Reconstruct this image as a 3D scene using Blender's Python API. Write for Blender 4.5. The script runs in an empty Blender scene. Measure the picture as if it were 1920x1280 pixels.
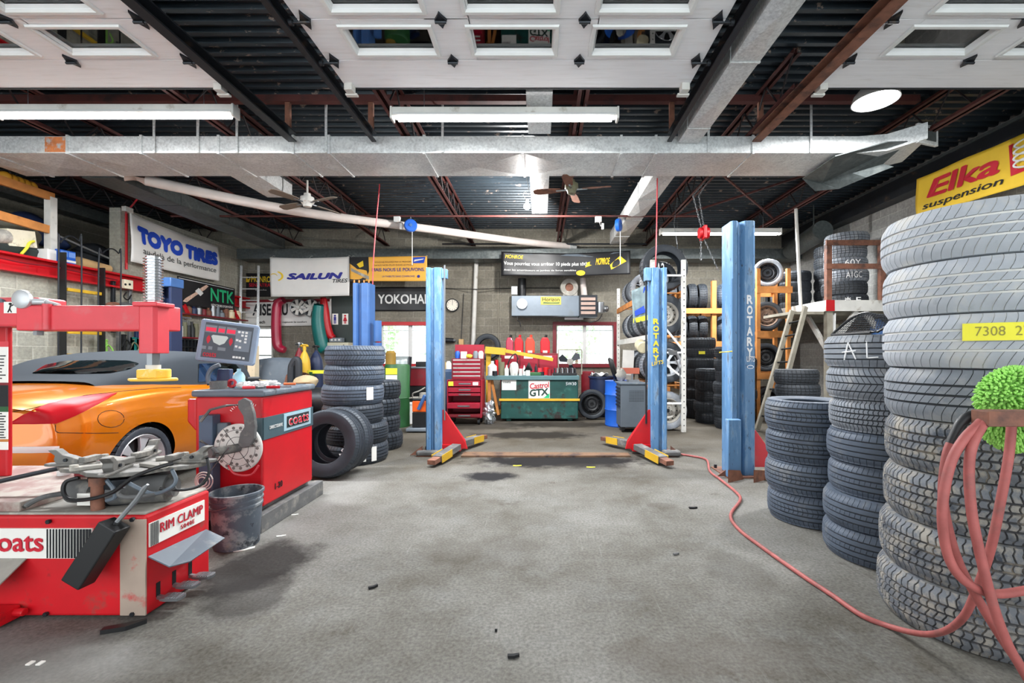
import bpy, bmesh, math, random
from mathutils import Vector, Matrix, Euler
R = math.radians; PI = math.pi; TAU = 2*PI
scene = bpy.context.scene
col = scene.collection
rnd = random.Random(7)

# ------------------------------------------------------------------ camera
FX, CX, CY, CH = 850.0, 1013.0, 664.0, 1.3
cam_d = bpy.data.cameras.new('camera'); cam = bpy.data.objects.new('camera', cam_d); col.objects.link(cam)
cam.location = (0, 0, CH); cam.rotation_euler = (R(90), 0, 0)
cam_d.sensor_width = 36.0; cam_d.lens = FX/1920*36.0
cam_d.shift_x = -(CX-960)/1920; cam_d.shift_y = (CY-640)/1920
cam_d.clip_start = 0.05; cam_d.clip_end = 200
scene.camera = cam
# ------------------------------------------------------------------ world / exposure
w = bpy.data.worlds.new('overcast_sky'); scene.world = w; w.use_nodes = True
bg = w.node_tree.nodes['Background']; bg.inputs[0].default_value = (0.93, 0.97, 1.0, 1); bg.inputs[1].default_value = 1.68
vs = scene.view_settings; vs.view_transform = 'Standard'; vs.look = 'None'; vs.gamma = 1.0; vs.use_curve_mapping = False
vs.exposure = 0.75
def lamp(name, kind, loc, power, color=(1,1,1), size=.2, size_y=None, rot=(0,0,0), parent=None):
    d = bpy.data.lights.new(name, kind); d.energy = power; d.color = color
    if kind == 'AREA':
        d.size = size
        if size_y: d.shape = 'RECTANGLE'; d.size_y = size_y
    else: d.shadow_soft_size = size
    o = bpy.data.objects.new(name, d); col.objects.link(o); o.location = loc; o.rotation_euler = rot
    return o
# added sun behind the building: its bounce off the apron brightens doors and ceiling
sd = bpy.data.lights.new('sun', 'SUN'); sd.energy = 11; sd.angle = R(1); so = bpy.data.objects.new('sun', sd); col.objects.link(so); so.rotation_euler = (R(-30), 0, 0)
# light given off by the fluorescent tubes, the high bay and the bare bulb
lamp('tube_light', 'AREA', (-.39, 5.0, 3.86), 190, (.93,.97,1), 2.3, .1)
lamp('tube_light', 'AREA', (-4.68, 5.0, 3.86), 190, (.93,.97,1), 2.5, .1)
lamp('tube_light', 'AREA', (3.67, 9.26, 3.72), 190, (.95,.98,1), 2.3, .1)
lamp('high_bay_light', 'AREA', (3.66, 4.95, 4.0), 85, (1,1,1), .35)
lamp('bulb_light', 'POINT', (-.235, 8.0, 3.8), 260, (1,.98,.95), .06)

# ------------------------------------------------------------------ helpers
def at(px, py, Y): return Vector(((px-CX)*Y/FX, Y, CH-(py-CY)*Y/FX))
def gp(px, py): return at(px, py, FX*CH/(py-CY))          # a point on the floor
def V(*a): return Vector(a)
ZUP = Vector((0,0,1))
def frame(d, up=ZUP):
    d = d.normalized()
    if abs(d.dot(up)) > .99: up = Vector((0,1,0))
    x = d.cross(up).normalized(); y = x.cross(d).normalized()
    return x, y, d

class MB:
    def __init__(s): s.v = []; s.f = []; s.m = []; s.mi = 0
    def add(s, vs, fs, xf=None):
        o = len(s.v)
        if xf is not None: vs = [xf @ Vector(p) for p in vs]
        s.v += [tuple(p) for p in vs]; s.f += [tuple(i+o for i in f) for f in fs]; s.m += [s.mi]*len(fs)
        return s
    def box(s, x0, x1, y0, y1, z0, z1, xf=None):
        v = [(x0,y0,z0),(x1,y0,z0),(x1,y1,z0),(x0,y1,z0),(x0,y0,z1),(x1,y0,z1),(x1,y1,z1),(x0,y1,z1)]
        return s.add(v, [(3,2,1,0),(4,5,6,7),(0,1,5,4),(1,2,6,5),(2,3,7,6),(3,0,4,7)], xf)
    def cbox(s, c, sz, rot=None):
        xf = Matrix.Translation(c)
        if rot is not None: xf = xf @ (rot.to_4x4() if isinstance(rot, Matrix) else Euler(rot).to_matrix().to_4x4())
        a, b, d = sz[0]/2, sz[1]/2, sz[2]/2
        return s.box(-a, a, -b, b, -d, d, xf)
    def bar(s, p, q, w, h, up=ZUP):
        p = Vector(p); q = Vector(q); x, y, d = frame(q-p, up)
        v = []
        for c in (p, q):
            for a, b in ((-1,-1),(1,-1),(1,1),(-1,1)): v.append(c + x*(a*w/2) + y*(b*h/2))
        return s.add(v, [(3,2,1,0),(4,5,6,7),(0,1,5,4),(1,2,6,5),(2,3,7,6),(3,0,4,7)])
    def cyl(s, p, q, r, r2=None, n=16, cap=True):
        p = Vector(p); q = Vector(q); r2 = r if r2 is None else r2
        x, y, d = frame(q-p); v = []
        for c, rr in ((p, r), (q, r2)):
            for i in range(n):
                a = TAU*i/n; v.append(c + (x*math.cos(a)+y*math.sin(a))*rr)
        f = [(i, (i+1)%n, n+(i+1)%n, n+i) for i in range(n)]
        if cap: f += [tuple(range(n-1,-1,-1)), tuple(range(n, 2*n))]
        return s.add(v, f)
    def tube(s, pts, r, n=8, smooth=0, closed=False, cap=True):
        pts = [Vector(p) for p in pts]
        if smooth: pts = spline(pts, smooth, closed)
        rr = r if isinstance(r, (list, tuple)) else [r]*len(pts)
        if len(rr) != len(pts): rr = [rr[min(len(rr)-1, int(i*len(rr)/len(pts)))] for i in range(len(pts))]
        v = []; N = len(pts); px = None
        for i, p in enumerate(pts):
            if closed: d = pts[(i+1)%N]-pts[i-1]
            else: d = pts[min(i+1,N-1)]-pts[max(i-1,0)]
            if d.length < 1e-9: d = Vector((0,0,1))
            d.normalize()
            if px is None: x, y, _ = frame(d)
            else:
                x = (px - d*px.dot(d))
                if x.length < 1e-6: x, y, _ = frame(d)
                x.normalize(); y = d.cross(x)
            px = x
            for k in range(n):
                a = TAU*k/n; v.append(p + (x*math.cos(a)+y*math.sin(a))*rr[i])
        f = []
        for i in range(N if closed else N-1):
            j = (i+1)%N
            for k in range(n): f.append((i*n+k, i*n+(k+1)%n, j*n+(k+1)%n, j*n+k))
        if cap and not closed: f += [tuple(range(n-1,-1,-1)), tuple((N-1)*n+k for k in range(n))]
        return s.add(v, f)
    def lathe(s, prof, n=32, xf=None, closed=False):
        v = []; m = len(prof)
        for i in range(n):
            a = TAU*i/n; c, sn = math.cos(a), math.sin(a)
            for r, z in prof: v.append((r*c, r*sn, z))
        f = []
        for i in range(n):
            j = (i+1)%n
            for k in range(m if closed else m-1):
                l = (k+1)%m; f.append((i*m+k, j*m+k, j*m+l, i*m+l))
        return s.add(v, f, xf)
    def prism(s, poly, o, u, w, d):
        """polygon (a,b) -> o + u*a + w*b, pushed along d"""
        o = Vector(o); u = Vector(u); w = Vector(w); d = Vector(d); n = len(poly)
        v = [o+u*a+w*b for a, b in poly] + [o+u*a+w*b+d for a, b in poly]
        f = [(i, (i+1)%n, n+(i+1)%n, n+i) for i in range(n)] + [tuple(range(n-1,-1,-1)), tuple(range(n, 2*n))]
        return s.add(v, f)
    def grid(s, fn, nu, nv, closeu=False, thick=0):
        v = [fn(i/nu, j/nv) for i in range(nu+1) for j in range(nv+1)]
        f = [(i*(nv+1)+j, (i+1)*(nv+1)+j, (i+1)*(nv+1)+j+1, i*(nv+1)+j+1) for i in range(nu) for j in range(nv)]
        return s.add(v, f)
    def ball(s, c, r, nu=16, nv=10, noise=0, rg=None):
        r = r if isinstance(r, (tuple, list)) else (r, r, r); c = Vector(c); v = []
        for j in range(nv+1):
            t = PI*j/nv
            for i in range(nu):
                a = TAU*i/nu; k = 1 + (rg.uniform(-noise, noise) if (noise and 0 < j < nv) else 0)
                v.append(c + Vector((r[0]*math.sin(t)*math.cos(a)*k, r[1]*math.sin(t)*math.sin(a)*k, r[2]*math.cos(t)*k)))
        f = [(j*nu+i, (j+1)*nu+i, (j+1)*nu+(i+1)%nu, j*nu+(i+1)%nu) for j in range(nv) for i in range(nu)]
        return s.add(v, f)
    def text(s, txt, fn, bold=0.0, shear=0.0, spacing=1.0, box=None):
        """letters filling the unit square; fn(a, b) -> point of the surface"""
        vs, fs, Wd, Hd = glyphs(txt, shear, spacing)
        x0, y0, x1, y1 = box or (0, 0, 1, 1); h = 1e-3
        offs = [(0, 0)]+([(math.cos(k*PI/4), math.sin(k*PI/4)) for k in range(8)] if bold > .005 else [])
        px, py = bold*.55/Wd, bold*.55/Hd
        for k, (dx, dy) in enumerate(offs):       # heavier strokes: slightly shifted layers
            pts = []
            for a, b in vs:
                a = x0+(x1-x0)*((a*(1-2*px)+px)+dx*px); b = y0+(y1-y0)*((b*(1-2*py)+py)+dy*py)
                p = Vector(fn(a, b))
                if k:
                    n = (Vector(fn(a+h, b))-p).cross(Vector(fn(a, b+h))-p)
                    if n.length > 1e-12: p = p + n.normalized()*(.00035*k)
                pts.append(p)
            s.add(pts, fs)
        return s
    def build(s, name, mat, parent=None, smooth=35, bev=0, seg=2, loc=None, solid=0, sub=0):
        me = bpy.data.meshes.new(name)
        off = wloc(parent) if parent is not None else (Vector(loc) if loc is not None else Vector((0,0,0)))
        me.from_pydata([Vector(p)-off for p in s.v], [], s.f)
        mats = mat if isinstance(mat, (list, tuple)) else [mat]
        for m in mats: me.materials.append(m)
        if len(mats) > 1:
            for p, i in zip(me.polygons, s.m): p.material_index = i
        bm = bmesh.new(); bm.from_mesh(me)
        bmesh.ops.remove_doubles(bm, verts=bm.verts, dist=1e-5)
        bmesh.ops.recalc_face_normals(bm, faces=bm.faces); bm.to_mesh(me); bm.free()
        if smooth:
            me.shade_smooth(); me.set_sharp_from_angle(angle=R(smooth))
        o = bpy.data.objects.new(name, me); col.objects.link(o)
        if parent is not None: o.parent = parent
        elif loc is not None: o.location = loc
        if solid:
            md = o.modifiers.new('solid', 'SOLIDIFY'); md.thickness = solid; md.offset = 0
        if bev:
            md = o.modifiers.new('bevel', 'BEVEL'); md.width = bev; md.segments = seg; md.limit_method = 'ANGLE'; md.angle_limit = R(40)
        if sub:
            md = o.modifiers.new('sub', 'SUBSURF'); md.levels = sub; md.render_levels = sub
        return o
def wloc(o):
    p = Vector(o.location)
    while o.parent is not None: o = o.parent; p += Vector(o.location)
    return p
def spline(pts, k, closed=False):
    out = []; N = len(pts)
    for i in range(N if closed else N-1):
        if closed: a, b, c, d = pts[i-1], pts[i], pts[(i+1)%N], pts[(i+2)%N]
        else: a, b, c, d = pts[max(i-1,0)], pts[i], pts[i+1], pts[min(i+2,N-1)]
        for j in range(k):
            t = j/k
            out.append(.5*((2*b)+(c-a)*t+(2*a-5*b+4*c-d)*t*t+(3*b-3*c+d-a)*t**3))
    if not closed: out.append(pts[-1])
    return out
_gl = {}
def glyphs(txt, shear, spacing):
    k = (txt, shear, spacing)
    if k in _gl: return _gl[k]
    cu = bpy.data.curves.new('t', 'FONT'); cu.body = txt; cu.shear = shear; cu.space_character = spacing
    cu.resolution_u = 3; cu.fill_mode = 'FRONT'
    o = bpy.data.objects.new('t', cu)
    me = bpy.data.meshes.new_from_object(o)
    vs = [(p.co.x, p.co.y) for p in me.vertices]; fs = [tuple(p.vertices) for p in me.polygons]
    bpy.data.objects.remove(o); bpy.data.curves.remove(cu); bpy.data.meshes.remove(me)
    x0 = min(v[0] for v in vs); x1 = max(v[0] for v in vs); y0 = min(v[1] for v in vs); y1 = max(v[1] for v in vs)
    vs = [((a-x0)/(x1-x0), (b-y0)/(y1-y0)) for a, b in vs]
    _gl[k] = (vs, fs, x1-x0, y1-y0); return _gl[k]
def plane_fn(o, u, v, eps=.002):
    o = Vector(o); u = Vector(u); v = Vector(v); n = u.cross(v).normalized()*eps
    return lambda a, b: o+u*a+v*b+n
def ids(o, label, cat, group=None, kind=None):
    o['label'] = label; o['category'] = cat
    if group: o['group'] = group
    if kind: o['kind'] = kind
    return o
def thing(name, label, cat, loc=(0,0,0), group=None):
    o = bpy.data.objects.new(name, None); col.objects.link(o); o.location = loc; o.empty_display_size = .1
    return ids(o, label, cat, group)
def one(name, mb, mat, label, cat, group=None, loc=None, **kw):
    if loc is None:
        xs = [p[0] for p in mb.v]; ys = [p[1] for p in mb.v]; zs = [p[2] for p in mb.v]
        loc = ((min(xs)+max(xs))/2, (min(ys)+max(ys))/2, min(zs))
    return ids(mb.build(name, mat, None, loc=loc, **kw), label, cat, group)
def struct(o): o['kind'] = 'structure'; return o
def dup(root, label, loc=None, rot=None, group=None):
    def cp(o, par):
        c = o.copy(); col.objects.link(c); c.parent = par
        for ch in list(o.children): cp(ch, c)
        return c
    r = cp(root, None); r['label'] = label
    if group: r['group'] = group
    if loc is not None: r.location = loc
    if rot is not None: r.rotation_euler = rot
    return r

# ------------------------------------------------------------------ materials
def lin(c):
    c = [x/255 for x in c]
    return tuple(x/12.92 if x <= .04045 else ((x+.055)/1.055)**2.4 for x in c) + (1.0,)
def nd(nt, t, **kw):
    n = nt.nodes.new(t)
    for k, v in kw.items(): setattr(n, k, v)
    return n
def ramp(nt, src, a, b):
    r = nd(nt, 'ShaderNodeMapRange'); r.clamp = True
    r.inputs[1].default_value = a; r.inputs[2].default_value = b
    nt.links.new(src, r.inputs[0]); return r.outputs[0]
def mixc(nt, fac, a, b, mode='MIX'):
    m = nd(nt, 'ShaderNodeMix', data_type='RGBA', blend_type=mode)
    for sock, val in ((m.inputs[0], fac), (m.inputs[6], a), (m.inputs[7], b)):
        if isinstance(val, bpy.types.NodeSocket): nt.links.new(val, sock)
        elif isinstance(val, (int, float)): sock.default_value = val
        else: sock.default_value = val
    return m.outputs[2]
def noise(nt, vec, scale, detail=4, rough=.6):
    n = nd(nt, 'ShaderNodeTexNoise'); n.inputs['Scale'].default_value = scale
    n.inputs['Detail'].default_value = detail; n.inputs['Roughness'].default_value = rough
    nt.links.new(vec, n.inputs['Vector']); return n.outputs[0]
_mats = {}
def mat(name, c, rough=.5, metal=0.0, var=.12, vscale=3.0, dirt=(), bump=None, coat=0, emit=0, spec=.5, stretch=None):
    """dirt: list of (colour, lo, hi, scale) noise-shaped layers"""
    if name in _mats: return _mats[name]
    m = bpy.data.materials.new(name); m.use_nodes = True; nt = m.node_tree; b = nt.nodes['Principled BSDF']
    tc = nd(nt, 'ShaderNodeTexCoord'); vec = tc.outputs['Object']
    if stretch:
        mp = nd(nt, 'ShaderNodeMapping'); mp.inputs['Scale'].default_value = stretch
        nt.links.new(vec, mp.inputs[0]); vec = mp.outputs[0]
    base = lin(c)
    out = base
    if var:
        f = ramp(nt, noise(nt, vec, vscale), .3, .7)
        lo = tuple(x*(1-var) for x in base[:3])+(1,); hi = tuple(min(1, x*(1+var)) for x in base[:3])+(1,)
        out = mixc(nt, f, lo, hi)
    for dc, lo, hi, sc in dirt:
        f = ramp(nt, noise(nt, vec, sc, 6, .65), lo, hi); out = mixc(nt, f, out, lin(dc))
    if isinstance(out, bpy.types.NodeSocket): nt.links.new(out, b.inputs['Base Color'])
    else: b.inputs['Base Color'].default_value = out
    b.inputs['Roughness'].default_value = rough; b.inputs['Metallic'].default_value = metal
    b.inputs['Specular IOR Level'].default_value = spec
    b.inputs['Coat Weight'].default_value = coat; b.inputs['Coat Roughness'].default_value = .05
    if bump:
        bn = nd(nt, 'ShaderNodeBump'); bn.inputs['Strength'].default_value = bump[1]; bn.inputs['Distance'].default_value = .01
        nt.links.new(noise(nt, vec, bump[0], 5), bn.inputs['Height']); nt.links.new(bn.outputs[0], b.inputs['Normal'])
    if emit:
        b.inputs['Emission Color'].default_value = base; b.inputs['Emission Strength'].default_value = emit
    _mats[name] = m; return m
def glassmat(name, tint, refl=.12, rough=.02):
    m = bpy.data.materials.new(name); m.use_nodes = True; nt = m.node_tree
    for n in list(nt.nodes):
        if n.type == 'BSDF_PRINCIPLED': nt.nodes.remove(n)
    t = nd(nt, 'ShaderNodeBsdfTransparent'); t.inputs[0].default_value = tint
    g = nd(nt, 'ShaderNodeBsdfGlossy'); g.inputs['Roughness'].default_value = rough
    x = nd(nt, 'ShaderNodeMixShader'); fr = nd(nt, 'ShaderNodeFresnel'); fr.inputs[0].default_value = 1.45
    ad = nd(nt, 'ShaderNodeMath', operation='ADD'); ad.inputs[1].default_value = refl
    nt.links.new(fr.outputs[0], ad.inputs[0]); nt.links.new(ad.outputs[0], x.inputs[0])
    nt.links.new(t.outputs[0], x.inputs[1]); nt.links.new(g.outputs[0], x.inputs[2])
    nt.links.new(x.outputs[0], nt.nodes['Material Output'].inputs[0]); return m
def blockmat(name, c1, c2, mortar, swap, stain, dirt2=None):
    m = bpy.data.materials.new(name); m.use_nodes = True; nt = m.node_tree; b = nt.nodes['Principled BSDF']
    tc = nd(nt, 'ShaderNodeTexCoord'); sp = nd(nt, 'ShaderNodeSeparateXYZ'); cb = nd(nt, 'ShaderNodeCombineXYZ')
    nt.links.new(tc.outputs['Object'], sp.inputs[0])
    nt.links.new(sp.outputs[1 if swap else 0], cb.inputs[0]); nt.links.new(sp.outputs[2], cb.inputs[1])
    br = nd(nt, 'ShaderNodeTexBrick'); br.offset = .5
    br.inputs['Color1'].default_value = lin(c1); br.inputs['Color2'].default_value = lin(c2); br.inputs['Mortar'].default_value = lin(mortar)
    br.inputs['Scale'].default_value = 1; br.inputs['Mortar Size'].default_value = .006; br.inputs['Mortar Smooth'].default_value = .3
    br.inputs['Brick Width'].default_value = .406; br.inputs['Row Height'].default_value = .203
    nt.links.new(cb.outputs[0], br.inputs['Vector'])
    f = ramp(nt, noise(nt, tc.outputs['Object'], .9, 6, .7), .42, .72)
    out = mixc(nt, f, br.outputs['Color'], lin(stain))
    f2 = ramp(nt, noise(nt, tc.outputs['Object'], 22, 5), .3, .75); out = mixc(nt, .35, out, mixc(nt, f2, lin((70,68,62)), lin((205,202,194))), 'OVERLAY')
    nt.links.new(out, b.inputs['Base Color']); b.inputs['Roughness'].default_value = .9
    bn = nd(nt, 'ShaderNodeBump'); bn.inputs['Strength'].default_value = .6; bn.inputs['Distance'].default_value = .012; bn.invert = True
    nt.links.new(br.outputs['Fac'], bn.inputs['Height']); nt.links.new(bn.outputs[0], b.inputs['Normal'])
    return m
M = {}
def dm(k, *a, **kw): M[k] = mat(k, *a, **kw)
dm('black', (22,23,25), .5)
dm('matte_black', (18,19,21), .85)
dm('dark_steel', (44,47,52), .45, .5, dirt=[((95,80,68), .6, .75, 5)])
dm('steel', (140,143,146), .38, .75, dirt=[((90,84,78), .55, .8, 6)])
dm('chrome', (205,208,212), .15, .95)
dm('galv', (206,208,208), .42, .25, var=.25, vscale=38, dirt=[((226,228,226), .5, .75, 5), ((140,110,80), .72, .85, 1.1)], bump=(60,.12))
dm('galv_dark', (86,92,92), .5, .45, var=.25, vscale=20, dirt=[((120,124,122), .55, .75, 4)])
dm('joist', (88,44,40), .7, dirt=[((45,32,32), .5, .7, 2.5)])
dm('joist_dark', (40,34,36), .7)
dm('white', (226,226,224), .55, var=.05)
dm('white_worn', (208,206,200), .6, dirt=[((140,128,110), .58, .75, 5)])
dm('red', (188,8,24), .42, dirt=[((120,60,58), .6, .85, 4)])
dm('red_worn', (200,10,26), .5, dirt=[((118,76,66), .62, .74, 3.2), ((95,40,38), .62, .8, 9)])
dm('pink_red', (214,62,72), .4, dirt=[((190,110,112), .55, .8, 5)])
dm('dark_red', (122,22,34), .5, dirt=[((80,50,48), .55, .75, 6)])
dm('yellow', (212,168,44), .5, dirt=[((120,95,50), .62, .78, 8)])
dm('orange_wood', (196,128,66), .75, var=.25, vscale=4, dirt=[((110,70,42), .6, .8, 3)])
dm('wood', (186,160,124), .75, var=.22, vscale=5)
dm('grey_wood', (150,144,130), .8, var=.2, vscale=8)
dm('rust', (128,84,66), .75, var=.25, vscale=9, dirt=[((70,52,48), .5, .7, 6)])
dm('lift_blue', (92,134,176), .4, var=.16, vscale=2.5, dirt=[((150,178,202), .52, .72, 5), ((74,70,72), .60, .70, 5), ((50,44,44), .62, .68, 22)], stretch=(2.2,2.2,.5))
dm('deep_blue', (60,98,152), .38, var=.15)
dm('blue_plastic', (30,92,190), .4)
dm('navy', (30,44,78), .5)
dm('tank_green', (20,72,66), .5, var=.2, dirt=[((58,110,100), .55, .75, 6), ((44,32,28), .54, .62, 4.0), ((96,60,44), .66, .72, 14)])
dm('green', (36,86,46), .5)
dm('teal', (14,110,106), .4)
dm('grey_plastic', (120,128,136), .5)
dm('panel_grey', (92,102,112), .5, dirt=[((140,140,136), .58, .75, 6)])
dm('dusty', (150,146,138), .75, var=.2, vscale=6, dirt=[((196,190,178), .52, .7, 9)])
dm('dusty_dark', (92,92,92), .7, var=.25, vscale=8, dirt=[((140,136,128), .52, .7, 7)])
dm('cast', (112,110,106), .6, .35, var=.25, dirt=[((164,158,148), .5, .7, 14), ((70,66,62), .6, .72, 9)])
dm('cardboard', (196,160,112), .85)
dm('paper', (235,233,226), .7, var=.03)
dm('ink', (24,26,30), .7, var=0)
dm('chalk', (246,246,246), .9, var=0)
dm('tire_dark', (44,49,55), .62, var=.25, vscale=5, bump=(40,.1))
dm('tire_new', (52,58,66), .5, var=.2, vscale=6)
dm('tire_blue', (78,88,102), .6, var=.2, vscale=4, dirt=[((120,122,124), .56, .75, 5)])
dm('tire_grey', (124,130,138), .72, var=.2, vscale=5, dirt=[((160,160,160), .5, .7, 6)])
dm('tire_pale', (170,175,182), .78, var=.14, vscale=5, dirt=[((192,188,180), .5, .72, 5), ((110,114,120), .6, .8, 12)])
dm('tire_mud', (104,108,114), .78, var=.2, vscale=5, dirt=[((150,145,136), .46, .62, 16), ((58,64,74), .58, .68, 7)])
dm('hose', (158,84,80), .6, var=.2, vscale=14, dirt=[((120,80,76), .55, .75, 9)])
dm('hose_brown', (120,84,74), .65, var=.2, vscale=10)
dm('rubber', (34,35,37), .7)
dm('car_paint', (214,120,10), .28, .35, var=.03, coat=1.0)
dm('soft_top', (29,37,45), .85, var=.08, bump=(220,.15))
dm('tail_red', (176,2,22), .45, coat=0, spec=.25, var=.1)
dm('screen_red', (210,10,60), .4, emit=.25, var=0)
dm('tube_glow', (255,255,255), .5, emit=9, var=0)
dm('bulb_glow', (255,255,255), .5, emit=30, var=0)
dm('banner_white', (226,224,220), .7, var=.04)
dm('banner_yellow', (232,192,50), .65, var=.06)
dm('banner_orange', (240,180,74), .65, var=.1, vscale=1.5)
dm('banner_black', (28,28,31), .45, var=.2)
dm('txt_blue', (24,70,190), .6, var=0)
dm('txt_indigo', (40,44,140), .6, var=0)
dm('txt_red', (200,24,48), .6, var=0)
dm('txt_green', (40,180,120), .6, var=0)
dm('txt_yellow', (236,200,40), .6, var=0)
dm('lime', (156,216,104), .8, var=.12, vscale=12)
dm('label_yellow', (240,232,60), .6, var=.03)
dm('insul', (206,196,190), .8, var=.08)
dm('glare_foliage', (176,204,158), .8, var=.12, vscale=6)  # leaf green paled to imitate the washed-out glare behind the windows
dm('plastic_clear', (128,146,150), .3, var=.35, vscale=6)
dm('bench_blue', (84,116,120), .5)
dm('olive', (110,108,84), .6)
M['pane'] = glassmat('window_glass', (.96,.98,.98,1), .03)
M['door_pane'] = glassmat('door_glass', (.55,.62,.66,1), .05)
M['car_glass'] = glassmat('car_glass', (.45,.55,.56,1), .16)
# concrete floor with oil stains
def floormat():
    m = bpy.data.materials.new('concrete_floor'); m.use_nodes = True; nt = m.node_tree; b = nt.nodes['Principled BSDF']
    tc = nd(nt, 'ShaderNodeTexCoord'); vec = tc.outputs['Object']
    a = ramp(nt, noise(nt, vec, .8, 8, .66), .36, .62)
    out = mixc(nt, a, lin((97,93,85)), lin((134,132,127)))
    f = ramp(nt, noise(nt, vec, 2.3, 8, .7), .5, .78); out = mixc(nt, f, out, lin((130,129,126)))
    f = ramp(nt, noise(nt, vec, 1.7, 7, .7), .62, .74); out = mixc(nt, f, out, lin((78,72,62)))
    f = ramp(nt, noise(nt, vec, 60, 3), .3, .7); out = mixc(nt, .5, out, mixc(nt, f, lin((70,70,70)), lin((190,190,190))), 'OVERLAY')
    # scratches
    mp = nd(nt, 'ShaderNodeMapping'); mp.inputs['Scale'].default_value = (26, 1.3, 1); nt.links.new(vec, mp.inputs[0])
    f = ramp(nt, noise(nt, mp.outputs[0], 1.6, 5, .7), .62, .72); out = mixc(nt, mathmul(nt, f, .35), out, lin((150,149,146)))
    # darker, browner floor worn with oil towards the work bay
    sp = nd(nt, 'ShaderNodeSeparateXYZ'); nt.links.new(vec, sp.inputs[0])
    wob = noise(nt, vec, 1.4, 6, .65)
    ad = nd(nt, 'ShaderNodeMath', operation='MULTIPLY_ADD'); nt.links.new(wob, ad.inputs[0]); ad.inputs[1].default_value = 2.4; nt.links.new(sp.outputs[1], ad.inputs[2])
    out = mixc(nt, mathmul(nt, ramp(nt, ad.outputs[0], 5.2, 8.2), .6), out, lin((74,65,52)))
    for x, y, rx, ry, s, c in [(.25,5.55,1.15,.36,.95,(24,23,25)),(-.55,4.83,.30,.19,.95,(28,28,31)),(-.1,7.3,.95,.36,.85,(30,27,25)),(.6,5.25,.5,.16,.4,(58,54,50)),
                               (1.05,3.9,.16,.1,.35,(70,64,56)),(-1.75,2.80,.3,.4,.8,(34,32,32)),(-1.55,2.45,.22,.26,.6,(44,41,40)),(.75,1.95,.5,.15,.3,(84,76,68)),(-1.1,8.3,1.2,.5,.6,(34,30,26)),(.4,8.4,1.2,.35,.7,(30,27,24)),(-.35,3.0,.5,.25,.25,(70,64,56)),(1.2,2.7,.2,.3,.3,(64,60,54))]:
        mp = nd(nt, 'ShaderNodeMapping'); mp.vector_type = 'POINT'
        mp.inputs['Location'].default_value = (-x/rx, -y/ry, 0); mp.inputs['Scale'].default_value = (1/rx, 1/ry, 0); nt.links.new(vec, mp.inputs[0])
        ln = nd(nt, 'ShaderNodeVectorMath', operation='LENGTH'); nt.links.new(mp.outputs[0], ln.inputs[0])
        ad = nd(nt, 'ShaderNodeMath', operation='MULTIPLY_ADD'); nt.links.new(noise(nt, vec, 3.2, 6, .65), ad.inputs[0]); ad.inputs[1].default_value = 1.5; nt.links.new(ln.outputs['Value'], ad.inputs[2])
        out = mixc(nt, mathmul(nt, ramp(nt, ad.outputs[0], 1.85, 1.45), s), out, lin(c))
    for x, y, rx, ry, s in [(-2.0,3.35,.4,.25,.3),(-2.3,1.9,.8,.22,.45),(-1.85,4.3,.25,.5,.3)]:
        mp = nd(nt, 'ShaderNodeMapping'); mp.inputs['Location'].default_value = (-x/rx, -y/ry, 0); mp.inputs['Scale'].default_value = (1/rx, 1/ry, 0); nt.links.new(vec, mp.inputs[0])
        ln = nd(nt, 'ShaderNodeVectorMath', operation='LENGTH'); nt.links.new(mp.outputs[0], ln.inputs[0])
        ad = nd(nt, 'ShaderNodeMath', operation='MULTIPLY_ADD'); nt.links.new(noise(nt, vec, 5, 6, .7), ad.inputs[0]); ad.inputs[1].default_value = 1.2; nt.links.new(ln.outputs['Value'], ad.inputs[2])
        out = mixc(nt, mathmul(nt, ramp(nt, ad.outputs[0], 1.7, 1.1), s), out, lin((150,149,146)))
    nt.links.new(out, b.inputs['Base Color']); b.inputs['Roughness'].default_value = .75; b.inputs['Specular IOR Level'].default_value = .1
    bn = nd(nt, 'ShaderNodeBump'); bn.inputs['Strength'].default_value = .12; bn.inputs['Distance'].default_value = .01
    nt.links.new(noise(nt, vec, 30, 6), bn.inputs['Height']); nt.links.new(bn.outputs[0], b.inputs['Normal'])
    return m
def mathmul(nt, a, k):
    n = nd(nt, 'ShaderNodeMath', operation='MULTIPLY'); nt.links.new(a, n.inputs[0]); n.inputs[1].default_value = k; return n.outputs[0]
M['floor'] = floormat()
M['block_back'] = blockmat('block_wall_back', (150,145,132), (132,127,116), (172,168,158), False, (112,106,96))
M['block_right'] = blockmat('block_wall_right', (172,172,170), (156,156,154), (198,198,195), True, (140,138,136))
M['block_left'] = blockmat('block_wall_left', (180,178,167), (166,164,153), (208,206,197), True, (160,156,142))
M['deck'] = mat('roof_deck', (44,54,62), .45, .25, var=.2, dirt=[((160,142,130), .615, .665, 6)], stretch=(1, 3, 1))
M['door_white'] = mat('door_white', (240,240,242), .5, var=.04, vscale=2, dirt=[((216,214,210), .55, .8, 2.2)], stretch=(1, 14, 6), bump=(12,.1))
# ================================================================== the setting
b = MB(); b.box(-11.2, 6.6, -2.5, 11.8, -.15, 0); struct(b.build('floor', M['floor'], smooth=0))
b = MB(); b.box(-40, 40, -40, -2.5, -.2, -.04); b.box(-40, 40, 11.8, 60, -.2, -.04)
struct(b.build('ground', mat('apron', (204,213,216), .9), smooth=0))
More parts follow.
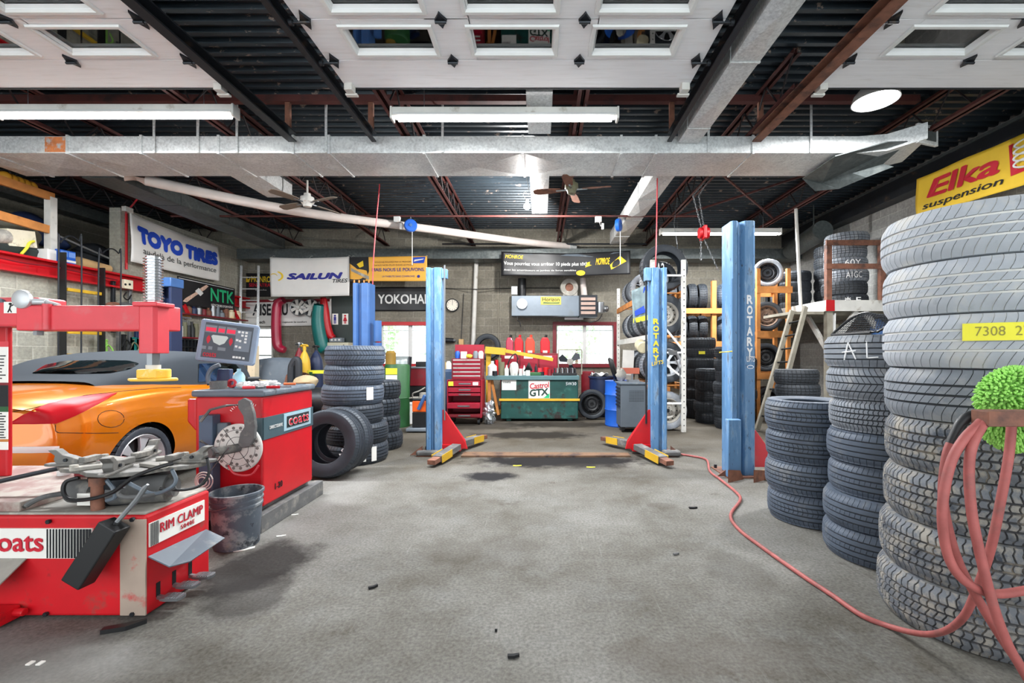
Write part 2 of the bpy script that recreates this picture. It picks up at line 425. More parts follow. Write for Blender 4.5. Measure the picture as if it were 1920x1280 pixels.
# back wall with its window openings
WINS = [(-7.4, -6.85, .95, 1.95), (-4.08, -2.6, 1.055, 2.037), (.41, 1.87, 1.055, 2.037)]
b = MB(); x = -11.2
for x0, x1, z0, z1 in WINS:
    b.box(x, x0, 11.6, 11.8, 0, 4.6); b.box(x0, x1, 11.6, 11.8, 0, z0); b.box(x0, x1, 11.6, 11.8, z1, 4.6); x = x1
b.box(x, 6.6, 11.6, 11.8, 0, 4.6); struct(b.build('wall_back', M['block_back'], smooth=0))
b = MB(); b.box(6.4, 6.6, -2.5, 11.6, 0, 4.6); struct(b.build('wall_right', M['block_right'], smooth=0))
b = MB(); b.box(-7.7, -7.5, -2.5, 8.1, 0, 2.72); b.box(-7.7, -7.5, 8.1, 11.6, 0, 3.92); struct(b.build('wall_left', M['block_left'], smooth=0))
b = MB(); b.box(-11.2, -11.0, -2.5, 11.6, 0, 4.6); struct(b.build('wall_loft', M['block_back'], smooth=0))
b = MB(); b.box(-11.0, -7.7, -2.5, 11.6, 2.5, 2.66); struct(b.build('floor_loft', mat('loft_boards', (120,96,70), .85), smooth=0))
b = MB(); b.box(-7.5, -7.36, -1.0, 11.5, 2.46, 2.49); b.box(-7.5, -7.36, -1.0, 11.5, 2.69, 2.72); b.box(-7.5, -7.47, -1.0, 11.5, 2.49, 2.69)
struct(b.build('trim_1', M['red'], smooth=0))
# windows: red frames, mullion, panes, bars
for k, (x0, x1, z0, z1) in enumerate(WINS):
    f = MB(); t = .09 if k else .04; y0, y1 = 11.54, 11.66
    f.box(x0-t, x1+t, y0, y1, z1, z1+t); f.box(x0-t, x1+t, y0, y1, z0-t, z0); f.box(x0-t, x0, y0, y1, z0, z1); f.box(x1, x1+t, y0, y1, z0, z1)
    fr = struct(f.build('window_%d' % (k+1), M['red'] if k == 1 else (M['dark_red'] if k == 2 else M['white_worn']), smooth=0, bev=.006))
    s = MB(); xm = (x0+x1)/2
    if k == 0: s.box(x0, x1, 11.66, 11.7, 1.72, 1.76); s.box(x0, x1, 11.66, 11.7, 1.25, 1.29)
    else:
        s.box(xm-.02, xm+.02, 11.64, 11.7, z0, z1)
        for a, c in ((x0, xm-.02), (xm+.02, x1)): s.box(a, a+.025, 11.65, 11.69, z0, z1); s.box(c-.025, c, 11.65, 11.69, z0, z1)
    s.build('sash', M['white'] if k else M['galv'], fr, smooth=0)
    g = MB(); g.box(x0, x1, 11.715, 11.72, z0, z1); g.build('pane', M['pane'], fr, smooth=0)
    if k:
        s = MB()
        for i in range(1, 9): xx = x0+(x1-x0)*i/9; s.cyl((xx,11.78,z0), (xx,11.78,z1), .007, n=6)
        for zz in (z0+.26, z1-.12): s.box(x0, x1, 11.775, 11.785, zz-.012, zz+.012)
        s.build('security_bars', M['white'], fr)
# roof deck: trapezoid ribs running across the bays
b = MB(); y = -2.5; pts = []
while y < 11.75:
    pts += [(y, 4.5), (y+.05, 4.5), (y+.07, 4.545), (y+.135, 4.545)]; y += .1524
pts.append((11.78, 4.5)); n = len(pts)
v = [(xx, a, z) for xx in (-11.1, 6.5) for a, z in pts] ; f = [(i, i+1, n+i+1, n+i) for i in range(n-1)]
b.add(v, f); b.box(-11.2, 6.6, -2.5, 11.8, 4.6, 4.7); struct(b.build('ceiling', M['deck'], smooth=0))
# trees beyond the back windows, window glare put into their leaf colour
for i, (x, yy, h, rad, lab) in enumerate([(-6.5,18,3.1,1.0,'glare-paled green bush outside, left of the back window near the black banner'), (-4.0,19,3.4,1.3,'glare-paled green tree filling the left back window view'), (1.6,20,3.2,1.2,'glare-paled green bush seen through the right back window')]):
    t = thing('tree', lab, 'tree', (x, yy, 0), 'trees outside the back windows')
    k = MB(); k.cyl((x,yy,0), (x,yy,h*.5), .09, .05, 8); k.build('trunk', M['rust'], t)
    lf = MB(); rg = random.Random(i)
    for j in range(420):
        d = Vector((rg.gauss(0,1), rg.gauss(0,1), rg.gauss(0,1))).normalized()*rad*rg.uniform(.55,1)
        c = Vector((x,yy,h*.62))+Vector((d.x, d.y, d.z*.9)); s = .13
        u = Vector((rg.uniform(-1,1), rg.uniform(-1,1), rg.uniform(-1,1))).normalized()*s; w_ = u.cross(Vector((rg.uniform(-1,1), .3, 1))).normalized()*s*.6
        lf.add([c-u, c+w_, c+u, c-w_], [(0,1,2,3)])
    lf.build('glare_foliage', M['glare_foliage'], t, smooth=0)

# ================================================================== overhead doors (open, lying under the roof)
def diamond(mb, c, w, h, t=.02):
    x, y, z = c
    mb.prism([(-w,0),(-w*.35,h*.6),(0,h),(w*.35,h*.6),(w,0),(w*.35,-h*.6),(0,-h),(-w*.35,-h*.6)], (x,y,z), (1,0,0), (0,1,0), (0,0,-t))
    mb.cyl((x-w*.9,y-.005,z-t-.012), (x+w*.9,y-.005,z-t-.012), .012, n=8)
DZ = 4.0
def overhead_door(idx, xc, wins):
    d = thing('door_%d' % idx, '', 'door', (xc, 2.4, DZ)); del d['label']; del d['category']; d['kind'] = 'structure'
    hw = 1.73; ed = [4.6, 4.16, 3.65, 3.14, 2.63, 2.12, 1.6, 1.1, .6]
    for k in range(len(ed)-1):
        y1, y0 = ed[k]-.004, ed[k+1]+.004; p = MB(); z0, z1 = DZ, DZ+.045
        if k in (1, 2):
            wy0, wy1 = y0+.1, y0+.40; x = xc-hw
            for wx in wins:
                a, c = xc+wx-.345, xc+wx+.345
                p.box(x, a, y0, y1, z0, z1); p.box(a, c, y0, wy0, z0, z1); p.box(a, c, wy1, y1, z0, z1); x = c
                fr = MB(); loops = []
                for dx, zz in ((.045,z0-.002),(.04,z0-.02),(.012,z0-.02),(-.012,z0+.03)): loops.append([(a-dx,wy0-dx,zz),(c+dx,wy0-dx,zz),(c+dx,wy1+dx,zz),(a-dx,wy1+dx,zz)])
                fr.add([p_ for l_ in loops for p_ in l_], [(k_*4+j_, k_*4+(j_+1)%4, k_*4+4+(j_+1)%4, k_*4+4+j_) for k_ in range(3) for j_ in range(4)])
                fo = fr.build('window_frame', M['white'], d, smooth=0)
                g = MB(); g.box(a, c, wy0, wy1, z1-.012, z1-.006); g.build('window_pane', M['door_pane'], fo, smooth=0)
            p.box(x, xc+hw, y0, y1, z0, z1)
        else: p.box(xc-hw, xc+hw, y0, y1, z0, z1)
        p.build('panel_section', M['door_white'], d, smooth=0, bev=.004)
    for y in (4.16, 3.65, 3.14):
        for dx in (-.57, .59):
            h = MB(); diamond(h, (xc+dx, y, DZ), .05, .085); h.build('hinge', M['dark_steel'], d)
        for sx in (-1, 1):
            h = MB(); xx = xc+sx*(hw-.07); diamond(h, (xx, y, DZ), .045, .1); h.cyl((xx,y,DZ-.03), (xx+sx*.12,y,DZ-.03), .008, n=8); h.cyl((xx+sx*.10,y,DZ-.03), (xx+sx*.13,y,DZ-.03), .025, n=12)
            h.build('edge_hinge', M['dark_steel'], d)
    for sx in (-1, 1):
        h = MB(); xx = xc+sx*(hw-.05); h.box(xx-.04, xx+.04, 4.5, 4.6, DZ-.07, DZ); h.box(xx-.06, xx+.06, 4.58, 4.63, DZ-.08, DZ-.06); h.build('corner_bracket', M['white_worn'], d, bev=.005)
    s = MB(); s.box(xc-hw, xc+hw, 4.6, 4.62, DZ-.005, DZ+.05); s.build('weather_strip', M['rubber'], d, smooth=0)
overhead_door(1, -.232, (-1.05, 0, 1.05)); overhead_door(2, -4.89, (-1.05, 0, 1.05)); overhead_door(3, 4.5, (-1.05, 0, 1.05))
def track(x, lab, m, w=.055, sgn=1):
    t = thing('door_track', lab, 'door track', (x, 3, 3.95), 'overhead door tracks')
    b = MB(); b.box(x-w/2, x+w/2, .4, 5.62, 3.93, 3.945); b.box(x-sgn*w/2-.006*sgn, x-sgn*w/2+.006*sgn, .4, 5.62, 3.945, 4.04); b.box(x-w/2, x+w/2, .4, 5.62, 4.03, 4.045)
    b.build('rail', m, t, smooth=0)
    b = MB(); b.box(x-.03, x+.03, 5.5, 5.54, 4.045, 4.36); b.build('hanger', M['rust'], t, smooth=0)
    return t
track(-3.07, 'black door track beside the left overhead door', M['dark_steel'], .1)
track(-2.06, 'black door track along the left edge of the centre overhead door', M['dark_steel'])
track(1.60, 'black door track along the right edge of the centre overhead door', M['dark_steel'], .055, -1)
track(2.68, 'rusty brown door track along the left edge of the right overhead door', M['rust'], .11, -1)
one('support_rail', MB().box(-7.4, 4.6, 5.48, 5.56, 4.36, 4.44), M['joist'], 'brown steel rail running across the bays above the long duct', 'rail', smooth=0)

# ================================================================== joists
JX = [(-8.3,'over the storage loft'),(-6.1,'above the left wall'),(-3.9,'over the orange car'),(-1.7,'left of the bare bulb lamp'),(.46,'carrying the brown ceiling fan'),(2.66,'carrying the chain hoist'),(4.85,'meeting the white steel pole at right')]
def joist(x, lab):
    t = thing('roof_joist', 'dark red open-web roof joist '+lab, 'joist', (x, 6, 4.06), 'open-web roof joists')
    y0, y1 = 4.72 if abs(x) < 6 or x > 0 else 1.0, 11.58
    for nm, z in (('bottom_chord', 4.06), ('top_chord', 4.43)):
        b = MB()
        for s in (-1, 1):
            a, c = sorted((x+s*.012, x+s*.06)); b.box(a, c, y0, y1, z, z+.01); a, c = sorted((x+s*.012, x+s*.02)); b.box(a, c, y0, y1, z, z+.06)
        b.build(nm, M['joist'], t, smooth=0)
    b = MB(); pts = []; y = y0+.05; k = 0
    while y < y1: pts.append((x, y, 4.09 if k % 2 else 4.46)); y += .29; k += 1
    for p, q in zip(pts, pts[1:]): b.cyl(p, q, .011, n=6)
    b.build('web', M['joist_dark'], t)
for x, lab in JX: joist(x, lab)
for y, z, x0, x1, lab, m in [(8.6,3.92,-7.0,3.0,'thin brown conduit across the ceiling behind the long duct','joist'),(11.1,4.0,-2.4,2.6,'thin grey pipe across the top of the back wall','dark_steel')]:
    one('ceiling_conduit', MB().cyl((x0,y,z), (x1,y,z), .02, n=8), M[m], lab, 'conduit')
for i, (p, q, lab) in enumerate([((2.66,9.4,4.1),(4.85,7.2,4.35),'upper thin cross brace between the two right roof joists'), ((2.66,7.2,4.35),(4.85,9.4,4.1),'lower thin cross brace between the two right roof joists')]):
    one('cross_brace', MB().bar(p, q, .03, .03), M['joist'], lab, 'brace', 'cross braces')

# ================================================================== ducts
def duct_run(mb, axis, a0, a1, c0, c1, z0, z1, seams, br=.026):
    """rectangular duct with cross-broken panels; axis 'x' or 'y'"""
    st = [a0]+[s for s in seams if a0 < s < a1]+[a1]
    P = (lambda a, c, z: (a, c, z)) if axis == 'x' else (lambda a, c, z: (c, a, z))
    for a, e in zip(st, st[1:]):
        m = (a+e)/2
        for q in ([P(a,c0,z0),P(e,c0,z0),P(e,c1,z0),P(a,c1,z0),P(m,(c0+c1)/2,z0-br)], [P(a,c0,z0),P(e,c0,z0),P(e,c0,z1),P(a,c0,z1),P(m,c0-br*.4,(z0+z1)/2)],
                  [P(a,c1,z0),P(e,c1,z0),P(e,c1,z1),P(a,c1,z1),P(m,c1+br*.4,(z0+z1)/2)], [P(a,c0,z1),P(e,c0,z1),P(e,c1,z1),P(a,c1,z1),P(m,(c0+c1)/2,z1)]):
            mb.add(q, [(0,1,4),(1,2,4),(2,3,4),(3,0,4)])
    for a in (a0, a1): mb.add([P(a,c0,z0),P(a,c1,z0),P(a,c1,z1),P(a,c0,z1)], [(0,1,2,3)])
def flange(mb, axis, a, c0, c1, z0, z1, w=.03, t=.014):
    if axis == 'x':
        mb.box(a-w/2,a+w/2,c0-t,c0,z0-t,z1+t); mb.box(a-w/2,a+w/2,c1,c1+t,z0-t,z1+t); mb.box(a-w/2,a+w/2,c0,c1,z0-t-.002,z0-.002); mb.box(a-w/2,a+w/2,c0,c1,z1,z1+t)
    else:
        mb.box(c0-t,c0,a-w/2,a+w/2,z0-t,z1+t); mb.box(c1,c1+t,a-w/2,a+w/2,z0-t,z1+t); mb.box(c0,c1,a-w/2,a+w/2,z0-t-.002,z0-.002)
d = thing('main_duct', 'long galvanized air duct spanning the garage below the fluorescent lamps', 'duct', (-1.5, 6.0, 3.83))
sx = [(p-CX)*5.7/FX for p in (-180, -20, 127, 265, 410, 550, 617, 795, 980, 1165, 1230, 1412, 1575)]
b = MB(); duct_run(b, 'x', -7.3, 4.0, 5.7, 6.44, 3.83, 4.04, sx); b.build('duct_body', M['galv'], d, smooth=0)
for s in sx[:-1]: f = MB(); flange(f, 'x', s, 5.7, 6.44, 3.83, 4.04); f.build('seam_flange', M['galv'], d, smooth=0)
# rust runs on the left
f = MB(); f.box(sx[2]-.28, sx[2]-.02, 5.692, 5.694, 3.84, 4.03); f.build('rust_stain', mat('rust_orange', (200,120,70), .7, var=.3, vscale=9, dirt=[((180,182,182), .5, .6, 6)]), d, smooth=0)
# angled outlet at the right end
e = MB()
secs = [((4.0,5.7),(4.0,6.44),3.83,4.04), ((4.35,5.68),(4.45,6.4),3.85,4.06), ((4.72,5.52),(4.95,6.2),3.93,4.13)]
vv = []
for p, q, z0, z1 in secs: vv += [(p[0],p[1],z0),(q[0],q[1],z0),(q[0],q[1],z1),(p[0],p[1],z1)]
ff = [(i*4+j, i*4+(j+1)%4, i*4+4+(j+1)%4, i*4+4+j) for i in range(2) for j in range(4)]
e.add(vv, ff); e.build('outlet_elbow', M['galv'], d, smooth=0)
e = MB(); rz = Matrix.Rotation(R(18), 3, 'Z')
e.cbox((4.80,5.63,4.02), (.36,.04,.24), rz); eo = e.build('register_frame', M['galv'], d, smooth=0, bev=.006)
e = MB(); e.cbox((4.80,5.605,4.02), (.27,.01,.15), rz); e.build('register_grille', M['galv_dark'], eo, smooth=0)
e = MB()
vv = [(3.72,5.72,3.80),(4.25,5.55,3.90),(4.55,5.6,3.93),(4.5,5.95,3.80),(4.2,6.1,3.74),(3.95,6.35,3.70),(3.7,6.4,3.78), (3.9,6.44,3.62),(4.15,6.3,3.6),(4.35,6.05,3.66),(4.6,5.9,3.74)]
e.add(vv, [(0,1,5,6),(1,2,3,4,5),(6,5,8,7),(5,4,9,8),(4,3,10,9)]); e.build('bent_deflector', M['galv_dark'], d, smooth=0, solid=.012)
for p in (290, 372, 445, 612, 830, 1328, 1520):
    x = (p-CX)*5.69/FX; f = MB(); f.box(x-.014, x+.014, 5.675, 5.685, 3.83, 4.48); f.build('hanger_strap', M['galv'], d, smooth=0)
def yduct(name, x0, x1, y0, y1, z0, z1, lab, m='galv', step=1.2):
    t = thing(name, lab, 'duct', ((x0+x1)/2, y0, z0)); b = MB(); ss = []; y = y0+step
    while y < y1-.2: ss.append(y); y += step
    duct_run(b, 'y', y0, y1, x0, x1, z0, z1, ss); b.build('duct_body', M[m], t, smooth=0)
    for s in ss: f = MB(); flange(f, 'y', s, x0, x1, z0, z1, .02, .008); f.build('seam_flange', M[m], t, smooth=0)
    return t
yduct('branch_duct', 1.72, 1.98, .5, 5.66, 3.94, 4.3, 'grey duct running towards the camera right of the centre overhead door')
yduct('branch_duct', 1.66, 1.98, 6.48, 10.8, 3.92, 4.2, 'grey duct running from the long duct to the back wall, right of the fans')
yduct('branch_duct', -6.55, -6.1+.02, 6.48, 10.8, 3.82, 4.04, 'dark grey duct running back above the banner with blue lettering', 'galv_dark')
yduct('branch_duct', -8.75, -8.45, 3.0, 10.8, 3.85, 4.04, 'dark green-grey duct over the storage loft', 'galv_dark')
yduct('branch_duct', -.15, .13, 6.48, 8.37, 3.9, 4.2, 'short grey duct hanging beside the bare bulb lamp', 'galv', 3)
yduct('branch_duct', -.15, .13, 4.75, 5.66, 4.05, 4.28, 'short grey duct above the centre fluorescent lamp', 'galv', 3)
yduct('branch_duct', -4.45, -4.05, 6.48, 7.4, 3.86, 4.1, 'short pale green-tinted duct beside the white ceiling fan', 'galv', 3)
d = thing('back_duct', 'long grey duct along the top of the back wall', 'duct', (0, 11.1, 3.6))
b = MB(); bs = [-6+i*1.15 for i in range(12)]; duct_run(b, 'x', -7.3, 6.3, 10.9, 11.4, 3.6, 3.84, bs); b.build('duct_body', M['galv_dark'], d, smooth=0)
for s in bs[:-1]: f = MB(); flange(f, 'x', s, 10.9, 11.4, 3.6, 3.84, .02, .008); f.build('seam_flange', M['galv_dark'], d, smooth=0)
t = thing('beam', 'dark steel gutter beam along the top of the right wall', 'beam', (6.2, 6, 3.9))
b = MB(); b.box(6.12, 6.38, 3, 11.5, 4.0, 4.3); b.build('web', M['dark_steel'], t, smooth=0); b = MB(); b.box(6.1, 6.4, 3, 11.5, 4.3, 4.34); b.build('flange', M['galv_dark'], t, smooth=0)
one('round_duct', MB().cyl((5.8,9.3,3.85), (5.95,10.75,3.75), .2, n=20).cyl((5.85,9.7,4.0), (5.85,9.7,4.49), .015, n=6).cyl((5.9,10.5,3.95), (5.9,10.5,4.49), .015, n=6), M['galv_dark'], 'dark round duct stub under the gutter beam at right', 'duct')
# white flue pipe sloping across the ceiling
pp = [V(-6.0,6.55,3.88), V(-4.2,7.7,3.74), V(-2.2,9.15,3.82), V(-.6,10.3,3.88), V(.69,11.2,3.965)]
t = thing('flue_pipe', 'long white flue pipe sloping across the ceiling to the back wall', 'pipe', tuple(pp[0]))
b = MB(); b.tube(pp, .078, 14, smooth=6); b.build('pipe', M['insul'], t)
b = MB(); b.cyl((.69,11.2,3.965), (.86,11.32,3.965), .085, n=14); b.build('end_collar', M['galv'], t)

# ================================================================== lamps
def fluorescent(x0, x1, y, z, lab):
    t = thing('fluorescent_lamp', lab, 'lamp', ((x0+x1)/2, y, z), 'fluorescent lamps')
    b = MB(); b.box(x0, x1, y-.05, y+.05, z+.03, z+.125); b.build('housing', M['white_worn'], t, smooth=0, bev=.006)
    b = MB(); b.add([(x0+.02,y-.062,z+.034),(x1-.02,y-.062,z+.034),(x1-.02,y-.05,z+.06),(x0+.02,y-.05,z+.06),(x0+.02,y+.062,z+.034),(x1-.02,y+.062,z+.034),(x1-.02,y+.05,z+.06),(x0+.02,y+.05,z+.06)], [(0,1,2,3),(4,5,6,7)]); b.build('reflector', M['white'], t, smooth=0, solid=.004)
    for s in (-1, 1): b = MB(); b.cyl((x0+.06,y+s*.024,z+.012), (x1-.06,y+s*.024,z+.012), .0165, n=12); b.build('tube', M['tube_glow'], t)
    for xx in (x0, x1): b = MB(); b.box(xx-.012, xx+.012, y-.062, y+.062, z-.006, z+.128); b.build('end_cap', M['white_worn'], t, smooth=0, bev=.006)
    for xx in (x0+.35, x1-.35): b = MB(); b.cyl((xx,y,z+.11), (xx,y,4.5), .004, n=6); b.build('hanging_wire', M['steel'], t)
fluorescent(-1.63, .85, 5.0, 3.88, 'fluorescent lamp with rusty housing below the centre overhead door')
fluorescent(-6.0, -3.36, 5.0, 3.91, 'fluorescent lamp hanging below the left overhead door')
fluorescent(2.45, 4.9, 9.26, 3.74, 'fluorescent lamp glowing above the tyre racks at back right')
t = thing('high_bay_lamp', 'bright round high bay lamp below the right overhead door', 'lamp', (3.66, 4.95, 4.05))
b = MB(); b.lathe([(.03,.22),(.1,.2),(.2,.08),(.225,0),(.215,0),(.19,.07),(.09,.18)], 32, Matrix.Translation((3.66,4.95,4.06))); b.build('reflector', M['white'], t)
b = MB(); b.lathe([(0,-.02),(.15,-.012),(.205,.01),(.19,.03),(0,.03)], 32, Matrix.Translation((3.66,4.95,4.06))); b.build('lens', M['bulb_glow'], t)
b = MB(); b.cyl((3.66,4.95,4.26), (3.66,4.95,4.5), .015, n=8); b.build('stem', M['steel'], t)
t = thing('bulb_lamp', 'glowing bare bulb lamp hanging beside the short centre duct', 'lamp', (-.235, 8.0, 3.85))
b = MB(); b.ball((-.235,8,3.91), (.06,.06,.055)); b.build('bulb', M['bulb_glow'], t)
b = MB(); b.cyl((-.235,8,3.95), (-.235,8,4.03), .03, n=12); b.build('socket', M['white'], t)
b = MB(); b.tube([(-.235,8,4.03),(-.3,8,4.1),(-.27,8,4.17),(-.2,8,4.12),(-.2,8,4.2),(-.25,8,4.5)], .006, 6, smooth=5); b.build('wire', M['white'], t)
# ceiling fans
def fan(c, lab, hub, blade, a0, rad):
    x, y, z = c; t = thing('ceiling_fan', lab, 'ceiling fan', c, 'ceiling fans')
    b = MB(); b.cyl((x,y,z+.1), (x,y,4.06), .016, n=8); b.build('down_rod', hub, t)
    b = MB(); b.lathe([(0,.16),(.05,.15),(.055,.1),(.1,.09),(.105,.02),(.07,-.02),(.06,-.06),(0,-.075)], 24, Matrix.Translation(c)); b.build('motor', hub, t)
    for k in range(4):
        a = a0+k*PI/2; u = V(math.cos(a), math.sin(a), 0); w_ = V(-math.sin(a), math.cos(a), .22).normalized()
        b = MB(); b.prism([(.17,-.045),(.3,-.062),(rad-.05,-.068),(rad,-.04),(rad,.04),(rad-.05,.068),(.3,.062),(.17,.045)], V(*c)-V(0,0,.0), u, w_, V(0,0,.01)); bo = b.build('blade', blade, t, smooth=0)
        b = MB(); b.bar(V(*c)+u*.08, V(*c)+u*.24, .03, .012); b.build('blade_arm', M['steel'], bo)
fan((.48,6.95,3.82), 'brown ceiling fan with four wooden blades right of the bulb lamp', M['olive'], M['rust'], R(-12), .6)
fan((-3.70,7.2,3.70), 'white ceiling fan hanging above the left bay', M['white_worn'], mat('fan_blade_taupe', (120,108,96), .6), R(-25), .62)
# cord reels
def reel(x, y, z, lab, turn):
    t = thing('cord_reel', lab, 'reel', (x, y, z), 'blue cord reels')
    xf = Matrix.Translation((x,y,z)) @ Matrix.Rotation(turn, 4, 'Z') @ Matrix.Rotation(R(90), 4, 'X')
    b = MB(); b.lathe([(0,.05),(.105,.045),(.12,.03),(.12,-.03),(.105,-.045),(0,-.05)], 28, xf); b.build('drum', M['blue_plastic'], t)
    b = MB(); b.lathe([(0,.062),(.03,.06),(.03,.045)], 16, xf); b.build('hub', M['deep_blue'], t)
    b = MB(); b.cyl((x,y,z+.11), (x,y,3.92), .01, n=6); b.build('hanger', M['steel'], t)
    b = MB(); b.cyl((x+.03,y,z-.11), (x+.03,y,z-.75), .006, n=6); b.build('cord', M['white'], t)
reel(-2.46, 8.6, 3.74, 'blue round cord reel hanging above the left lift post of the centre bay', R(20)); reel(1.487, 8.6, 3.75, 'blue round cord reel hanging left of the chain hoist', R(65))
for x, lab in ((-2.71,'small white junction box left of the left cord reel'), (1.10,'small white junction box left of the right cord reel')):
    t = thing('junction_box', lab, 'junction box', (x,8.6,3.8)); b = MB(); b.box(x-.06,x+.06,8.55,8.62,3.80,3.905); b.build('box', M['white'], t, bev=.006); b = MB(); b.box(x+.06,x+.1,8.55,8.59,3.66,3.77); b.tube([(x+.02,8.57,3.80),(x+.04,8.57,3.72),(x+.08,8.57,3.77)], .005, 6); b.build('plug', M['white'], t)
# chain hoist
t = thing('chain_hoist', 'red chain hoist hanging from the ceiling by chains', 'hoist', (2.5, 7.0, 3.15))
b = MB(); b.cyl((2.45,7.0,3.17), (2.6,7.0,3.17), .085, n=18); b.cbox((2.52,7.0,3.17), (.05,.22,.2)); b.build('body', M['red'], t, bev=.01)
def chain(mb, p, q, r=.018, w=.005):
    p = Vector(p); q = Vector(q); n = int((q-p).length/(r*2.2)); x, y, d = frame(q-p)
    for i in range(n):
        c = p+(q-p)*((i+.5)/n); a = x if i % 2 else y
        mb.tube([c+a*(math.cos(k*TAU/8)*r*.6)+d*(math.sin(k*TAU/8)*r*1.25) for k in range(8)], w, 4, closed=True)
for p, q in (((2.36,7.0,3.75),(2.49,7.0,3.25)), ((2.45,7.0,3.75),(2.53,7.0,3.25)), ((2.48,7.0,3.1),(2.48,7.0,2.75)), ((2.52,7.0,3.1),(2.75,7.0,2.6)), ((2.36,7.0,3.75),(2.62,7.0,4.05)), ((2.45,7.0,3.75),(2.64,7.0,4.05))):
    b = MB(); chain(b, p, q); b.build('chain', M['steel'], t)
t = thing('hanging_hook', 'dark steel hook hanging on a cord before the back duct', 'hook', (2.44, 8, 3.1))
b = MB(); b.tube([(2.42,8,4.06),(2.36,8,3.6),(2.42,8,3.2)], .004, 5); b.build('cord', M['steel'], t)
b = MB(); b.tube([(2.42,8,3.24),(2.42,8,3.1),(2.45,8,3.05),(2.5,8,3.06),(2.51,8,3.13)], .011, 8, smooth=4); b.build('hook', M['dark_steel'], t)
one('air_line', MB().tube([(1.73,6.7,3.9),(1.72,6.7,3.2),(1.70,6.7,2.4)], .009, 6, smooth=4), M['pink_red'], 'thin red air line hanging beside the right post of the centre lift', 'hose')
one('air_line', MB().tube([(-2.55,7.2,4.0),(-2.62,7.2,3.2),(-2.66,7.2,2.5),(-2.66,7.2,1.35)], .009, 6, smooth=4), M['pink_red'], 'thin red air line hanging beside the blue post behind the tyre stack', 'hose')
one('steel_pole', MB().cyl((4.85,8.6,4.06), (4.95,8.6,2.055), .03, n=12), M['white_worn'], 'slim white steel pole reaching from the loft up to the roof joist', 'pole')
# ================================================================== tyres
PAT = {
 # grooves (position across, half width), ribs with lateral slots, skew across, pitches, slot share, depth
 'winter': dict(g=[-.40,.02,.44], lat=(1,1,1,1), sk=lambda t: .11*max(0,1-abs(t-.02))**1.6*(1 if t < .02 else -1) + .05*t, P=62, s=.10, d=.009),
 'rib':    dict(g=[-.58,-.2,.2,.58], lat=(1,0,0,0,1), sk=lambda t: .03*t, P=52, s=.10, d=.008),
 'terrain':dict(g=[-.56,-.2,.18,.54], lat=(1,1,1,1,1), sk=lambda t: .014*math.sin(13*t)+.03*t, P=76, s=.24, d=.010),
 'sport':  dict(g=[-.62,-.3,.02,.34,.64], lat=(1,0,1,1,0,1), sk=lambda t: .05*math.cos(4.2*t), P=60, s=.12, d=.008),
 'vee':    dict(g=[-.55,.02,.55], lat=(1,1,1,1), sk=lambda t: -.16*abs(t), P=64, s=.16, d=.008),
 'hiway':  dict(g=[-.6,-.22,.16,.55], lat=(1,0,1,0,1), sk=lambda t: .06*t, P=66, s=.09, d=.007),
 'lo':     dict(g=[-.45,0,.45], lat=(1,1,1,1), sk=lambda t: -.05*abs(t), P=34, s=.2, d=.008),
}
_tm = {}
def tire_mesh(pat, Rr, W, rr, mats):
    key = (pat, Rr, W, rr, tuple(m.name for m in mats))
    if key in _tm: return _tm[key]
    p = PAT[pat]; wt = .43*W; gw = .055 if pat != 'rib' else .05
    rows = []                                   # (r, z, circumferential groove?, lateral?, t)
    edges = [-1.0]+[x for g in p['g'] for x in (g-gw, g+gw)]+[1.0]
    crown = lambda t: Rr - .008*t*t - .012*max(0, abs(t)-.72)**1.3/.28**1.3
    for k in range(len(edges)//2):
        a, b = edges[2*k], edges[2*k+1]
        ns = 3
        for i in range(ns+1): t = a+(b-a)*i/ns; rows.append((crown(t), t*wt, 0, p['lat'][k], t))
        if 2*k+2 < len(edges):
            c = edges[2*k+2]; rows.append((crown(b)-p['d'], (b+.012)*wt, 1, 0, b)); rows.append((crown(c)-p['d'], (c-.012)*wt, 1, 0, c))
    dr = Rr-rr
    side = [(Rr-.16*dr, .478*W, 1), (Rr-.26*dr, .494*W, 0), (Rr-.5*dr, .5*W, 0), (Rr-.75*dr, .485*W, 0), (rr+.016, .45*W, 0), (rr+.004, .43*W, 0), (rr, .40*W, 0), (rr+.006, .35*W, 0), (rr+.35*dr, .40*W, 0), (Rr-.022, .36*W, 0), (Rr-.014, 0, 0)]
    top = [(r, z, 0, l, 1.0) for r, z, l in side]
    bot = [(r, -z, 0, l, -1.0) for r, z, l in side[:-1]]
    rows = bot[::-1][0:] + rows + top            # closed loop of rows
    m = len(rows); P = p['P']; s = p['s']; v = []; flag = []
    fr = (0, s*.2, s*.8, s)
    n = P*4
    for i in range(P):
        for j in range(4):
            for r, z, cg, lat, t in rows:
                a = TAU*(i+fr[j])/P + p['sk'](t)
                dep = p['d']*.75 if (lat and j in (1,2)) else 0
                if abs(t) == 1.0 and lat and r < Rr-.012: dep *= .6
                v.append(((r-dep)*math.cos(a), (r-dep)*math.sin(a), z)); flag.append(1 if (cg or dep) else 0)
    me = bpy.data.meshes.new('tire')
    f = []; mi = []
    for i in range(n):
        j = (i+1) % n
        for k in range(m):
            l = (k+1) % m; q = (i*m+k, j*m+k, j*m+l, i*m+l); f.append(q); mi.append(1 if sum(flag[x] for x in q) >= 3 else 0)
    me.from_pydata(v, [], f)
    for x in mats: me.materials.append(x)
    me.polygons.foreach_set('material_index', mi)
    me.shade_smooth(); me.set_sharp_from_angle(angle=R(32))
    _tm[key] = me; return me
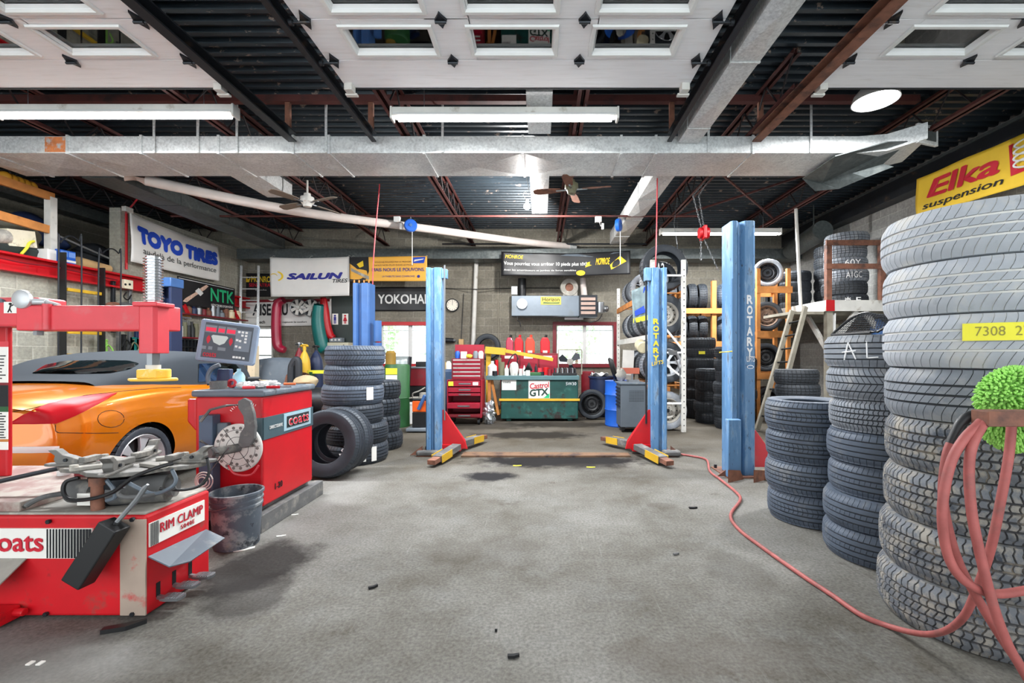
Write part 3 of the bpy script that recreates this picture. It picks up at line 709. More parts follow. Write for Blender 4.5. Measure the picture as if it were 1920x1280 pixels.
TM = {'pale': (M['tire_pale'], mat('groove_dust', (214,213,208), .9)), 'grey': (M['tire_grey'], M['tire_dark']), 'blue': (M['tire_blue'], M['tire_dark']),
      'mud': (M['tire_mud'], mat('groove_mud', (62,62,64), .85, dirt=[((140,130,116), .5, .65, 12)])), 'dark': (M['tire_dark'], M['rubber']), 'new': (M['tire_new'], M['matte_black'])}
def tire(pat, tone, Rr, W, rr, loc, label, group=None, rot=(0,0,0)):
    o = bpy.data.objects.new('tire', tire_mesh(pat, Rr, W, rr, TM[tone])); col.objects.link(o)
    o.location = loc; o.rotation_euler = rot
    return ids(o, label, 'tire', group)
def axis_rot(ax, spin=0):
    """rotation that lays the tyre axis (local z) along ax"""
    q = Vector(ax).normalized().to_track_quat('Z', 'Y'); return (q.to_matrix() @ Matrix.Rotation(spin, 3, 'Z')).to_euler()
ORD = ['bottom', 'second', 'third', 'fourth', 'fifth', 'sixth', 'seventh', 'eighth', 'ninth']
def stack(x, y, specs, where, group, z=0.0):
    out = []; n = len(specs)
    for i, (pat, tone, Rr, W, rr, dx, dy) in enumerate(specs):
        pos = 'top' if i == n-1 else ('bottom' if i == 0 else ORD[i]+' from the floor')
        desc = {'pale':'pale grey','grey':'worn grey','blue':'blue-grey','mud':'mud-caked','dark':'black','new':'black'}[tone]
        lab = '%s tyre, %s of %s' % (desc, pos, where)
        out.append(tire(pat, tone, Rr, W, rr, (x+dx, y+dy, z+W/2), lab, group, (0, 0, rnd.uniform(0, 6))))
        z += W
    return out
def on_tread(o, W, Rr, a0, a1, z0, z1, name, m, n=10, eps=.003):
    """a sticker bent round the tread; angles in world space"""
    b = MB(); c = Vector(o.location); s = o.rotation_euler.z
    v = []
    for i in range(n+1):
        a = a0+(a1-a0)*i/n - s
        for zz in (z0, z1): v.append((c.x+(Rr+eps)*math.cos(a), c.y+(Rr+eps)*math.sin(a), c.z+zz))
    b.add(v, [(2*i, 2*i+2, 2*i+3, 2*i+1) for i in range(n)])
    return b.build(name, m, o, smooth=0)
def tread_fn(o, Rr, a0, a1, z0, z1, eps=.006):
    c = Vector(o.location); s = o.rotation_euler.z
    return lambda a, b: (c.x+(Rr+eps)*math.cos(a0+(a1-a0)*a-s), c.y+(Rr+eps)*math.sin(a0+(a1-a0)*a-s), c.z+z0+(z1-z0)*b)
WB = .247
big = stack(2.13, 2.22, [('terrain','mud',.39,WB,.22,0,0), ('terrain','mud',.388,WB,.22,.01,.0), ('terrain','mud',.386,WB,.22,.03,.0), ('terrain','mud',.386,WB,.22,.035,-.005),
      ('winter','grey',.378,WB,.215,.03,.005), ('winter','pale',.38,WB,.215,.02,.0), ('winter','pale',.38,WB,.215,.02,.0), ('winter','pale',.382,WB,.215,.02,.01)], 'the tallest stack at the right edge', 'tyres in the tallest right stack')
tg = on_tread(big[5], WB, .38, R(218), R(262), .0, .075, 'paper_tag', M['label_yellow'], 12, .008); tg['label'] = 'yellow paper tag with pencilled numbers'
b = MB(); b.text('7308  27-09', tread_fn(big[5], .38, R(224), R(258), .02, .06, .0095)); b.build('pencil_marks', mat('pencil', (150,142,70), .8, var=0), big[5], smooth=0)
WM = .203
mid = stack(2.225, 2.955, [('hiway','blue',.33,WM,.19,0,0), ('hiway','blue',.328,WM,.19,.0,0), ('hiway','blue',.312,WM,.19,.02,.005), ('rib','blue',.318,WM,.19,.015,0), ('terrain','grey',.31,WM,.19,.02,.0), ('vee','grey',.318,WM,.19,.01,0), ('rib','grey',.325,WM,.19,.005,0)],
      'the stack second from right', 'tyres in the second right stack')
b = MB(); f_ = tread_fn(mid[6], .325, R(196), R(252), -.055, .06, .003)
for p_, q_ in (((.02,0),(.10,.95)),((.10,.95),(.24,.05)),((-.02,.42),(.24,.50)),((.42,1),(.43,.12)),((.43,.12),(.60,.16)),((.70,.12),(.72,.14)),((.84,1),(.85,.2))):
    b.tube([V(*f_(p_[0]+(q_[0]-p_[0])*i_/8, p_[1]+(q_[1]-p_[1])*i_/8)) for i_ in range(9)], .0042, 6)
c_ = b.build('chalk_letters', M['chalk'], mid[6], smooth=0)
WS = .236
stack(2.16, 3.62, [('sport','blue',.312,WS,.19,0,0), ('sport','blue',.312,WS,.19,-.02,0), ('sport','blue',.312,WS,.19,-.01,.01), ('sport','blue',.314,WS,.19,-.02,0)], 'the four-tyre stack beside the tall blue post', 'tyres in the four-tyre stack')
stack(3.93, 6.95, [('lo','dark',.31,.214,.19,rnd.uniform(-.015,.015),0) for i in range(5)], 'the stack at the wooden ladder foot', 'tyres at the ladder foot')
# bent black mesh grille lying on the second stack
t = thing('mesh_grille', 'curved black wire mesh grille lying on the tyre stack second from right', 'grille', (2.25, 2.93, 7*WM))
def gfn(a, c): return (2.0+.5*a, 2.69+.42*c, 7*WM+.012+.15*math.sin(PI*min(1,a*1.02))*(.55+.45*c))
b = MB()
for i in range(26): b.tube([gfn(i/25, k/12) for k in range(13)], .0022, 4)
for k in range(20): b.tube([gfn(i/16, k/19) for i in range(17)], .0022, 4)
b.build('mesh', M['dark_steel'], t)
b = MB(); b.tube([gfn(i/16, 0) for i in range(17)]+[gfn(1, k/8) for k in range(1,9)]+[gfn(1-i/16, 1) for i in range(1,17)]+[gfn(0, 1-k/8) for k in range(1,8)], .009, 6, closed=True); b.build('rim', M['black'], t)

# left stacks
WL = .234
L = stack(-2.29, 5.6, [('rib','new',.375,WL,.22,.02,0), ('sport','new',.37,WL,.22,.025,0), ('rib','new',.355,WL,.21,-.02,0), ('hiway','blue',.36,WL,.21,-.02,0), ('vee','blue',.35,WL,.21,.0,0), ('vee','blue',.35,WL,.21,.01,0)], 'the stack behind the red balancer', 'tyres in the six-tyre stack')
s_ = on_tread(L[0], WL, .375, R(284), R(308), -.07, .06, 'paper_sticker', M['paper']); s_ = on_tread(L[0], WL, .375, R(318), R(328), -.08, .09, 'paper_sticker', M['paper'])
s_ = on_tread(L[1], WL, .37, R(298), R(318), -.08, .05, 'paper_sticker', M['paper']); s_ = on_tread(L[1], WL, .37, R(300), R(318), .06, .10, 'paper_sticker', M['paper'])
s_ = on_tread(L[3], WL, .36, R(316), R(330), -.06, .09, 'paper_sticker', M['paper']); s_ = on_tread(L[2], WL, .355, R(262), R(276), .04, .09, 'paper_sticker', M['paper'])
stack(-2.30, 6.34, [('lo','new',.345,WL,.21,.02,0), ('lo','new',.33,WL,.21,0,0), ('lo','new',.33,WL,.21,.0,0), ('lo','new',.33,WL,.21,.01,0)], 'the low stack half hidden behind a taller one', 'tyres in the hidden stack')
# two tyres leaning on edge
ax = V(-.06,-1,.13).normalized()
t1 = tire('hiway', 'new', .358, .22, .205, (-2.235, 4.81, .357), 'black tyre standing on edge beside the balancer, with chalk marks on its side', None, axis_rot(ax))
t2 = tire('hiway', 'new', .358, .22, .205, (-2.225, 5.035, .360), 'black tyre standing on edge just behind the chalk-marked one', None, axis_rot(V(-.06,-1,.13)))
b = MB(); u = V(.5,0,.86); n_ = ax; u = (u-n_*u.dot(n_)).normalized(); vv_ = n_.cross(u)
c0 = V(-2.235,4.81,.357)+n_*.1115
b.text('ARU', plane_fn(c0+V(.19,0,-.16)+vv_*0, u*.17, -u.cross(n_)*.06, .003), .01)
o_ = b.build('chalk_letters', M['chalk'], None, smooth=0); o_.parent = t1; o_.matrix_parent_inverse = (Matrix.Translation(t1.location) @ t1.rotation_euler.to_matrix().to_4x4()).inverted()

# ------------------------------------------------------------------ wheels (tyre on a rim); face looks along local +z
def wheel(kind, Rr, W, rr, loc, ax, label, group=None, tone='dark', spin=0):
    t = thing('wheel', label, 'wheel', (0,0,0), group)
    o = bpy.data.objects.new('tire', tire_mesh('lo', Rr, W, rr, TM[tone])); col.objects.link(o); o.parent = t
    face = {'steel_grey': mat('rim_grey', (168,164,156), .55, .3, dirt=[((120,105,90), .55, .75, 14)]), 'steel_black': M['black'], 'steel_brown': mat('rim_brown', (120,98,84), .6, .3, dirt=[((160,140,120), .55, .75, 12)]), 'alloy': mat('alloy_silver', (206,208,212), .3, .5), 'steel_blue': M['dark_steel']}[kind]
    b = MB(); z = W*.38
    b.lathe([(rr+.012,z+.012),(rr+.004,z+.018),(rr-.008,z),(rr-.022,z-.02),(rr-.028,-z*.2),(rr-.005,-z),(rr+.008,-z-.01)], 40); b.build('rim_barrel', face, t)
    b = MB()
    if kind == 'alloy':
        b.lathe([(0,z-.005),(.05,z-.005),(.06,z-.02),(.06,z-.05)], 24)
        for k in range(6):
            a = TAU*k/6; u = V(math.cos(a), math.sin(a), 0); w_ = V(-math.sin(a), math.cos(a), 0)
            b.prism([(.045,-.02),(rr*.55,-.024),(rr-.02,-.05),(rr-.02,.05),(rr*.55,.024),(.045,.02)], V(0,0,z-.04), u, w_, V(0,0,.028))
        b.build('spokes', face, t, bev=.004)
        b = MB(); b.lathe([(0,z-.06),(rr-.03,z-.06)], 32); b.build('brake_shade', M['matte_black'], t)
    else:
        b.lathe([(0,z-.045),(.03,z-.045),(.034,z-.02),(.075,z-.018),(.09,z-.035),(rr*.62,z-.02),(rr*.8,z-.035),(rr-.024,z-.06)], 40); d = b.build('rim_disc', face, t)
        b = MB()
        for k in range(12): a = TAU*k/12; b.cyl((rr*.76*math.cos(a), rr*.76*math.sin(a), z-.04), (rr*.76*math.cos(a), rr*.76*math.sin(a), z-.024), .013, n=8)
        for k in range(5): a = TAU*k/5; b.cyl((.055*math.cos(a), .055*math.sin(a), z-.03), (.055*math.cos(a), .055*math.sin(a), z-.012), .008, n=8)
        b.cyl((0,0,z-.05), (0,0,z-.03), .028, n=14)
        h = b.build('rim_openings', M['matte_black'], d)
    t.location = loc; t.rotation_euler = axis_rot(ax, spin); return t
# ================================================================== two-post lifts
PROF = [(-.13,.12),(-.13,-.11),(-.115,-.135),(-.07,-.135),(-.05,-.11),(-.045,-.075),(-.015,-.075),(-.005,-.11),(.015,-.135),(.11,-.135),(.13,-.11),(.13,.12)]
def lift_post(x, y, h, sc, sgn, lab, m, group='two-post lift columns', base=True):
    t = thing('lift_post', lab, 'car lift', (x, y, 0), group)
    b = MB(); b.prism([(a*sc, c*sc) for a, c in PROF], (x,y,.012), (sgn,0,0), (0,1,0), (0,0,h-.012)); b.build('column', m, t, smooth=25, bev=.004)
    if base:
        b = MB(); b.box(x-.2, x+.2, y-.2, y+.26, 0, .012); b.prism([(0,0),(.16,0),(0,.12)], (x-sgn*.13,y-.16,.012), (-sgn,0,0), (0,0,1), (0,.012,0)); b.build('base_plate', M['rust'], t, smooth=0)
        for dx, dy in ((-.17,-.16),(.17,-.16),(-.17,.2),(.17,.2)): b = MB(); b.cyl((x+dx,y+dy,.012), (x+dx,y+dy,.05), .018, n=6); b.build('anchor_bolt', M['dark_steel'], t)
    return t
def carriage(t, x, y, sgn, z=.06):
    b = MB(); b.prism([(0,.05),(0,.56),(.03,.56),(.30,.14),(.33,.05)], (x+sgn*.10,y-.06,z-.04), (sgn,0,0), (0,0,1), (0,.03,0)); b.prism([(0,.05),(0,.5),(.03,.5),(.28,.14),(.3,.05)], (x+sgn*.10,y+.06,z-.04), (sgn,0,0), (0,0,1), (0,.03,0))
    b.box(*sorted((x+sgn*.1, x+sgn*.34)), y-.08, y+.1, z-.02, z+.07); b.build('carriage', M['red'], t, smooth=0, bev=.006)
def arm(t, p, q, tip):
    p = V(*p); q = V(*q); e = p+(q-p)*.5
    b = MB(); b.bar(p, q, .12, .075); b.build('arm', M['dusty_dark'], t, smooth=0, bev=.006)
    b = MB(); b.bar(e, q+(q-p).normalized()*.14, .1, .055); ao = b.build('arm_extension', M['rust'], t, smooth=0, bev=.004)
    x, y, d = frame(q-p); b = MB()
    for s in (-1, 1): b.bar(e+x*s*.066, q+x*s*.066, .006, .09)
    b.build('side_plate', M['yellow'], ao, smooth=0)
def vlet(t, txt, xc, y, z1, wid, hgt, gap, m, slant=0, name='lettering'):
    b = MB(); z = z1
    for i, c in enumerate(txt): b.text(c, plane_fn((xc-wid/2+slant*i, y, z-hgt), (wid,0,0), (0,0,hgt), .004), .07); z -= hgt+gap
    return b.build(name, m, t, smooth=0)
# centre bay
xl, yl = -1.375, 5.95
A = lift_post(xl, yl, 2.42, .80, 1, 'worn light blue lift post left of the red tool chest', M['lift_blue'])
carriage(A, xl, yl, 1); arm(A, (xl+.3, yl-.1, .11), (xl+.16, yl-.62, .07), 0); arm(A, (xl+.3, yl+.1, .11), (xl+.5, yl+.62, .09), 0)
b = MB(); b.box(xl+.10, xl+.17, yl-.1, yl-.02, 2.28, 2.40); b.build('top_bracket', M['lift_blue'], A, bev=.005)
b = MB(); b.cyl((xl+.14,yl-.1,.45), (xl+.14,yl-.1,2.45), .011, n=8); b.build('cable', M['steel'], A)
b = MB(); b.box(xl-.2, xl+.12, yl-.22, yl-.12, .012, .075); b.build('grease_block', M['dusty_dark'], A, bev=.02)
xr, yr = 1.535, 5.95
Bp = lift_post(xr, yr, 2.42, .80, -1, 'worn light blue lift post with yellow vertical lettering', M['lift_blue'])
carriage(Bp, xr, yr, -1); arm(Bp, (xr-.28, yr-.1, .11), (xr-.1, yr-.66, .07), 0); arm(Bp, (xr-.3, yr+.1, .11), (xr-.55, yr+.5, .09), 0)
vlet(Bp, 'ROTARY', xr-.045, yr-.11, 1.76, .075, .072, .022, M['txt_yellow']); b = MB(); b.text('LIFTS', plane_fn((xr-.1, yr-.11, 1.15), (.15,0,.03), (0,0,.05), .004), .02); b.build('small_lettering', M['txt_yellow'], Bp, smooth=0)
b = MB(); b.cyl((xr-.16,yr-.06,.4), (xr-.16,yr-.06,2.46), .012, n=8); b.build('cable', M['dark_steel'], Bp)
b = MB(); b.box(xr-.18, xr-.1, yr-.1, yr, 2.25, 2.42); b.build('top_bracket', M['lift_blue'], Bp, bev=.005)
b = MB(); b.box(xr+.02, xr+.24, yr-.25, yr-.12, .012, .08); b.build('grease_block', M['dusty_dark'], Bp, bev=.02)
b = MB(); b.cbox((xr+.17,yr-.12,1.32), (.1,.05,.06)); b.tube([(xr+.17,yr-.13,1.3),(xr+.25,yr-.14,1.1),(xr+.26,yr-.14,.8)], .008, 6, smooth=3); b.cbox((xr+.26,yr-.14,.76), (.02,.02,.07)); b.build('hanging_control', M['dusty_dark'], Bp)
# right bay, near post
xn, yn = 2.16, 4.95
C = lift_post(xn, yn, 2.72, 1.0, 1, 'tall light blue lift post with white vertical lettering beside the ladder', M['lift_blue'])
b = MB(); b.box(xn-.20, xn-.06, yn-.22, yn-.135, .012, .62); b.build('side_box', M['lift_blue'], C, bev=.01)
b = MB(); b.cyl((xn-.13,yn-.15,.62), (xn-.13,yn-.15,2.1), .012, n=8); b.build('conduit_rod', M['lift_blue'], C)
vlet(C, 'ROTARY', xn+.062, yn-.136, 1.93, .062, .098, .014, M['chalk']); b = MB(); b.text('LIFTS', plane_fn((xn+.03, yn-.136, 1.22), (.085,0,0), (0,0,.06), .004), .03); b.build('small_lettering', M['chalk'], C, smooth=0)
b = MB(); b.tube([(xn+.07+.034*math.cos(k*TAU/16), yn-.139, 1.165+.017*math.sin(k*TAU/16)) for k in range(16)], .003, 4, closed=True); b.build('oval_badge', M['chalk'], C)
b = MB(); b.prism([(0,0),(0,.40),(.04,.40),(.28,.06),(.28,0)], (xn+.13,yn-.05,.08), (1,0,0), (0,0,1), (0,.04,0)); b.build('carriage', M['pink_red'], C, smooth=0, bev=.006)
for x0, yy in ((xn-.26, yn-.36), (xn+.0, yn-.36)):
    b = MB(); b.prism([(0,0),(.26,0),(.2,.1),(0,.13)], (x0,yy,0), (.8,.5,0), (0,0,1), (.01,0,0)); b.build('base_angle', M['rust'], C, smooth=0)
b = MB(); b.box(xn+.132, xn+.15, yn-.05, yn+.0, 2.3, 2.5); b.build('limit_switch', M['steel'], C, bev=.004)
b = MB(); b.tube([(xn-.14,yn-.17,1.33),(xn-.3,yn-.25,1.32)], .008, 6); b.build('release_pin', M['txt_yellow'], C)
one('wood_block', MB().cbox((xn+.28, yn-.2, .04), (.24,.12,.08), (0,0,.2)), M['wood'], 'small wooden block on the floor beside the tall blue post', 'wood block', bev=.006)
# left bay
D = lift_post(-2.76, 7.1, 2.40, 1.0, 1, 'bright blue lift post standing behind the six-tyre stack', M['deep_blue'])
b = MB(); b.cyl((-2.53,7.05,1.5), (-2.53,7.05,1.82), .06, n=16); b.cyl((-2.53,7.05,1.25), (-2.53,7.05,1.48), .065, n=16); b.build('power_unit', M['deep_blue'], D)
b = MB()
for k in range(4): b = MB(); b.cyl((-2.86+k*.075,6.97,2.40), (-2.86+k*.075,6.97,2.44), .012, n=8); b.build('top_stud', M['orange_wood'], D)
E = thing('lift_post', 'dark blue lift post with open black channel beside the black sign with green letters', 'car lift', (-5.75,7.0,0), 'two-post lift columns')
b = MB(); b.box(-5.88,-5.84,6.9,7.12,0,2.33); b.box(-5.66,-5.62,6.9,7.12,0,2.33); b.box(-5.84,-5.66,7.08,7.12,0,2.33); b.build('column', M['navy'], E, smooth=0, bev=.005)
b = MB(); b.box(-5.89,-5.61,6.88,7.14,2.33,2.47); b.build('top_cap', M['deep_blue'], E, bev=.01)
b = MB(); b.cyl((-5.80,6.95,.3),(-5.80,6.95,2.33),.012,n=8); b.build('cable', M['steel'], E)
b = MB(); b.cyl((-5.87,6.86,2.02),(-5.72,6.86,2.16),.035,n=12); b.build('cylinder_stub', M['steel'], E)

# threshold plate between the posts
t = one('floor_plate', MB().prism([(-1.0,5.72),(1.14,5.72),(1.14,5.9),(-1.0,5.95)], (0,0,0), (1,0,0), (0,1,0), (0,0,.022)), mat('tan_plate', (112,84,62), .75, dirt=[((60,44,40), .5, .66, 4)]), 'long tan cover plate on the floor between the two light blue lift posts', 'floor plate', smooth=0)

# ================================================================== red air hose, its bracket and the wash mitt
pts = []
for px, py in [(1240,836),(1262,850),(1300,857),(1325,864),(1331,885),(1352,902),(1380,925),(1388,940),(1370,968),(1385,995),(1430,1030),(1500,1080),(1560,1120),(1615,1158),(1670,1180)]:
    p = gp(px, py); p.z = .0135; pts.append(p)
pts += [at(1725,1192,1.98)+V(0,0,.01), at(1768,1184,1.80), at(1805,1158,1.62), at(1830,1108,1.52), at(1857,1030,1.46), at(1878,930,1.43), at(1892,850,1.42), at(1897,790,1.42)]
h = thing('air_hose', 'faded red rubber air hose snaking over the floor and looped over the rusty bracket', 'hose', tuple(pts[0]))
b = MB(); b.tube(pts, .0125, 16, smooth=6); b.build('floor_run', M['hose'], h)
def loop(nm, pl, Y, r=.0125):
    b = MB(); b.tube([at(px, py, Y+dy) for px, py, dy in pl], r, 16, smooth=6); return b.build(nm, M['hose'], h)
loop('hose_loop', [(1790,818,0),(1775,855,0),(1768,930,0),(1780,1000,0),(1800,1060,.0),(1832,1120,.0),(1868,1180,0),(1900,1228,0),(1945,1290,0),(2010,1290,0.02),(2040,1180,.03),(2020,1000,.03),(1990,800,.03)], 1.36)
loop('hose_loop', [(1850,774,.03),(1838,792,-.01),(1808,822,-.03),(1782,870,-.03),(1767,950,-.03),(1772,1020,-.02),(1790,1068,-.02),(1822,1098,-.02),(1865,1113,0.0),(1925,1106,.02),(1990,1090,.02),(2030,1000,.05),(2005,790,.05)], 1.33)
loop('hose_loop', [(1858,774,.0),(1845,792,-.045),(1824,832,-.07),(1817,880,-.07),(1822,960,-.07),(1838,1040,-.07),(1858,1120,-.07),(1880,1185,-.07),(1905,1235,-.07),(1955,1300,-.07),(2030,1290,-.02),(2050,1150,.04),(2015,900,.04),(2000,790,.05)], 1.36)
b = MB(); b.tube([at(px, py, 1.36) for px, py in ((1845,776),(1818,780),(1802,794),(1790,818),(1784,832))], .0148, 16, smooth=5); b.build('black_sleeve', M['black'], h)
t = thing('hose_bracket', 'rusty steel bar bracket carrying the looped red hose', 'bracket', tuple(at(1830,785,1.36)))
b = MB(); b.box(at(1829,0,1.33).x, 1.84, 1.29, 1.345, at(0,796,1.33).z, at(0,768,1.33).z); b.build('bar', M['rust'], t, smooth=0, bev=.003)
b = MB(); b.box(1.76, 1.84, 1.345, 1.38, .95, 1.35); b.build('mount_plate', M['rust'], t, smooth=0)
struct(MB().box(1.82, 1.98, 1.381, 1.50, 0, 3.9).build('trim_2', M['white_worn'], smooth=0))
mt = thing('wash_mitt', 'fluffy lime green microfibre wash mitt hanging behind the rusty bracket', 'wash mitt', tuple(at(1905,765,1.50)))
rg = random.Random(3); c = at(1905, 764, 1.50)
b = MB(); b.ball(c, (.115,.05,.125), 20, 14); b.build('mitt_body', M['lime'], mt)
b = MB()
for k in range(1500):
    # fibonacci points over an ellipsoid pinched where the bracket crosses
    z_ = 1-2*(k+.5)/1500; ph = k*2.39996; rr_ = math.sqrt(1-z_*z_)
    d_ = V(rr_*math.cos(ph), rr_*math.sin(ph), z_)
    if d_.y > .45: continue
    p0 = c+V(d_.x*.11, d_.y*.05, d_.z*.12); pin = 1-.25*math.exp(-((p0.z-at(0,784,1.33).z)/.02)**2)
    p0 = c+(p0-c)*pin; dirn = (d_+V(rg.uniform(-.35,.35), rg.uniform(-.3,0), rg.uniform(-.5,.2))).normalized()
    b.tube([p0, p0+dirn*.012, p0+dirn*.022+V(0,0,-.003), p0+dirn*.027+V(0,0,-.005)], [.0042,.0045,.0042,.0018], 6)
fz = b.build('chenille_fingers', M['lime'], mt, smooth=80); fz['kind'] = 'stuff'

# ------------------------------------------------------------------ litter on the floor
for px, py, ln, a, m, lab, nm in [(700,1102,.05,.7,'matte_black','small dark leaf on the floor left of centre','leaf'), (930,1184,.012,0,'matte_black','tiny black pellet on the floor near the bottom centre','pellet'), (963,1232,.05,.2,'matte_black','dark scrap of debris on the floor at bottom centre','scrap'), (1300,953,.07,.1,'matte_black','thin dark scrap on the floor before the four-tyre stack','scrap'), (1268,1040,.04,.3,'dusty_dark','grey stone on the floor right of centre','stone'),
      (970,873,.1,.1,'label_yellow','yellow paper strip on the wet floor before the cover plate','paper strip'), (1108,876,.1,-.05,'label_yellow','short yellow paper strip beside the right oil patch','paper strip'), (458,1030,.12,.5,'paper','white paper strip on the floor beside the grey bucket','paper strip'), (527,1005,.06,.4,'paper','white paper scrap on the floor before the balancer','paper strip'), (553,965,.05,.4,'paper','white paper scrap on the floor right of the balancer base','paper strip')]:
    p = gp(px, py); b = MB(); b.prism([(-ln/2,-ln*.1),(0,-ln*.2),(ln/2,-ln*.05),(ln/2,ln*.15),(0,ln*.12),(-ln/2,ln*.2)], (p.x,p.y,.001), (math.cos(a),math.sin(a),0), (-math.sin(a),math.cos(a),0), (0,0,.004 if m in ('paper','label_yellow') else .012))
    one(nm.replace(' ','_'), b, M[m], lab, nm, smooth=0)
for px, lab in ((57,'left of two small white tiles on the floor at bottom left'), (76,'right of two small white tiles on the floor at bottom left')):
    p = gp(px, 1244); one('white_tile', MB().box(p.x-.009,p.x+.009,p.y-.012,p.y+.012,.0005,.006), M['paper'], lab, 'tile', smooth=0)
from mathutils.bvhtree import BVHTree
# ================================================================== tyre changer (left foreground)
t = thing('tire_changer', 'red tyre changing machine with grey jaw table in the left foreground', 'tyre changer', (-2.6, 2.45, 0))
b = MB(); b.box(-3.4, -1.94, 2.23, 2.66, .012, .505); b.box(-3.7, -2.6, 2.661, 3.02, .012, .505); cab = b.build('cabinet', M['red_worn'], t, smooth=0, bev=.012)
b = MB(); b.box(-3.39, -1.955, 2.245, 2.655, .505, .517); b.build('top_plate', M['dusty'], t, smooth=0, bev=.003)
b = MB(); b.box(-3.7, -2.585, 2.25, 3.0, .517, .565); b.build('raised_plate', mat('plate_red_grey', (150,120,114), .7, var=.2, dirt=[((170,160,150), .45, .6, 6)]), t, smooth=0, bev=.006)
b = MB(); b.box(-2.06, -1.936, 2.222, 2.23, .02, .49); b.build('corner_strip', mat('bare_edge', (168,150,136), .6, dirt=[((190,60,60), .55, .7, 8)]), t, smooth=0)
fy = 2.226; fx = lambda px: (px-CX)*fy/FX; fz = lambda py: CH-(py-CY)*fy/FX
b = MB(); b.box(fx(-60), fx(174), fy-.004, fy+.004, fz(1046), fz(990)); bp = b.build('brand_plate', M['paper'], t, smooth=0)
b = MB(); b.text('coats', plane_fn((fx(-24),fy-.004,fz(1033)), (fx(84)-fx(-24),0,0), (0,0,fz(1003)-fz(1033)), .002), .035); b.build('plate_lettering', M['txt_red'], bp, smooth=0)
b = MB(); x = 90
while x < 172: b.box(fx(x), fx(x+2+(x-90)*.03), fy-.007, fy-.004, fz(1045), fz(991)); x += 5.6
b.build('plate_stripes', M['ink'], bp, smooth=0)
sy = lambda px: 1.937*FX/(CX-px)
b = MB(); b.box(-1.94, -1.934, 2.245, 2.612, .345, .462); sp_ = b.build('model_plate', M['paper'], t, smooth=0)
fn = plane_fn((-1.934, 2.245, .345), (0,.367,0), (0,0,.117), .002)
b = MB(); b.text('RIM CLAMP', fn, .03, 0, 1.05, (.16,.42,.95,.84)); b.text('5040E', fn, .02, 0, 1.3, (.52,.12,.78,.32)); b.build('plate_lettering', M['txt_red'], sp_, smooth=0)
b = MB()
for k in range(5): b.box(-1.934, -1.931, 2.25+k*.010, 2.254+k*.010, .347, .46)
b.build('plate_stripes', M['dusty_dark'], sp_, smooth=0)
b = MB(); b.add([(-1.938,2.24,.30),(-1.938,2.63,.283),(-1.81,2.60,.245),(-1.80,2.33,.235),(-1.84,2.25,.245)], [(0,4,3,2,1)]); b.build('side_flap', M['panel_grey'], t, smooth=0, solid=.006)
b = MB(); b.add([(-3.0,2.226,.30),(-2.52,2.226,.30),(-2.53,2.12,.22),(-2.58,2.08,.20),(-3.0,2.08,.20)], [(0,1,2,3,4)]); b.build('front_flap', M['dusty'], t, smooth=0, solid=.006)
b = MB(); b.box(-2.75,-2.545,2.12,2.222,.015,.075); b.cyl((-2.56,2.2,.05),(-2.5,2.2,.05),.018,n=10); b.build('foot_box', M['red_worn'], t, smooth=0, bev=.005)
for y, z, L_ in ((2.30,.075,.11),(2.40,.085,.10),(2.51,.08,.10)):
    b = MB(); b.bar((-1.97,y,z), (-1.90,y,z-.01), .018, .018); b.prism([(0,-.028),(.03,-.034),(.09,-.03),(.10,-.015),(.10,.015),(.09,.03),(.03,.034),(0,.028)], (-1.91,y,z-.012), (1,0,0), (0,1,0), (0,0,.014))
    for k in range(5): b.box(-1.885+k*.013, -1.879+k*.013, y-.025, y+.025, z+.002, z+.006)
    b.build('pedal', M['steel'], t, smooth=30)
    b = MB(); b.box(-1.9395, -1.937, y-.012, y+.012, z, z+.07); b.build('pedal_slot', M['matte_black'], t, smooth=0)
# lever holder and tyre iron
p, q = at(146,1090,2.13), at(216,982,2.15)
b = MB(); b.bar(p, q, .095, .085, V(0,1,0)); hb = b.build('lever_holder', M['black'], t, smooth=0, bev=.006)
b = MB(); b.bar(q-(q-p)*.004, q+(q-p)*.002, .08, .07, V(0,1,0)); b.build('holder_opening', M['matte_black'], hb, smooth=0)
iron = one('tire_iron', MB().tube([p+(q-p)*.6, q+V(.01,0,.01), at(258,935,2.19), at(272,914,2.19), at(277,908,2.19)], [.010,.011,.012,.013,.006], 8), M['steel'], 'steel tyre iron standing in the slanted black holder of the tyre changer', 'tyre iron')
b = MB(); b.prism([(-.02,0),(.07,.03),(.12,.09),(.11,.10),(.04,.06),(-.03,.03)], (-2.02,2.10,.001), (1,0,0), (0,1,0), (0,0,.02)); b.build('anchor_tab', M['black'], t, smooth=0)
for px, py in ((93,977),(88,1150),(250,973),(250,1150)): 
    p = at(px,py,fy); b = MB(); b.cyl(p, p+V(0,-.012,0), .011, n=6); b.build('bolt', M['dark_steel'], t)
# motor, turntable and jaws
tc_ = V(-2.21, 2.46, .685)
b = MB(); b.lathe([(0,.515),(.12,.515),(.13,.55),(.17,.62),(.17,.66),(.0,.675)], 28, Matrix.Translation((-2.22,2.46,0))); b.build('turntable_drum', M['dark_steel'], t)
b = MB(); b.cyl((-2.22,2.36,.59), (-1.98,2.42,.59), .072, n=24); b.cyl((-1.98,2.42,.59), (-1.95,2.427,.59), .05, n=20); b.cyl((-2.42,2.36,.59), (-2.28,2.34,.59), .06, n=20); b.build('motor', M['dusty_dark'], t)
b = MB(); b.cyl((-2.235,2.29,.51), (-2.235,2.29,.67), .028, n=12); b.cyl((-2.235,2.29,.64), (-2.235,2.29,.68), .036, n=12); b.build('air_cylinder', M['rust'], t)
b = MB(); b.box(-2.33,-2.265,2.28,2.30,.54,.60); b.build('spec_label', M['paper'], t, smooth=0)
b = MB()
out = []
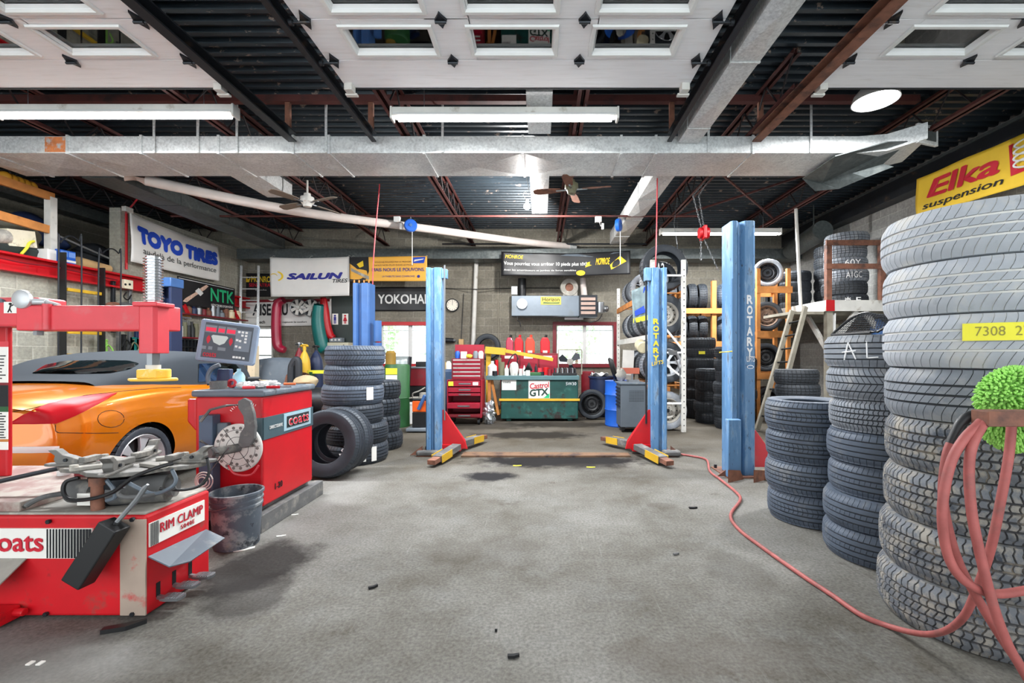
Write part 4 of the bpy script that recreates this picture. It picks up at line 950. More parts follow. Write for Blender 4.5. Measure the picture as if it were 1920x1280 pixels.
for k in range(16):
    a = TAU*k/16+.2; r = .30 if k % 4 in (0,) else (.27 if k % 4 in (1,3) else .225); out.append((r*1.25*math.cos(a), r*.72*math.sin(a)))
b.prism(out, tc_, (1,0,0), (0,1,0), (0,0,.022)); tt = b.build('turntable', M['cast'], t, smooth=0, bev=.004)
for k in range(4):
    a = .2+k*PI/2; u = V(math.cos(a)*1.25, math.sin(a)*.72, 0); rr0 = .25*u.length; u.normalize(); w_ = V(-u.y, u.x, 0); c = tc_+u*rr0
    b = MB(); b.prism([(-.13,-.028),(.08,-.028),(.11,-.016),(.11,.016),(.08,.028),(-.13,.028)], c+V(0,0,.022), u, w_, V(0,0,.014))
    b.prism([(-.055,.01),(.045,.01),(.06,.035),(.055,.058),(.09,.088),(.05,.09),(.018,.062),(-.02,.05),(-.055,.036)], c-w_*.022+V(0,0,.02), u, V(0,0,1), w_*.044)
    b.box(-.02,.02,-.045,.045,0,.03, Matrix.Translation(c-u*.1+V(0,0,.04)))
    b.build('jaw', M['cast'], tt, smooth=0, bev=.004)
    b = MB(); b.cyl(c+u*.0+w_*.03+V(0,0,.055), c-w_*.03+V(0,0,.055), .009, n=10); b.build('jaw_pin', M['dark_steel'], tt)
for k in range(4):
    a = .2+PI/4+k*PI/2; p = tc_+V(math.cos(a)*.12, math.sin(a)*.08, .022); q = tc_+V(math.cos(a)*.30, math.sin(a)*.18, .022)
    b = MB(); b.bar(p+V(0,0,.01), q+V(0,0,.01), .05, .018); b.cyl(q, q+V(0,0,.03), .018, n=10); b.build('slide_link', M['dusty'], tt, smooth=0, bev=.003)
def pt(nm, pl, r, m, n=8): b = MB(); b.tube([at(*p) for p in pl], r, n, smooth=6); return b.build(nm, m, t)
pt('air_tube', [(150,895,2.3),(124,903,2.27),(119,922,2.25),(132,936,2.24),(170,935,2.23),(212,922,2.23),(250,895,2.22),(290,878,2.22),(325,868,2.26)], .0095, M['black'])
pt('air_tube', [(45,950,2.27),(80,932,2.3),(130,925,2.36),(180,932,2.36)], .012, M['dusty_dark'])
pt('air_tube', [(232,912,2.24),(222,925,2.24),(240,932,2.24),(290,926,2.26),(330,913,2.3)], .010, M['dusty_dark'])
pt('air_tube', [(388,858,2.42),(392,885,2.40),(378,908,2.36),(345,918,2.32),(300,916,2.3)], .0075, M['black'])
pt('air_tube', [(200,900,2.26),(212,915,2.25),(215,932,2.25),(200,938,2.25)], .010, M['panel_grey'])
pt('air_tube', [(322,880,2.28),(330,900,2.27),(318,915,2.26),(285,925,2.26),(240,905,2.24)], .009, M['panel_grey'])
pt('lever_rod', [(-60,916,2.35),(40,893,2.40),(118,876,2.45)], .012, M['dark_steel'])
# column with decals
b = MB(); b.prism([(-3.52,2.73),(-3.215,2.73),(-3.205,2.75),(-3.40,2.92),(-3.52,2.92)], (0,0,.565), (1,0,0), (0,1,0), (0,0,.92)); colm = b.build('column', M['red'], t, smooth=0, bev=.006)
cy = 2.727; gx = lambda px: (px-CX)*cy/FX; gz = lambda py: CH-(py-CY)*cy/FX
for y0, y1, m, nm in ((650,640,'pink_red','decal'),(717,650,'paper','decal'),(722,717,'dark_red','decal'),(762,722,'ink','decal'),(772,762,'green','decal'),(823,772,'paper','decal'),(828,823,'orange_wood','decal'),(843,828,'paper','decal')):
    b = MB(); b.box(gx(-60), gx(15), cy-.001, cy+.002, gz(y0), gz(y1)); b.build(nm, M[m], colm, smooth=0)
b = MB()
for y in list(range(668,716,6))+list(range(776,822,5)): b.box(gx(-40), gx(rnd.choice((4,8,11))), cy-.003, cy-.001, gz(y), gz(y-2))
b.build('decal_print', M['ink'], colm, smooth=0)
# swing arm
b = MB(); b.box(-3.6, -2.90, 2.62, 2.78, 1.46, 1.63); b.prism([(-3.2,1.46),(-2.88,1.46),(-2.78,1.475),(-2.78,1.60),(-2.86,1.60),(-3.2,1.60)], (0,2.60,0), (1,0,0), (0,0,1), (0,.02,0)); b.build('pivot_housing', M['pink_red'], t, smooth=0, bev=.012)
b = MB(); b.box(-2.98, -2.14, 2.575, 2.70, 1.435, 1.578); b.build('swing_arm', M['pink_red'], t, smooth=0, bev=.008)
b = MB(); b.cyl((-2.80,2.575,1.44), (-2.80,2.575,1.585), .022, n=12); b.build('hinge_barrel', M['pink_red'], t)
b = MB(); b.cyl((-2.2,2.572,1.525), (-2.2,2.56,1.525), .027, n=20); b.build('pivot_cap', M['chrome'], t)
b = MB(); b.lathe([(0,.016),(.04,.014),(.052,.006),(.054,-.008),(.045,-.02),(0,-.022)], 28, Matrix.Translation((-2.94,2.57,1.612)) @ Matrix.Rotation(R(90),4,'X')); b.cyl((-2.90,2.59,1.60),(-2.83,2.6,1.60),.018,n=12); b.cyl((-2.83,2.6,1.60),(-2.76,2.6,1.58),.012,n=8); b.build('locking_knob', mat('dull_silver', (196,198,200), .4, .4), t)
b = MB(); b.lathe([(0,.012),(.06,.012),(.065,0),(0,0)], 28, Matrix.Translation((-3.13,2.615,1.56)) @ Matrix.Rotation(R(90),4,'X')); b.build('hub_disc', M['panel_grey'], t)
b = MB(); b.box(-3.07, -2.93, 2.594, 2.598, 1.535, 1.60); dl = b.build('warning_decal', M['paper'], t, smooth=0)
b = MB(); b.ball((-3.03,2.592,1.588), .007, 8, 6)
for p, q in (((-3.03,1.58),(-3.035,1.56)),((-3.035,1.56),(-3.045,1.54)),((-3.035,1.56),(-3.025,1.54)),((-3.03,1.575),(-3.01,1.585))): b.cyl((p[0],2.593,p[1]), (q[0],2.593,q[1]), .003, n=5)
b.build('decal_figure', M['ink'], dl)
b = MB(); b.cyl((-2.90,2.62,1.46), (-2.90,2.62,1.41), .022, n=6); b.cyl((-2.90,2.62,1.455), (-2.90,2.62,1.445), .035, n=16); b.build('hex_bolt', M['steel'], t)
# vertical sliding shaft, coil and yellow press cone
sx_, sy_ = -2.185, 2.56
b = MB(); b.prism([(-.055,-.03),(-.035,-.05),(.035,-.05),(.05,-.03),(.05,.05),(-.055,.05)], (sx_,sy_,1.305), (1,0,0), (0,1,0), (0,0,.275)); b.build('sleeve', M['pink_red'], t, smooth=0, bev=.004)
b = MB(); b.box(sx_-.06, sx_+.075, sy_-.07, sy_+.06, 1.565, 1.59); b.build('sleeve_cap', M['pink_red'], t, smooth=0, bev=.006)
b = MB(); pr = [(0,1.59),(.036,1.59)]
for k in range(15): z = 1.60+k*.0165; pr += [(.036,z),(.046,z+.003),(.046,z+.006),(.036,z+.010)]
pr += [(.036,1.85),(0,1.85)]; b.lathe(pr, 24, Matrix.Translation((sx_,sy_,0))); b.build('coil_spring', M['chrome'], t, smooth=25)
b = MB(); b.cyl((sx_,sy_,1.315), (sx_,sy_,1.235), .030, n=6); b.build('hex_shaft', M['steel'], t, smooth=0)
b = MB(); b.cyl((sx_,sy_,1.24), (sx_,sy_,1.215), .034, n=20); b.build('collar', M['white_worn'], t)
b = MB(); b.prism([(-.075,.0),(-.05,-.055),(.06,-.055),(.085,0),(.06,.055),(-.05,.055)], (sx_,sy_,1.165), (1,0,0), (0,1,0), (0,0,.052)); b.prism([(-.13,-.02),(-.07,-.075),(.09,-.075),(.15,-.01),(.08,.075),(-.07,.075)], (sx_,sy_,1.150), (1,0,0), (0,1,0), (0,0,.016)); b.build('press_head', mat('press_yellow', (238,190,70), .5, dirt=[((250,236,190), .55, .7, 10)]), t, smooth=0, bev=.008)
# red boxes behind the turntable
t2_ = thing('parts_box', 'red parts box with white label lying behind the jaw table', 'box', (-2.66,2.75,.57)); b = MB(); b.box(-2.80,-2.60,2.72,2.85,.566,.66); b.build('box_body', M['dark_red'], t2_, smooth=0, bev=.004); b = MB(); b.box(-2.71,-2.615,2.715,2.719,.575,.625); b.build('box_label', M['paper'], t2_, smooth=0)
one('spray_can', MB().lathe([(0,0),(.03,0),(.032,.01),(.032,.09),(.02,.105),(.01,.12),(0,.12)], 16, Matrix.Translation((-2.90,2.76,.566))), M['white'], 'small white can standing beside the red parts box on the tyre changer', 'can')

# ================================================================== wheel balancer
t = thing('wheel_balancer', 'red wheel balancing machine with tilted grey control panel behind the grey bucket', 'wheel balancer', (-2.3,3.7,0))
b = MB(); b.box(-2.55, -2.05, 3.35, 4.08, .17, .985); b.prism([(-2.62,.80),(-2.55,.72),(-2.55,.97),(-2.62,.97)], (0,3.36,0), (1,0,0), (0,0,1), (0,.04,0)); b.build('cabinet', M['red'], t, smooth=0, bev=.014)
b = MB(); b.box(-2.57, -2.03, 3.33, 4.10, .985, 1.035); b.build('top_tray', M['panel_grey'], t, smooth=0, bev=.016)
b = MB(); b.box(-2.05, -2.044, 3.352, 4.078, .665, .83); b.box(-2.14, -2.05, 3.344, 3.351, .665, .83); band = b.build('logo_band', mat('band_grey', (62,84,92), .5), t, smooth=0)
b = MB(); b.box(-2.044, -2.040, 3.61, 4.03, .685, .825); pl = b.build('logo_plate', mat('plate_blue', (150,178,190), .5), band, smooth=0, bev=.012)
b = MB(); b.box(-2.040, -2.036, 3.65, 3.99, .71, .80); b.build('logo_field', M['ink'], pl, smooth=0)
fn = plane_fn((-2.036, 3.65, .71), (0,.34,0), (0,0,.09), .002)
b = MB(); b.text('coats', fn, .045, 0, 1.1, (.03,.12,.97,.9)); b.build('logo_letters', M['white'], pl, smooth=0)
b = MB(); b.text('coats', plane_fn((-2.034,3.65,.71),(0,.34,0),(0,0,.09),.002), .02, 0, 1.1, (.05,.17,.95,.85)); b.build('logo_letters', M['txt_red'], pl, smooth=0)
b = MB(); b.text('DIRECT/DRIVE', plane_fn((-2.044,3.42,.735),(0,.17,0),(0,0,.025),.002), .02); b.build('band_lettering', M['white'], band, smooth=0)
b = MB(); b.text('1-20', plane_fn((-2.05,3.50,.255),(0,.10,0),(0,0,.05),.002), .02); b.build('stencil', M['ink'], t, smooth=0)
b = MB(); b.box(-2.10, -2.02, 3.28, 4.22, 0, .13); b.box(-2.60, -2.50, 3.30, 4.2, 0, .13); b.box(-2.5,-2.1,3.36,4.1,.1,.17); b.build('skid_base', M['dusty_dark'], t, smooth=0, bev=.006)
b = MB(); b.box(-2.46, -2.36, 3.26, 3.349, .10, .86); b.build('front_leg', mat('slate', (74,92,112), .55), t, smooth=0, bev=.008)
b = MB(); b.box(-2.36, -2.28, 3.30, 3.349, .62, .80); b.build('side_pad', M['panel_grey'], t, smooth=0, bev=.01)
# perforated flange disc
dc = V(-2.165, 3.25, .63); xf = Matrix.Translation(dc) @ Matrix.Rotation(R(90),4,'X') 
b = MB(); b.lathe([(0,.012),(.165,.012),(.172,.004),(.172,-.008),(0,-.012)], 48, xf); disc = b.build('flange_disc', M['white_worn'], t)
for k in range(18):
    for r_, off in ((.145,0),(.115,.17)):
        if k % 3 == 2 and off: continue
        a = TAU*k/18+off; c = dc+V(r_*math.cos(a), -.0125, r_*math.sin(a)); b = MB(); b.cyl(c, c+V(0,-.002,0), .011, n=10); b.build('disc_hole', M['cast'], disc)
b = MB()
for k in range(6): a = TAU*k/6+.1; b.bar(dc+V(.02*math.cos(a),-.0125,.02*math.sin(a)), dc+V(.165*math.cos(a),-.0125,.165*math.sin(a)), .003, .003)
for r_ in (.08, .13): b.tube([dc+V(r_*math.cos(k*TAU/32),-.0125,r_*math.sin(k*TAU/32)) for k in range(32)], .0016, 4, closed=True)
b.build('disc_lines', M['ink'], disc)
b = MB(); b.cyl(dc+V(0,.08,0), dc+V(0,-.03,0), .02, n=14); b.build('shaft', M['steel'], t)
P = lambda px, py, Y=3.21: at(px, py, Y)
def flat(nm, pl, Y, th, m, par):
    b = MB(); n = len(pl); v = [at(x,y,Y) for x,y in pl]; v = v+[p+V(0,th,0) for p in v]
    b.add(v, [tuple(range(n)), tuple(range(2*n-1,n-1,-1))]+[(i,n+i,n+(i+1)%n,(i+1)%n) for i in range(n)]); return b.build(nm, m, par, smooth=0, bev=.003)
cal = flat('caliper_arm', [(446,752),(456,746),(468,752),(475,775),(478,800),(476,822),(468,836),(454,840),(446,832),(450,812),(458,800),(456,780),(446,764)], 3.20, .03, M['dusty_dark'], t)
b = MB(); b.tube([P(458,758),P(425,760),P(394,768),P(376,790)], .010, 6); b.tube([P(376,826),P(400,840),P(448,838),P(470,826)], .010, 6); b.build('caliper_bars', M['dusty_dark'], t)
b = MB()
for k in range(13): a = R(60+k*7); c = P(462,790); b.bar(c+V(.125*math.cos(a),-.004,.125*math.sin(a)), c+V(.14*math.cos(a),-.004,.14*math.sin(a)), .002, .002)
b.build('scale_marks', M['white'], cal, smooth=0)
b = MB(); b.tube([P(430,838,3.1),P(364,922,3.0)], .006, 6); b.build('measuring_rod', M['steel'], t)
b = MB()
for k in range(3): r_ = .03+.014*k; c = P(381,902,2.98); b.tube([c+V(r_*math.cos(i*TAU/24),-.01+.008*k,r_*math.sin(i*TAU/24)) for i in range(24)], .0045, 6, closed=True)
b.build('coiled_cord', M['white_worn'], t)
b = MB(); c = P(395,852,3.05); b.tube([c+V(.045*math.cos(i*TAU/24),0,.045*math.sin(i*TAU/24)) for i in range(24)], .012, 8, closed=True); b.cyl(c+V(.0,-.01,.01), c+V(.07,.18,.01), .03, n=14); b.build('cone_ring', M['dusty_dark'], t)
b = MB(); b.tube([P(428,872,3.2),P(440,888,3.18),P(470,890,3.18),P(485,872,3.2)], .007, 6, smooth=4); b.build('guard_wire', M['pink_red'], t)
# control panel
mc = at(428, 642, 3.55); n_ = V(.42,-.90,.06).normalized(); u0 = ZUP.cross(n_).normalized()*-1; u0 = V(-n_.y, n_.x, 0).normalized(); v0 = n_.cross(u0)*1
v0 = (ZUP-n_*n_.dot(ZUP)).normalized(); u0 = v0.cross(n_).normalized()
ro = R(-7); u = u0*math.cos(ro)+v0*math.sin(ro); v = v0*math.cos(ro)-u0*math.sin(ro)
Wm, Hm = .385, .325
def mbox(nm, a0, a1, c0, c1, d0, d1, m, par, **kw):
    b = MB(); b.prism([(a0,c0),(a1,c0),(a1,c1),(a0,c1)], mc+n_*d0, u, v, n_*(d1-d0)); return b.build(nm, m, par, smooth=0, **kw)
hs = mbox('panel_housing', -Wm/2, Wm/2, -Hm/2, Hm/2, -.07, .02, mat('housing_bluegrey', (128,142,162), .45), t, bev=.018)
fp = mbox('face_plate', -Wm/2+.035, Wm/2-.035, -Hm/2+.03, Hm/2-.025, .02, .023, mat('face_dark', (66,74,84), .5), hs)
kp = mbox('key_pad', .045, Wm/2-.045, -.06, .105, .023, .025, mat('key_grey', (112,122,134), .5), fp)
for a0, a1 in ((-.15,-.085),(-.07,-.03),(-.015,.04)):
    mbox('display_frame', a0-.004, a1+.004, .062, .118, .0235, .0245, M['grey_plastic'], fp); mbox('red_display', a0, a1, .07, .10, .0245, .027, M['screen_red'], fp)
for i, (a, c) in enumerate([(.066,.09),(.09,.09),(.115,.09),(.09,.065),(.115,.065),(.115,.04),(.115,.015),(.055,-.11),(.075,-.11),(.095,-.11),(.12,-.112),(.06,.025),(.08,.02),(.06,-.025),(.085,-.03)]):
    mbox('key', a-.008, a+.008, c-.008, c+.008, .025, .029, M['white'], fp)
b = MB(); b.prism([(-.11,.035),(-.10,.045),(-.01,.045),(.0,.035),(-.02,-.012),(-.05,-.03),(-.09,-.012)], mc+n_*.0235, u, v, n_*.001); b.build('wheel_diagram', mat('diag_pale', (200,210,205), .6, var=0), fp, smooth=0)
for a in (-.125,.02): b = MB(); b.prism([(a-.012,.0),(a,-.028),(a+.012,.0),(a+.012,.02),(a,.04),(a-.012,.02)], mc+n_*.0235, u, v, n_*.001); b.build('diagram_arrow', M['txt_red'], fp, smooth=0)
for a in (-.145,-.105,-.045,-.02): mbox('caption', a-.013, a+.013, -.07, -.045, .0235, .0245, M['grey_plastic'], fp)
b = MB(); b.text('coats', plane_fn(mc+n_*.024+u*-.145+v*-.125, u*.085, v*.035, .001), .03); b.build('panel_logo', M['txt_red'], fp, smooth=0)
b = MB(); b.tube([at(392,722,3.55),at(390,705,3.55),at(398,690,3.56),at(412,684,3.57)], .016, 10, smooth=4); b.build('panel_neck', M['panel_grey'], t)
b = MB(); b.prism([(-.06,0),(.06,0),(.05,.13),(-.045,.13)], at(418,722,3.62), (1,0,0), (0,0,1), (0,.05,0)); b.build('panel_bracket', M['navy'], t, smooth=0, bev=.008)
b = MB(); b.lathe([(0,0),(.055,0),(.058,.06),(.05,.06),(.048,.01),(0,.01)], 24, Matrix.Translation((-2.47,3.48,1.035))); b.build('weight_tray', M['dusty_dark'], t)
# clutter on the balancer
def onbal(px, Y): return V((px-CX)*Y/FX, Y, 1.036)
p = onbal(448, 3.60); one('spray_bottle', MB().lathe([(0,0),(.04,0),(.042,.02),(.042,.09),(.03,.115),(.014,.13),(.014,.15),(0,.15)], 20, Matrix.Translation(p)), mat('pale_blue', (170,214,230), .4), 'pale blue spray bottle on top of the red balancer', 'bottle')
rg = random.Random(5)
for i, (px, Y, r_, lab) in enumerate([(463,3.50,.055,'crumpled white rag in front of the pale blue bottle on the balancer'),(484,3.55,.06,'crumpled white rag near the middle of the balancer top'),(508,3.66,.05,'crumpled white rag beside the orange screwdriver')]):
    p = onbal(px, Y); b = MB(); b.ball(p+V(0,0,.026), (r_*1.2,r_*.9,.026), 22, 12, .28, rg); one('rag', b, M['white'], lab, 'rag', 'white rags')
def driver(px, Y, dx, m, lab):
    p = onbal(px, Y)+V(0,0,.012); t_ = thing('screwdriver', lab, 'screwdriver', p); b = MB(); b.cyl(p, p+V(dx*.1,.02,0), .011, n=8); b.build('handle', m, t_); b = MB(); b.cyl(p+V(dx*.1,.02,0), p+V(dx*.19,.035,0), .004, n=6); b.build('shank', M['steel'], t_)
driver(532, 3.85, .9, mat('orange_plastic', (236,120,70), .4), 'orange handled screwdriver at the far end of the balancer top'); driver(500, 3.48, .9, M['red'], 'red handled screwdriver near the edge of the balancer top'); driver(455, 3.42, .8, M['pink_red'], 'pinkish red screwdriver among the rags on the balancer')
p = onbal(436, 3.56); one('tape_roll', MB().lathe([(.02,-.015),(.035,-.015),(.035,.015),(.02,.015)], 24, Matrix.Translation(p+V(0,0,.036)) @ Matrix.Rotation(R(80),4,'X'), closed=True), M['pink_red'], 'red roll of tape standing beside the pale blue bottle', 'tape')
p = onbal(478, 3.75); t_ = thing('mallet', 'black headed mallet with wooden handle behind the rags on the balancer', 'mallet', p); b = MB(); b.cyl(p+V(-.05,0,.04), p+V(.03,.02,.04), .038, n=16); b.build('head', M['rubber'], t_); b = MB(); b.tube([p+V(0,0,.06),p+V(.09,.02,.04),p+V(.15,.04,.012)], .010, 8); b.build('handle', M['wood'], t_)

# ================================================================== bucket
bx, by = -2.075, 3.10
t = thing('bucket', 'dirty dark grey plastic bucket on the floor before the balancer', 'bucket', (bx,by,0))
b = MB(); b.lathe([(0,.002),(.132,.002),(.135,.01),(.150,.27),(.156,.27),(.156,.285),(.151,.288),(.152,.31),(.158,.31),(.158,.322),(.153,.325),(.154,.35),(.163,.352),(.163,.368),(.155,.372),(.148,.368),(.130,.02),(0,.018)], 48, Matrix.Translation((bx,by,0)))
b.build('body', mat('bucket_grey', (84,92,102), .6, var=.2, dirt=[((138,142,144), .5, .6, 9), ((40,44,52), .58, .66, 12), ((150,140,120), .62, .75, 5)]), t, smooth=40)
b = MB(); b.tube([(bx-.16,by-.02,.33),(bx-.15,by-.1,.30),(bx-.05,by-.165,.285),(bx+.05,by-.17,.31)], .003, 5, smooth=4); b.build('wire_handle', M['steel'], t)

# ================================================================== orange roadster
OX, OY = -4.5, 3.28
ST = [(0.0,[(.66,.30),(.72,.38),(.78,.5),(.80,.62),(.78,.75),(.72,.86),(.38,.915),(0,.93)]),
      (.14,[(.76,.26),(.81,.36),(.86,.5),(.88,.64),(.865,.78),(.79,.90),(.4,.955),(0,.97)]),
      (.38,[(.80,.22),(.85,.35),(.888,.52),(.905,.66),(.89,.82),(.82,.945),(.42,1.0),(0,1.01)]),
      (.80,[(.80,.2),(.88,.35),(.908,.52),(.918,.68),(.90,.85),(.82,.985),(.42,1.04),(0,1.05)]),
      (1.2,[(.80,.2),(.875,.35),(.90,.5),(.91,.66),(.895,.82),(.83,.985),(.42,1.04),(0,1.05)]),
      (1.7,[(.80,.2),(.85,.35),(.87,.5),(.888,.66),(.88,.82),(.82,.965),(.42,.975),(0,.975)]),
      (2.7,[(.80,.2),(.85,.35),(.87,.5),(.885,.64),(.875,.80),(.80,.92),(.42,.95),(0,.955)]),
      (3.4,[(.80,.2),(.87,.35),(.90,.5),(.905,.62),(.87,.76),(.76,.84),(.4,.88),(0,.88)]),
      (4.1,[(.6,.22),(.7,.33),(.76,.43),(.76,.53),(.7,.6),(.58,.66),(.3,.69),(0,.7)])]
def cr(a, b_, c, d, t): return .5*((2*b_)+(c-a)*t+(2*a-5*b_+4*c-d)*t*t+(3*b_-3*c+d-a)*t**3)
def station(sts, y):
    n = len(sts); i = max(k for k in range(n-1) if sts[k][0] <= y+1e-9)
    A, B_, C_, D_ = sts[max(i-1,0)], sts[i], sts[i+1], sts[min(i+2,n-1)]; t = (y-B_[0])/(C_[0]-B_[0])
    return [(cr(a[0],b_[0],c[0],d[0],t), cr(a[1],b_[1],c[1],d[1],t)) for a,b_,c,d in zip(A[1],B_[1],C_[1],D_[1])]
def prof(pts, k=4):
    q = [Vector((a,c,0)) for a,c in pts]; return [(p.x,p.y) for p in spline(q, k)]
def bend(x, y): return y + .24*(x/.9)**2*math.exp(-y/.55)
def loft(sts, ys, wrap, k=4):
    rows = []
    for y in ys:
        h = prof(station(sts, y), k); full = [(x,z) for x,z in h]+[(-x,z) for x,z in h[-2::-1]]
        rows.append([(OX+x, OY+(bend(x,y) if wrap else y), z) for x,z in full])
    m = len(rows[0]); v = [p for r in rows for p in r]
    f = [(i*m+j, (i+1)*m+j, (i+1)*m+j+1, i*m+j+1) for i in range(len(rows)-1) for j in range(m-1)]
    return v, f, m
ys = [0,.03,.07,.14,.22,.3,.4,.5,.6,.7,.8,.9,1,1.1,1.2,1.3,1.45,1.6,1.8,2,2.2,2.45,2.7,2.9,3.1,3.3,3.5,3.7,3.9,4.1]
v, f, m = loft(ST, ys, True)
# rear face: bridge right and left halves of the first row across the tail
half = m//2; h0 = prof(ST[0][1]); nx = 14; base = len(v)
for k in range(half+1):
    x0, z0 = h0[k]
    for i in range(nx+1):
        x = x0*(1-2*i/nx); v.append((OX+x, OY+.24*(x/.9)**2 + .05*((z0-.55)/.3)**2*(1-abs(1-2*i/nx)**8), z0))
for k in range(half):
    for i in range(nx): f.append((base+k*(nx+1)+i, base+k*(nx+1)+i+1, base+(k+1)*(nx+1)+i+1, base+(k+1)*(nx+1)+i))
car = thing('car', 'orange roadster with dark grey soft top parked in the left bay', 'car', (OX, OY+2, 0))
def arch_cut(v, f):
    me = bpy.data.meshes.new('x'); me.from_pydata(v, [], f); bm = bmesh.new(); bm.from_mesh(me)
    bmesh.ops.remove_doubles(bm, verts=bm.verts, dist=1e-4)
    bmesh.ops.subdivide_edges(bm, edges=[e for e in bm.edges if abs(e.verts[0].co.x-OX) > .6 and e.verts[0].co.z < .85], cuts=2, use_grid_fill=True)
    for yc in (.86, 3.3):
        for vv in bm.verts:
            if abs(vv.co.x-OX) < .62: continue
            d = V(0, vv.co.y-(OY+yc), vv.co.z-.33); r_ = d.length
            if .325 < r_ < .375 and vv.co.z > .2: d = d.normalized()*.35; vv.co.y = OY+yc+d.y; vv.co.z = .33+d.z
        dele = [fc for fc in bm.faces if abs(fc.calc_center_median().x-OX) > .62 and V(0, fc.calc_center_median().y-(OY+yc), fc.calc_center_median().z-.33).length < .345]
        bmesh.ops.delete(bm, geom=dele, context='FACES')
    bm.to_mesh(me); bm.free()
    r_ = [tuple(p.co) for p in me.vertices], [tuple(p.vertices) for p in me.polygons]; bpy.data.meshes.remove(me); return r_
bvh = BVHTree.FromPolygons([Vector(p) for p in v], f)
v2, f2 = arch_cut(v, f)
b = MB(); b.add(v2, f2); b.build('body', M['car_paint'], car, smooth=60)
TOP = [(.72,[(.60,1.0),(.52,1.045),(.36,1.06),(0,1.065)]),(.95,[(.72,.99),(.665,1.09),(.50,1.145),(0,1.165)]),(1.25,[(.79,.985),(.71,1.16),(.56,1.25),(0,1.28)]),(1.65,[(.81,.97),(.715,1.20),(.57,1.305),(0,1.34)]),(2.1,[(.80,.95),(.70,1.20),(.55,1.31),(0,1.345)]),(2.6,[(.77,.94),(.66,1.16),(.52,1.25),(0,1.28)])]
vt, ft, mt_ = loft(TOP, [.72,.78,.86,.95,1.05,1.15,1.25,1.4,1.55,1.7,1.9,2.1,2.35,2.6], False)
b = MB(); b.add(vt, ft); b.build('soft_top', M['soft_top'], car, smooth=60)
bvt = BVHTree.FromPolygons([Vector(p) for p in vt], ft)
CAM = V(0,0,CH)
def cast(tree, px, py):
    d = (at(px,py,1)-CAM).normalized(); h, n, i, dd = tree.ray_cast(CAM, d)
    if h is None: return None
    if n.dot(d) > 0: n = -n
    return h, n
def lerp_poly(pl, t):
    n = len(pl)-1; i = min(int(t*n), n-1); k = t*n-i; return (pl[i][0]+(pl[i+1][0]-pl[i][0])*k, pl[i][1]+(pl[i+1][1]-pl[i][1])*k)
def patch(nm, tree, upper, lower, m, eps=.006, nu=28, nv=8, par=None):
    b = MB(); g = {}
    for i in range(nu+1):
        a, c = lerp_poly(upper, i/nu), lerp_poly(lower, i/nu)
        for j in range(nv+1):
            r_ = cast(tree, a[0]+(c[0]-a[0])*j/nv, a[1]+(c[1]-a[1])*j/nv)
            if r_: bul = eps*(1+.8*math.sin(PI*j/nv)); g[i,j] = len(b.v); b.v.append(tuple(r_[0]+r_[1]*bul))
    for i in range(nu):
        for j in range(nv):
            q = [(i,j),(i+1,j),(i+1,j+1),(i,j+1)]
            if all(k in g for k in q): b.f.append(tuple(g[k] for k in q)); b.m.append(0)
    return b.build(nm, m, par or car, smooth=60) if b.f else None
def seam(nm, tree, pl, r_=.004, m=None, k=8):
    pts = []
    for a, c in zip(pl, pl[1:]):
        for i in range(k):
            h = cast(tree, a[0]+(c[0]-a[0])*i/k, a[1]+(c[1]-a[1])*i/k)
            if h: pts.append(h[0]+h[1]*.0005)
    if len(pts) > 2: b = MB(); b.tube(pts, r_, 5); return b.build(nm, m or M['matte_black'], car)
patch('tail_light', bvh, [(19,793),(50,774),(90,757),(135,746),(180,740),(219,737)], [(19,795),(60,795),(106,794),(140,780),(180,760),(219,737.5)], M['tail_red'])
patch('reflector_strip', bvh, [(17,837),(60,837),(111,836)], [(17,849),(60,849),(109,848)], M['white'], nu=10, nv=3)
seam('panel_seam', bvh, [(104,796),(104,808),(110,811),(180,812),(228,811)], .0025)
seam('fuel_door_seam', bvh, [(208+25*math.cos(a), 785+16*math.sin(a)) for a in [TAU*k/16 for k in range(17)]], .0025, None, 3)
seam('boot_seam', bvh, [(22,772),(60,766),(110,752),(160,741),(240,732),(300,727),(345,726)], .003)
patch('rear_window', bvt, [(62,698),(85,684),(120,677),(190,675),(240,676),(260,681)], [(62,700),(110,701),(150,701),(205,700),(242,693),(260,683)], M['car_glass'], .004)
patch('brake_light', bvh, [(84,712),(110,706),(138,706)], [(84,714),(110,713.5),(138,713)], M['white'], .01, 10, 3)
sw = []
b = MB(); b.add([(OX+.80,OY+1.62,1.0),(OX+.79,OY+2.5,.97),(OX+.70,OY+2.35,1.19),(OX+.735,OY+1.72,1.195)], [(0,1,2,3)]); b.build('side_window', M['car_glass'], car, smooth=0, solid=.012)
b = MB(); b.tube([(OX+.885,OY+1.95,.97),(OX+.93,OY+1.95,1.0)], .02, 8); b.ball((OX+.99,OY+1.97,1.03), (.09,.06,.06), 16, 10); b.build('wing_mirror', M['car_paint'], car)
for sx_ in (1, -1):
    for yc in (.86, 3.3):
        b = MB(); b.cyl((OX+sx_*.60,OY+yc,.33), (OX+sx_*.86,OY+yc,.33), .345, n=32, cap=False); b.cyl((OX+sx_*.60,OY+yc,.33),(OX+sx_*.61,OY+yc,.33),.345,n=32); b.build('wheel_well', M['matte_black'], car)
        wq = wheel('alloy', .322, .235, .235, (0,0,0), (0,0,1), 'x', None, 'new'); 
        for kk in ('label','category'): del wq[kk]
        wq.name = 'wheel'; wq.parent = car; wq.location = V(OX+sx_*.77,OY+yc,.324)-wloc(car); wq.rotation_euler = axis_rot((sx_,0,0), .3)
b = MB(); b.box(OX-.7, OX+.7, OY+.35, OY+3.7, .16, .24); b.build('underbody', M['matte_black'], car, smooth=0)
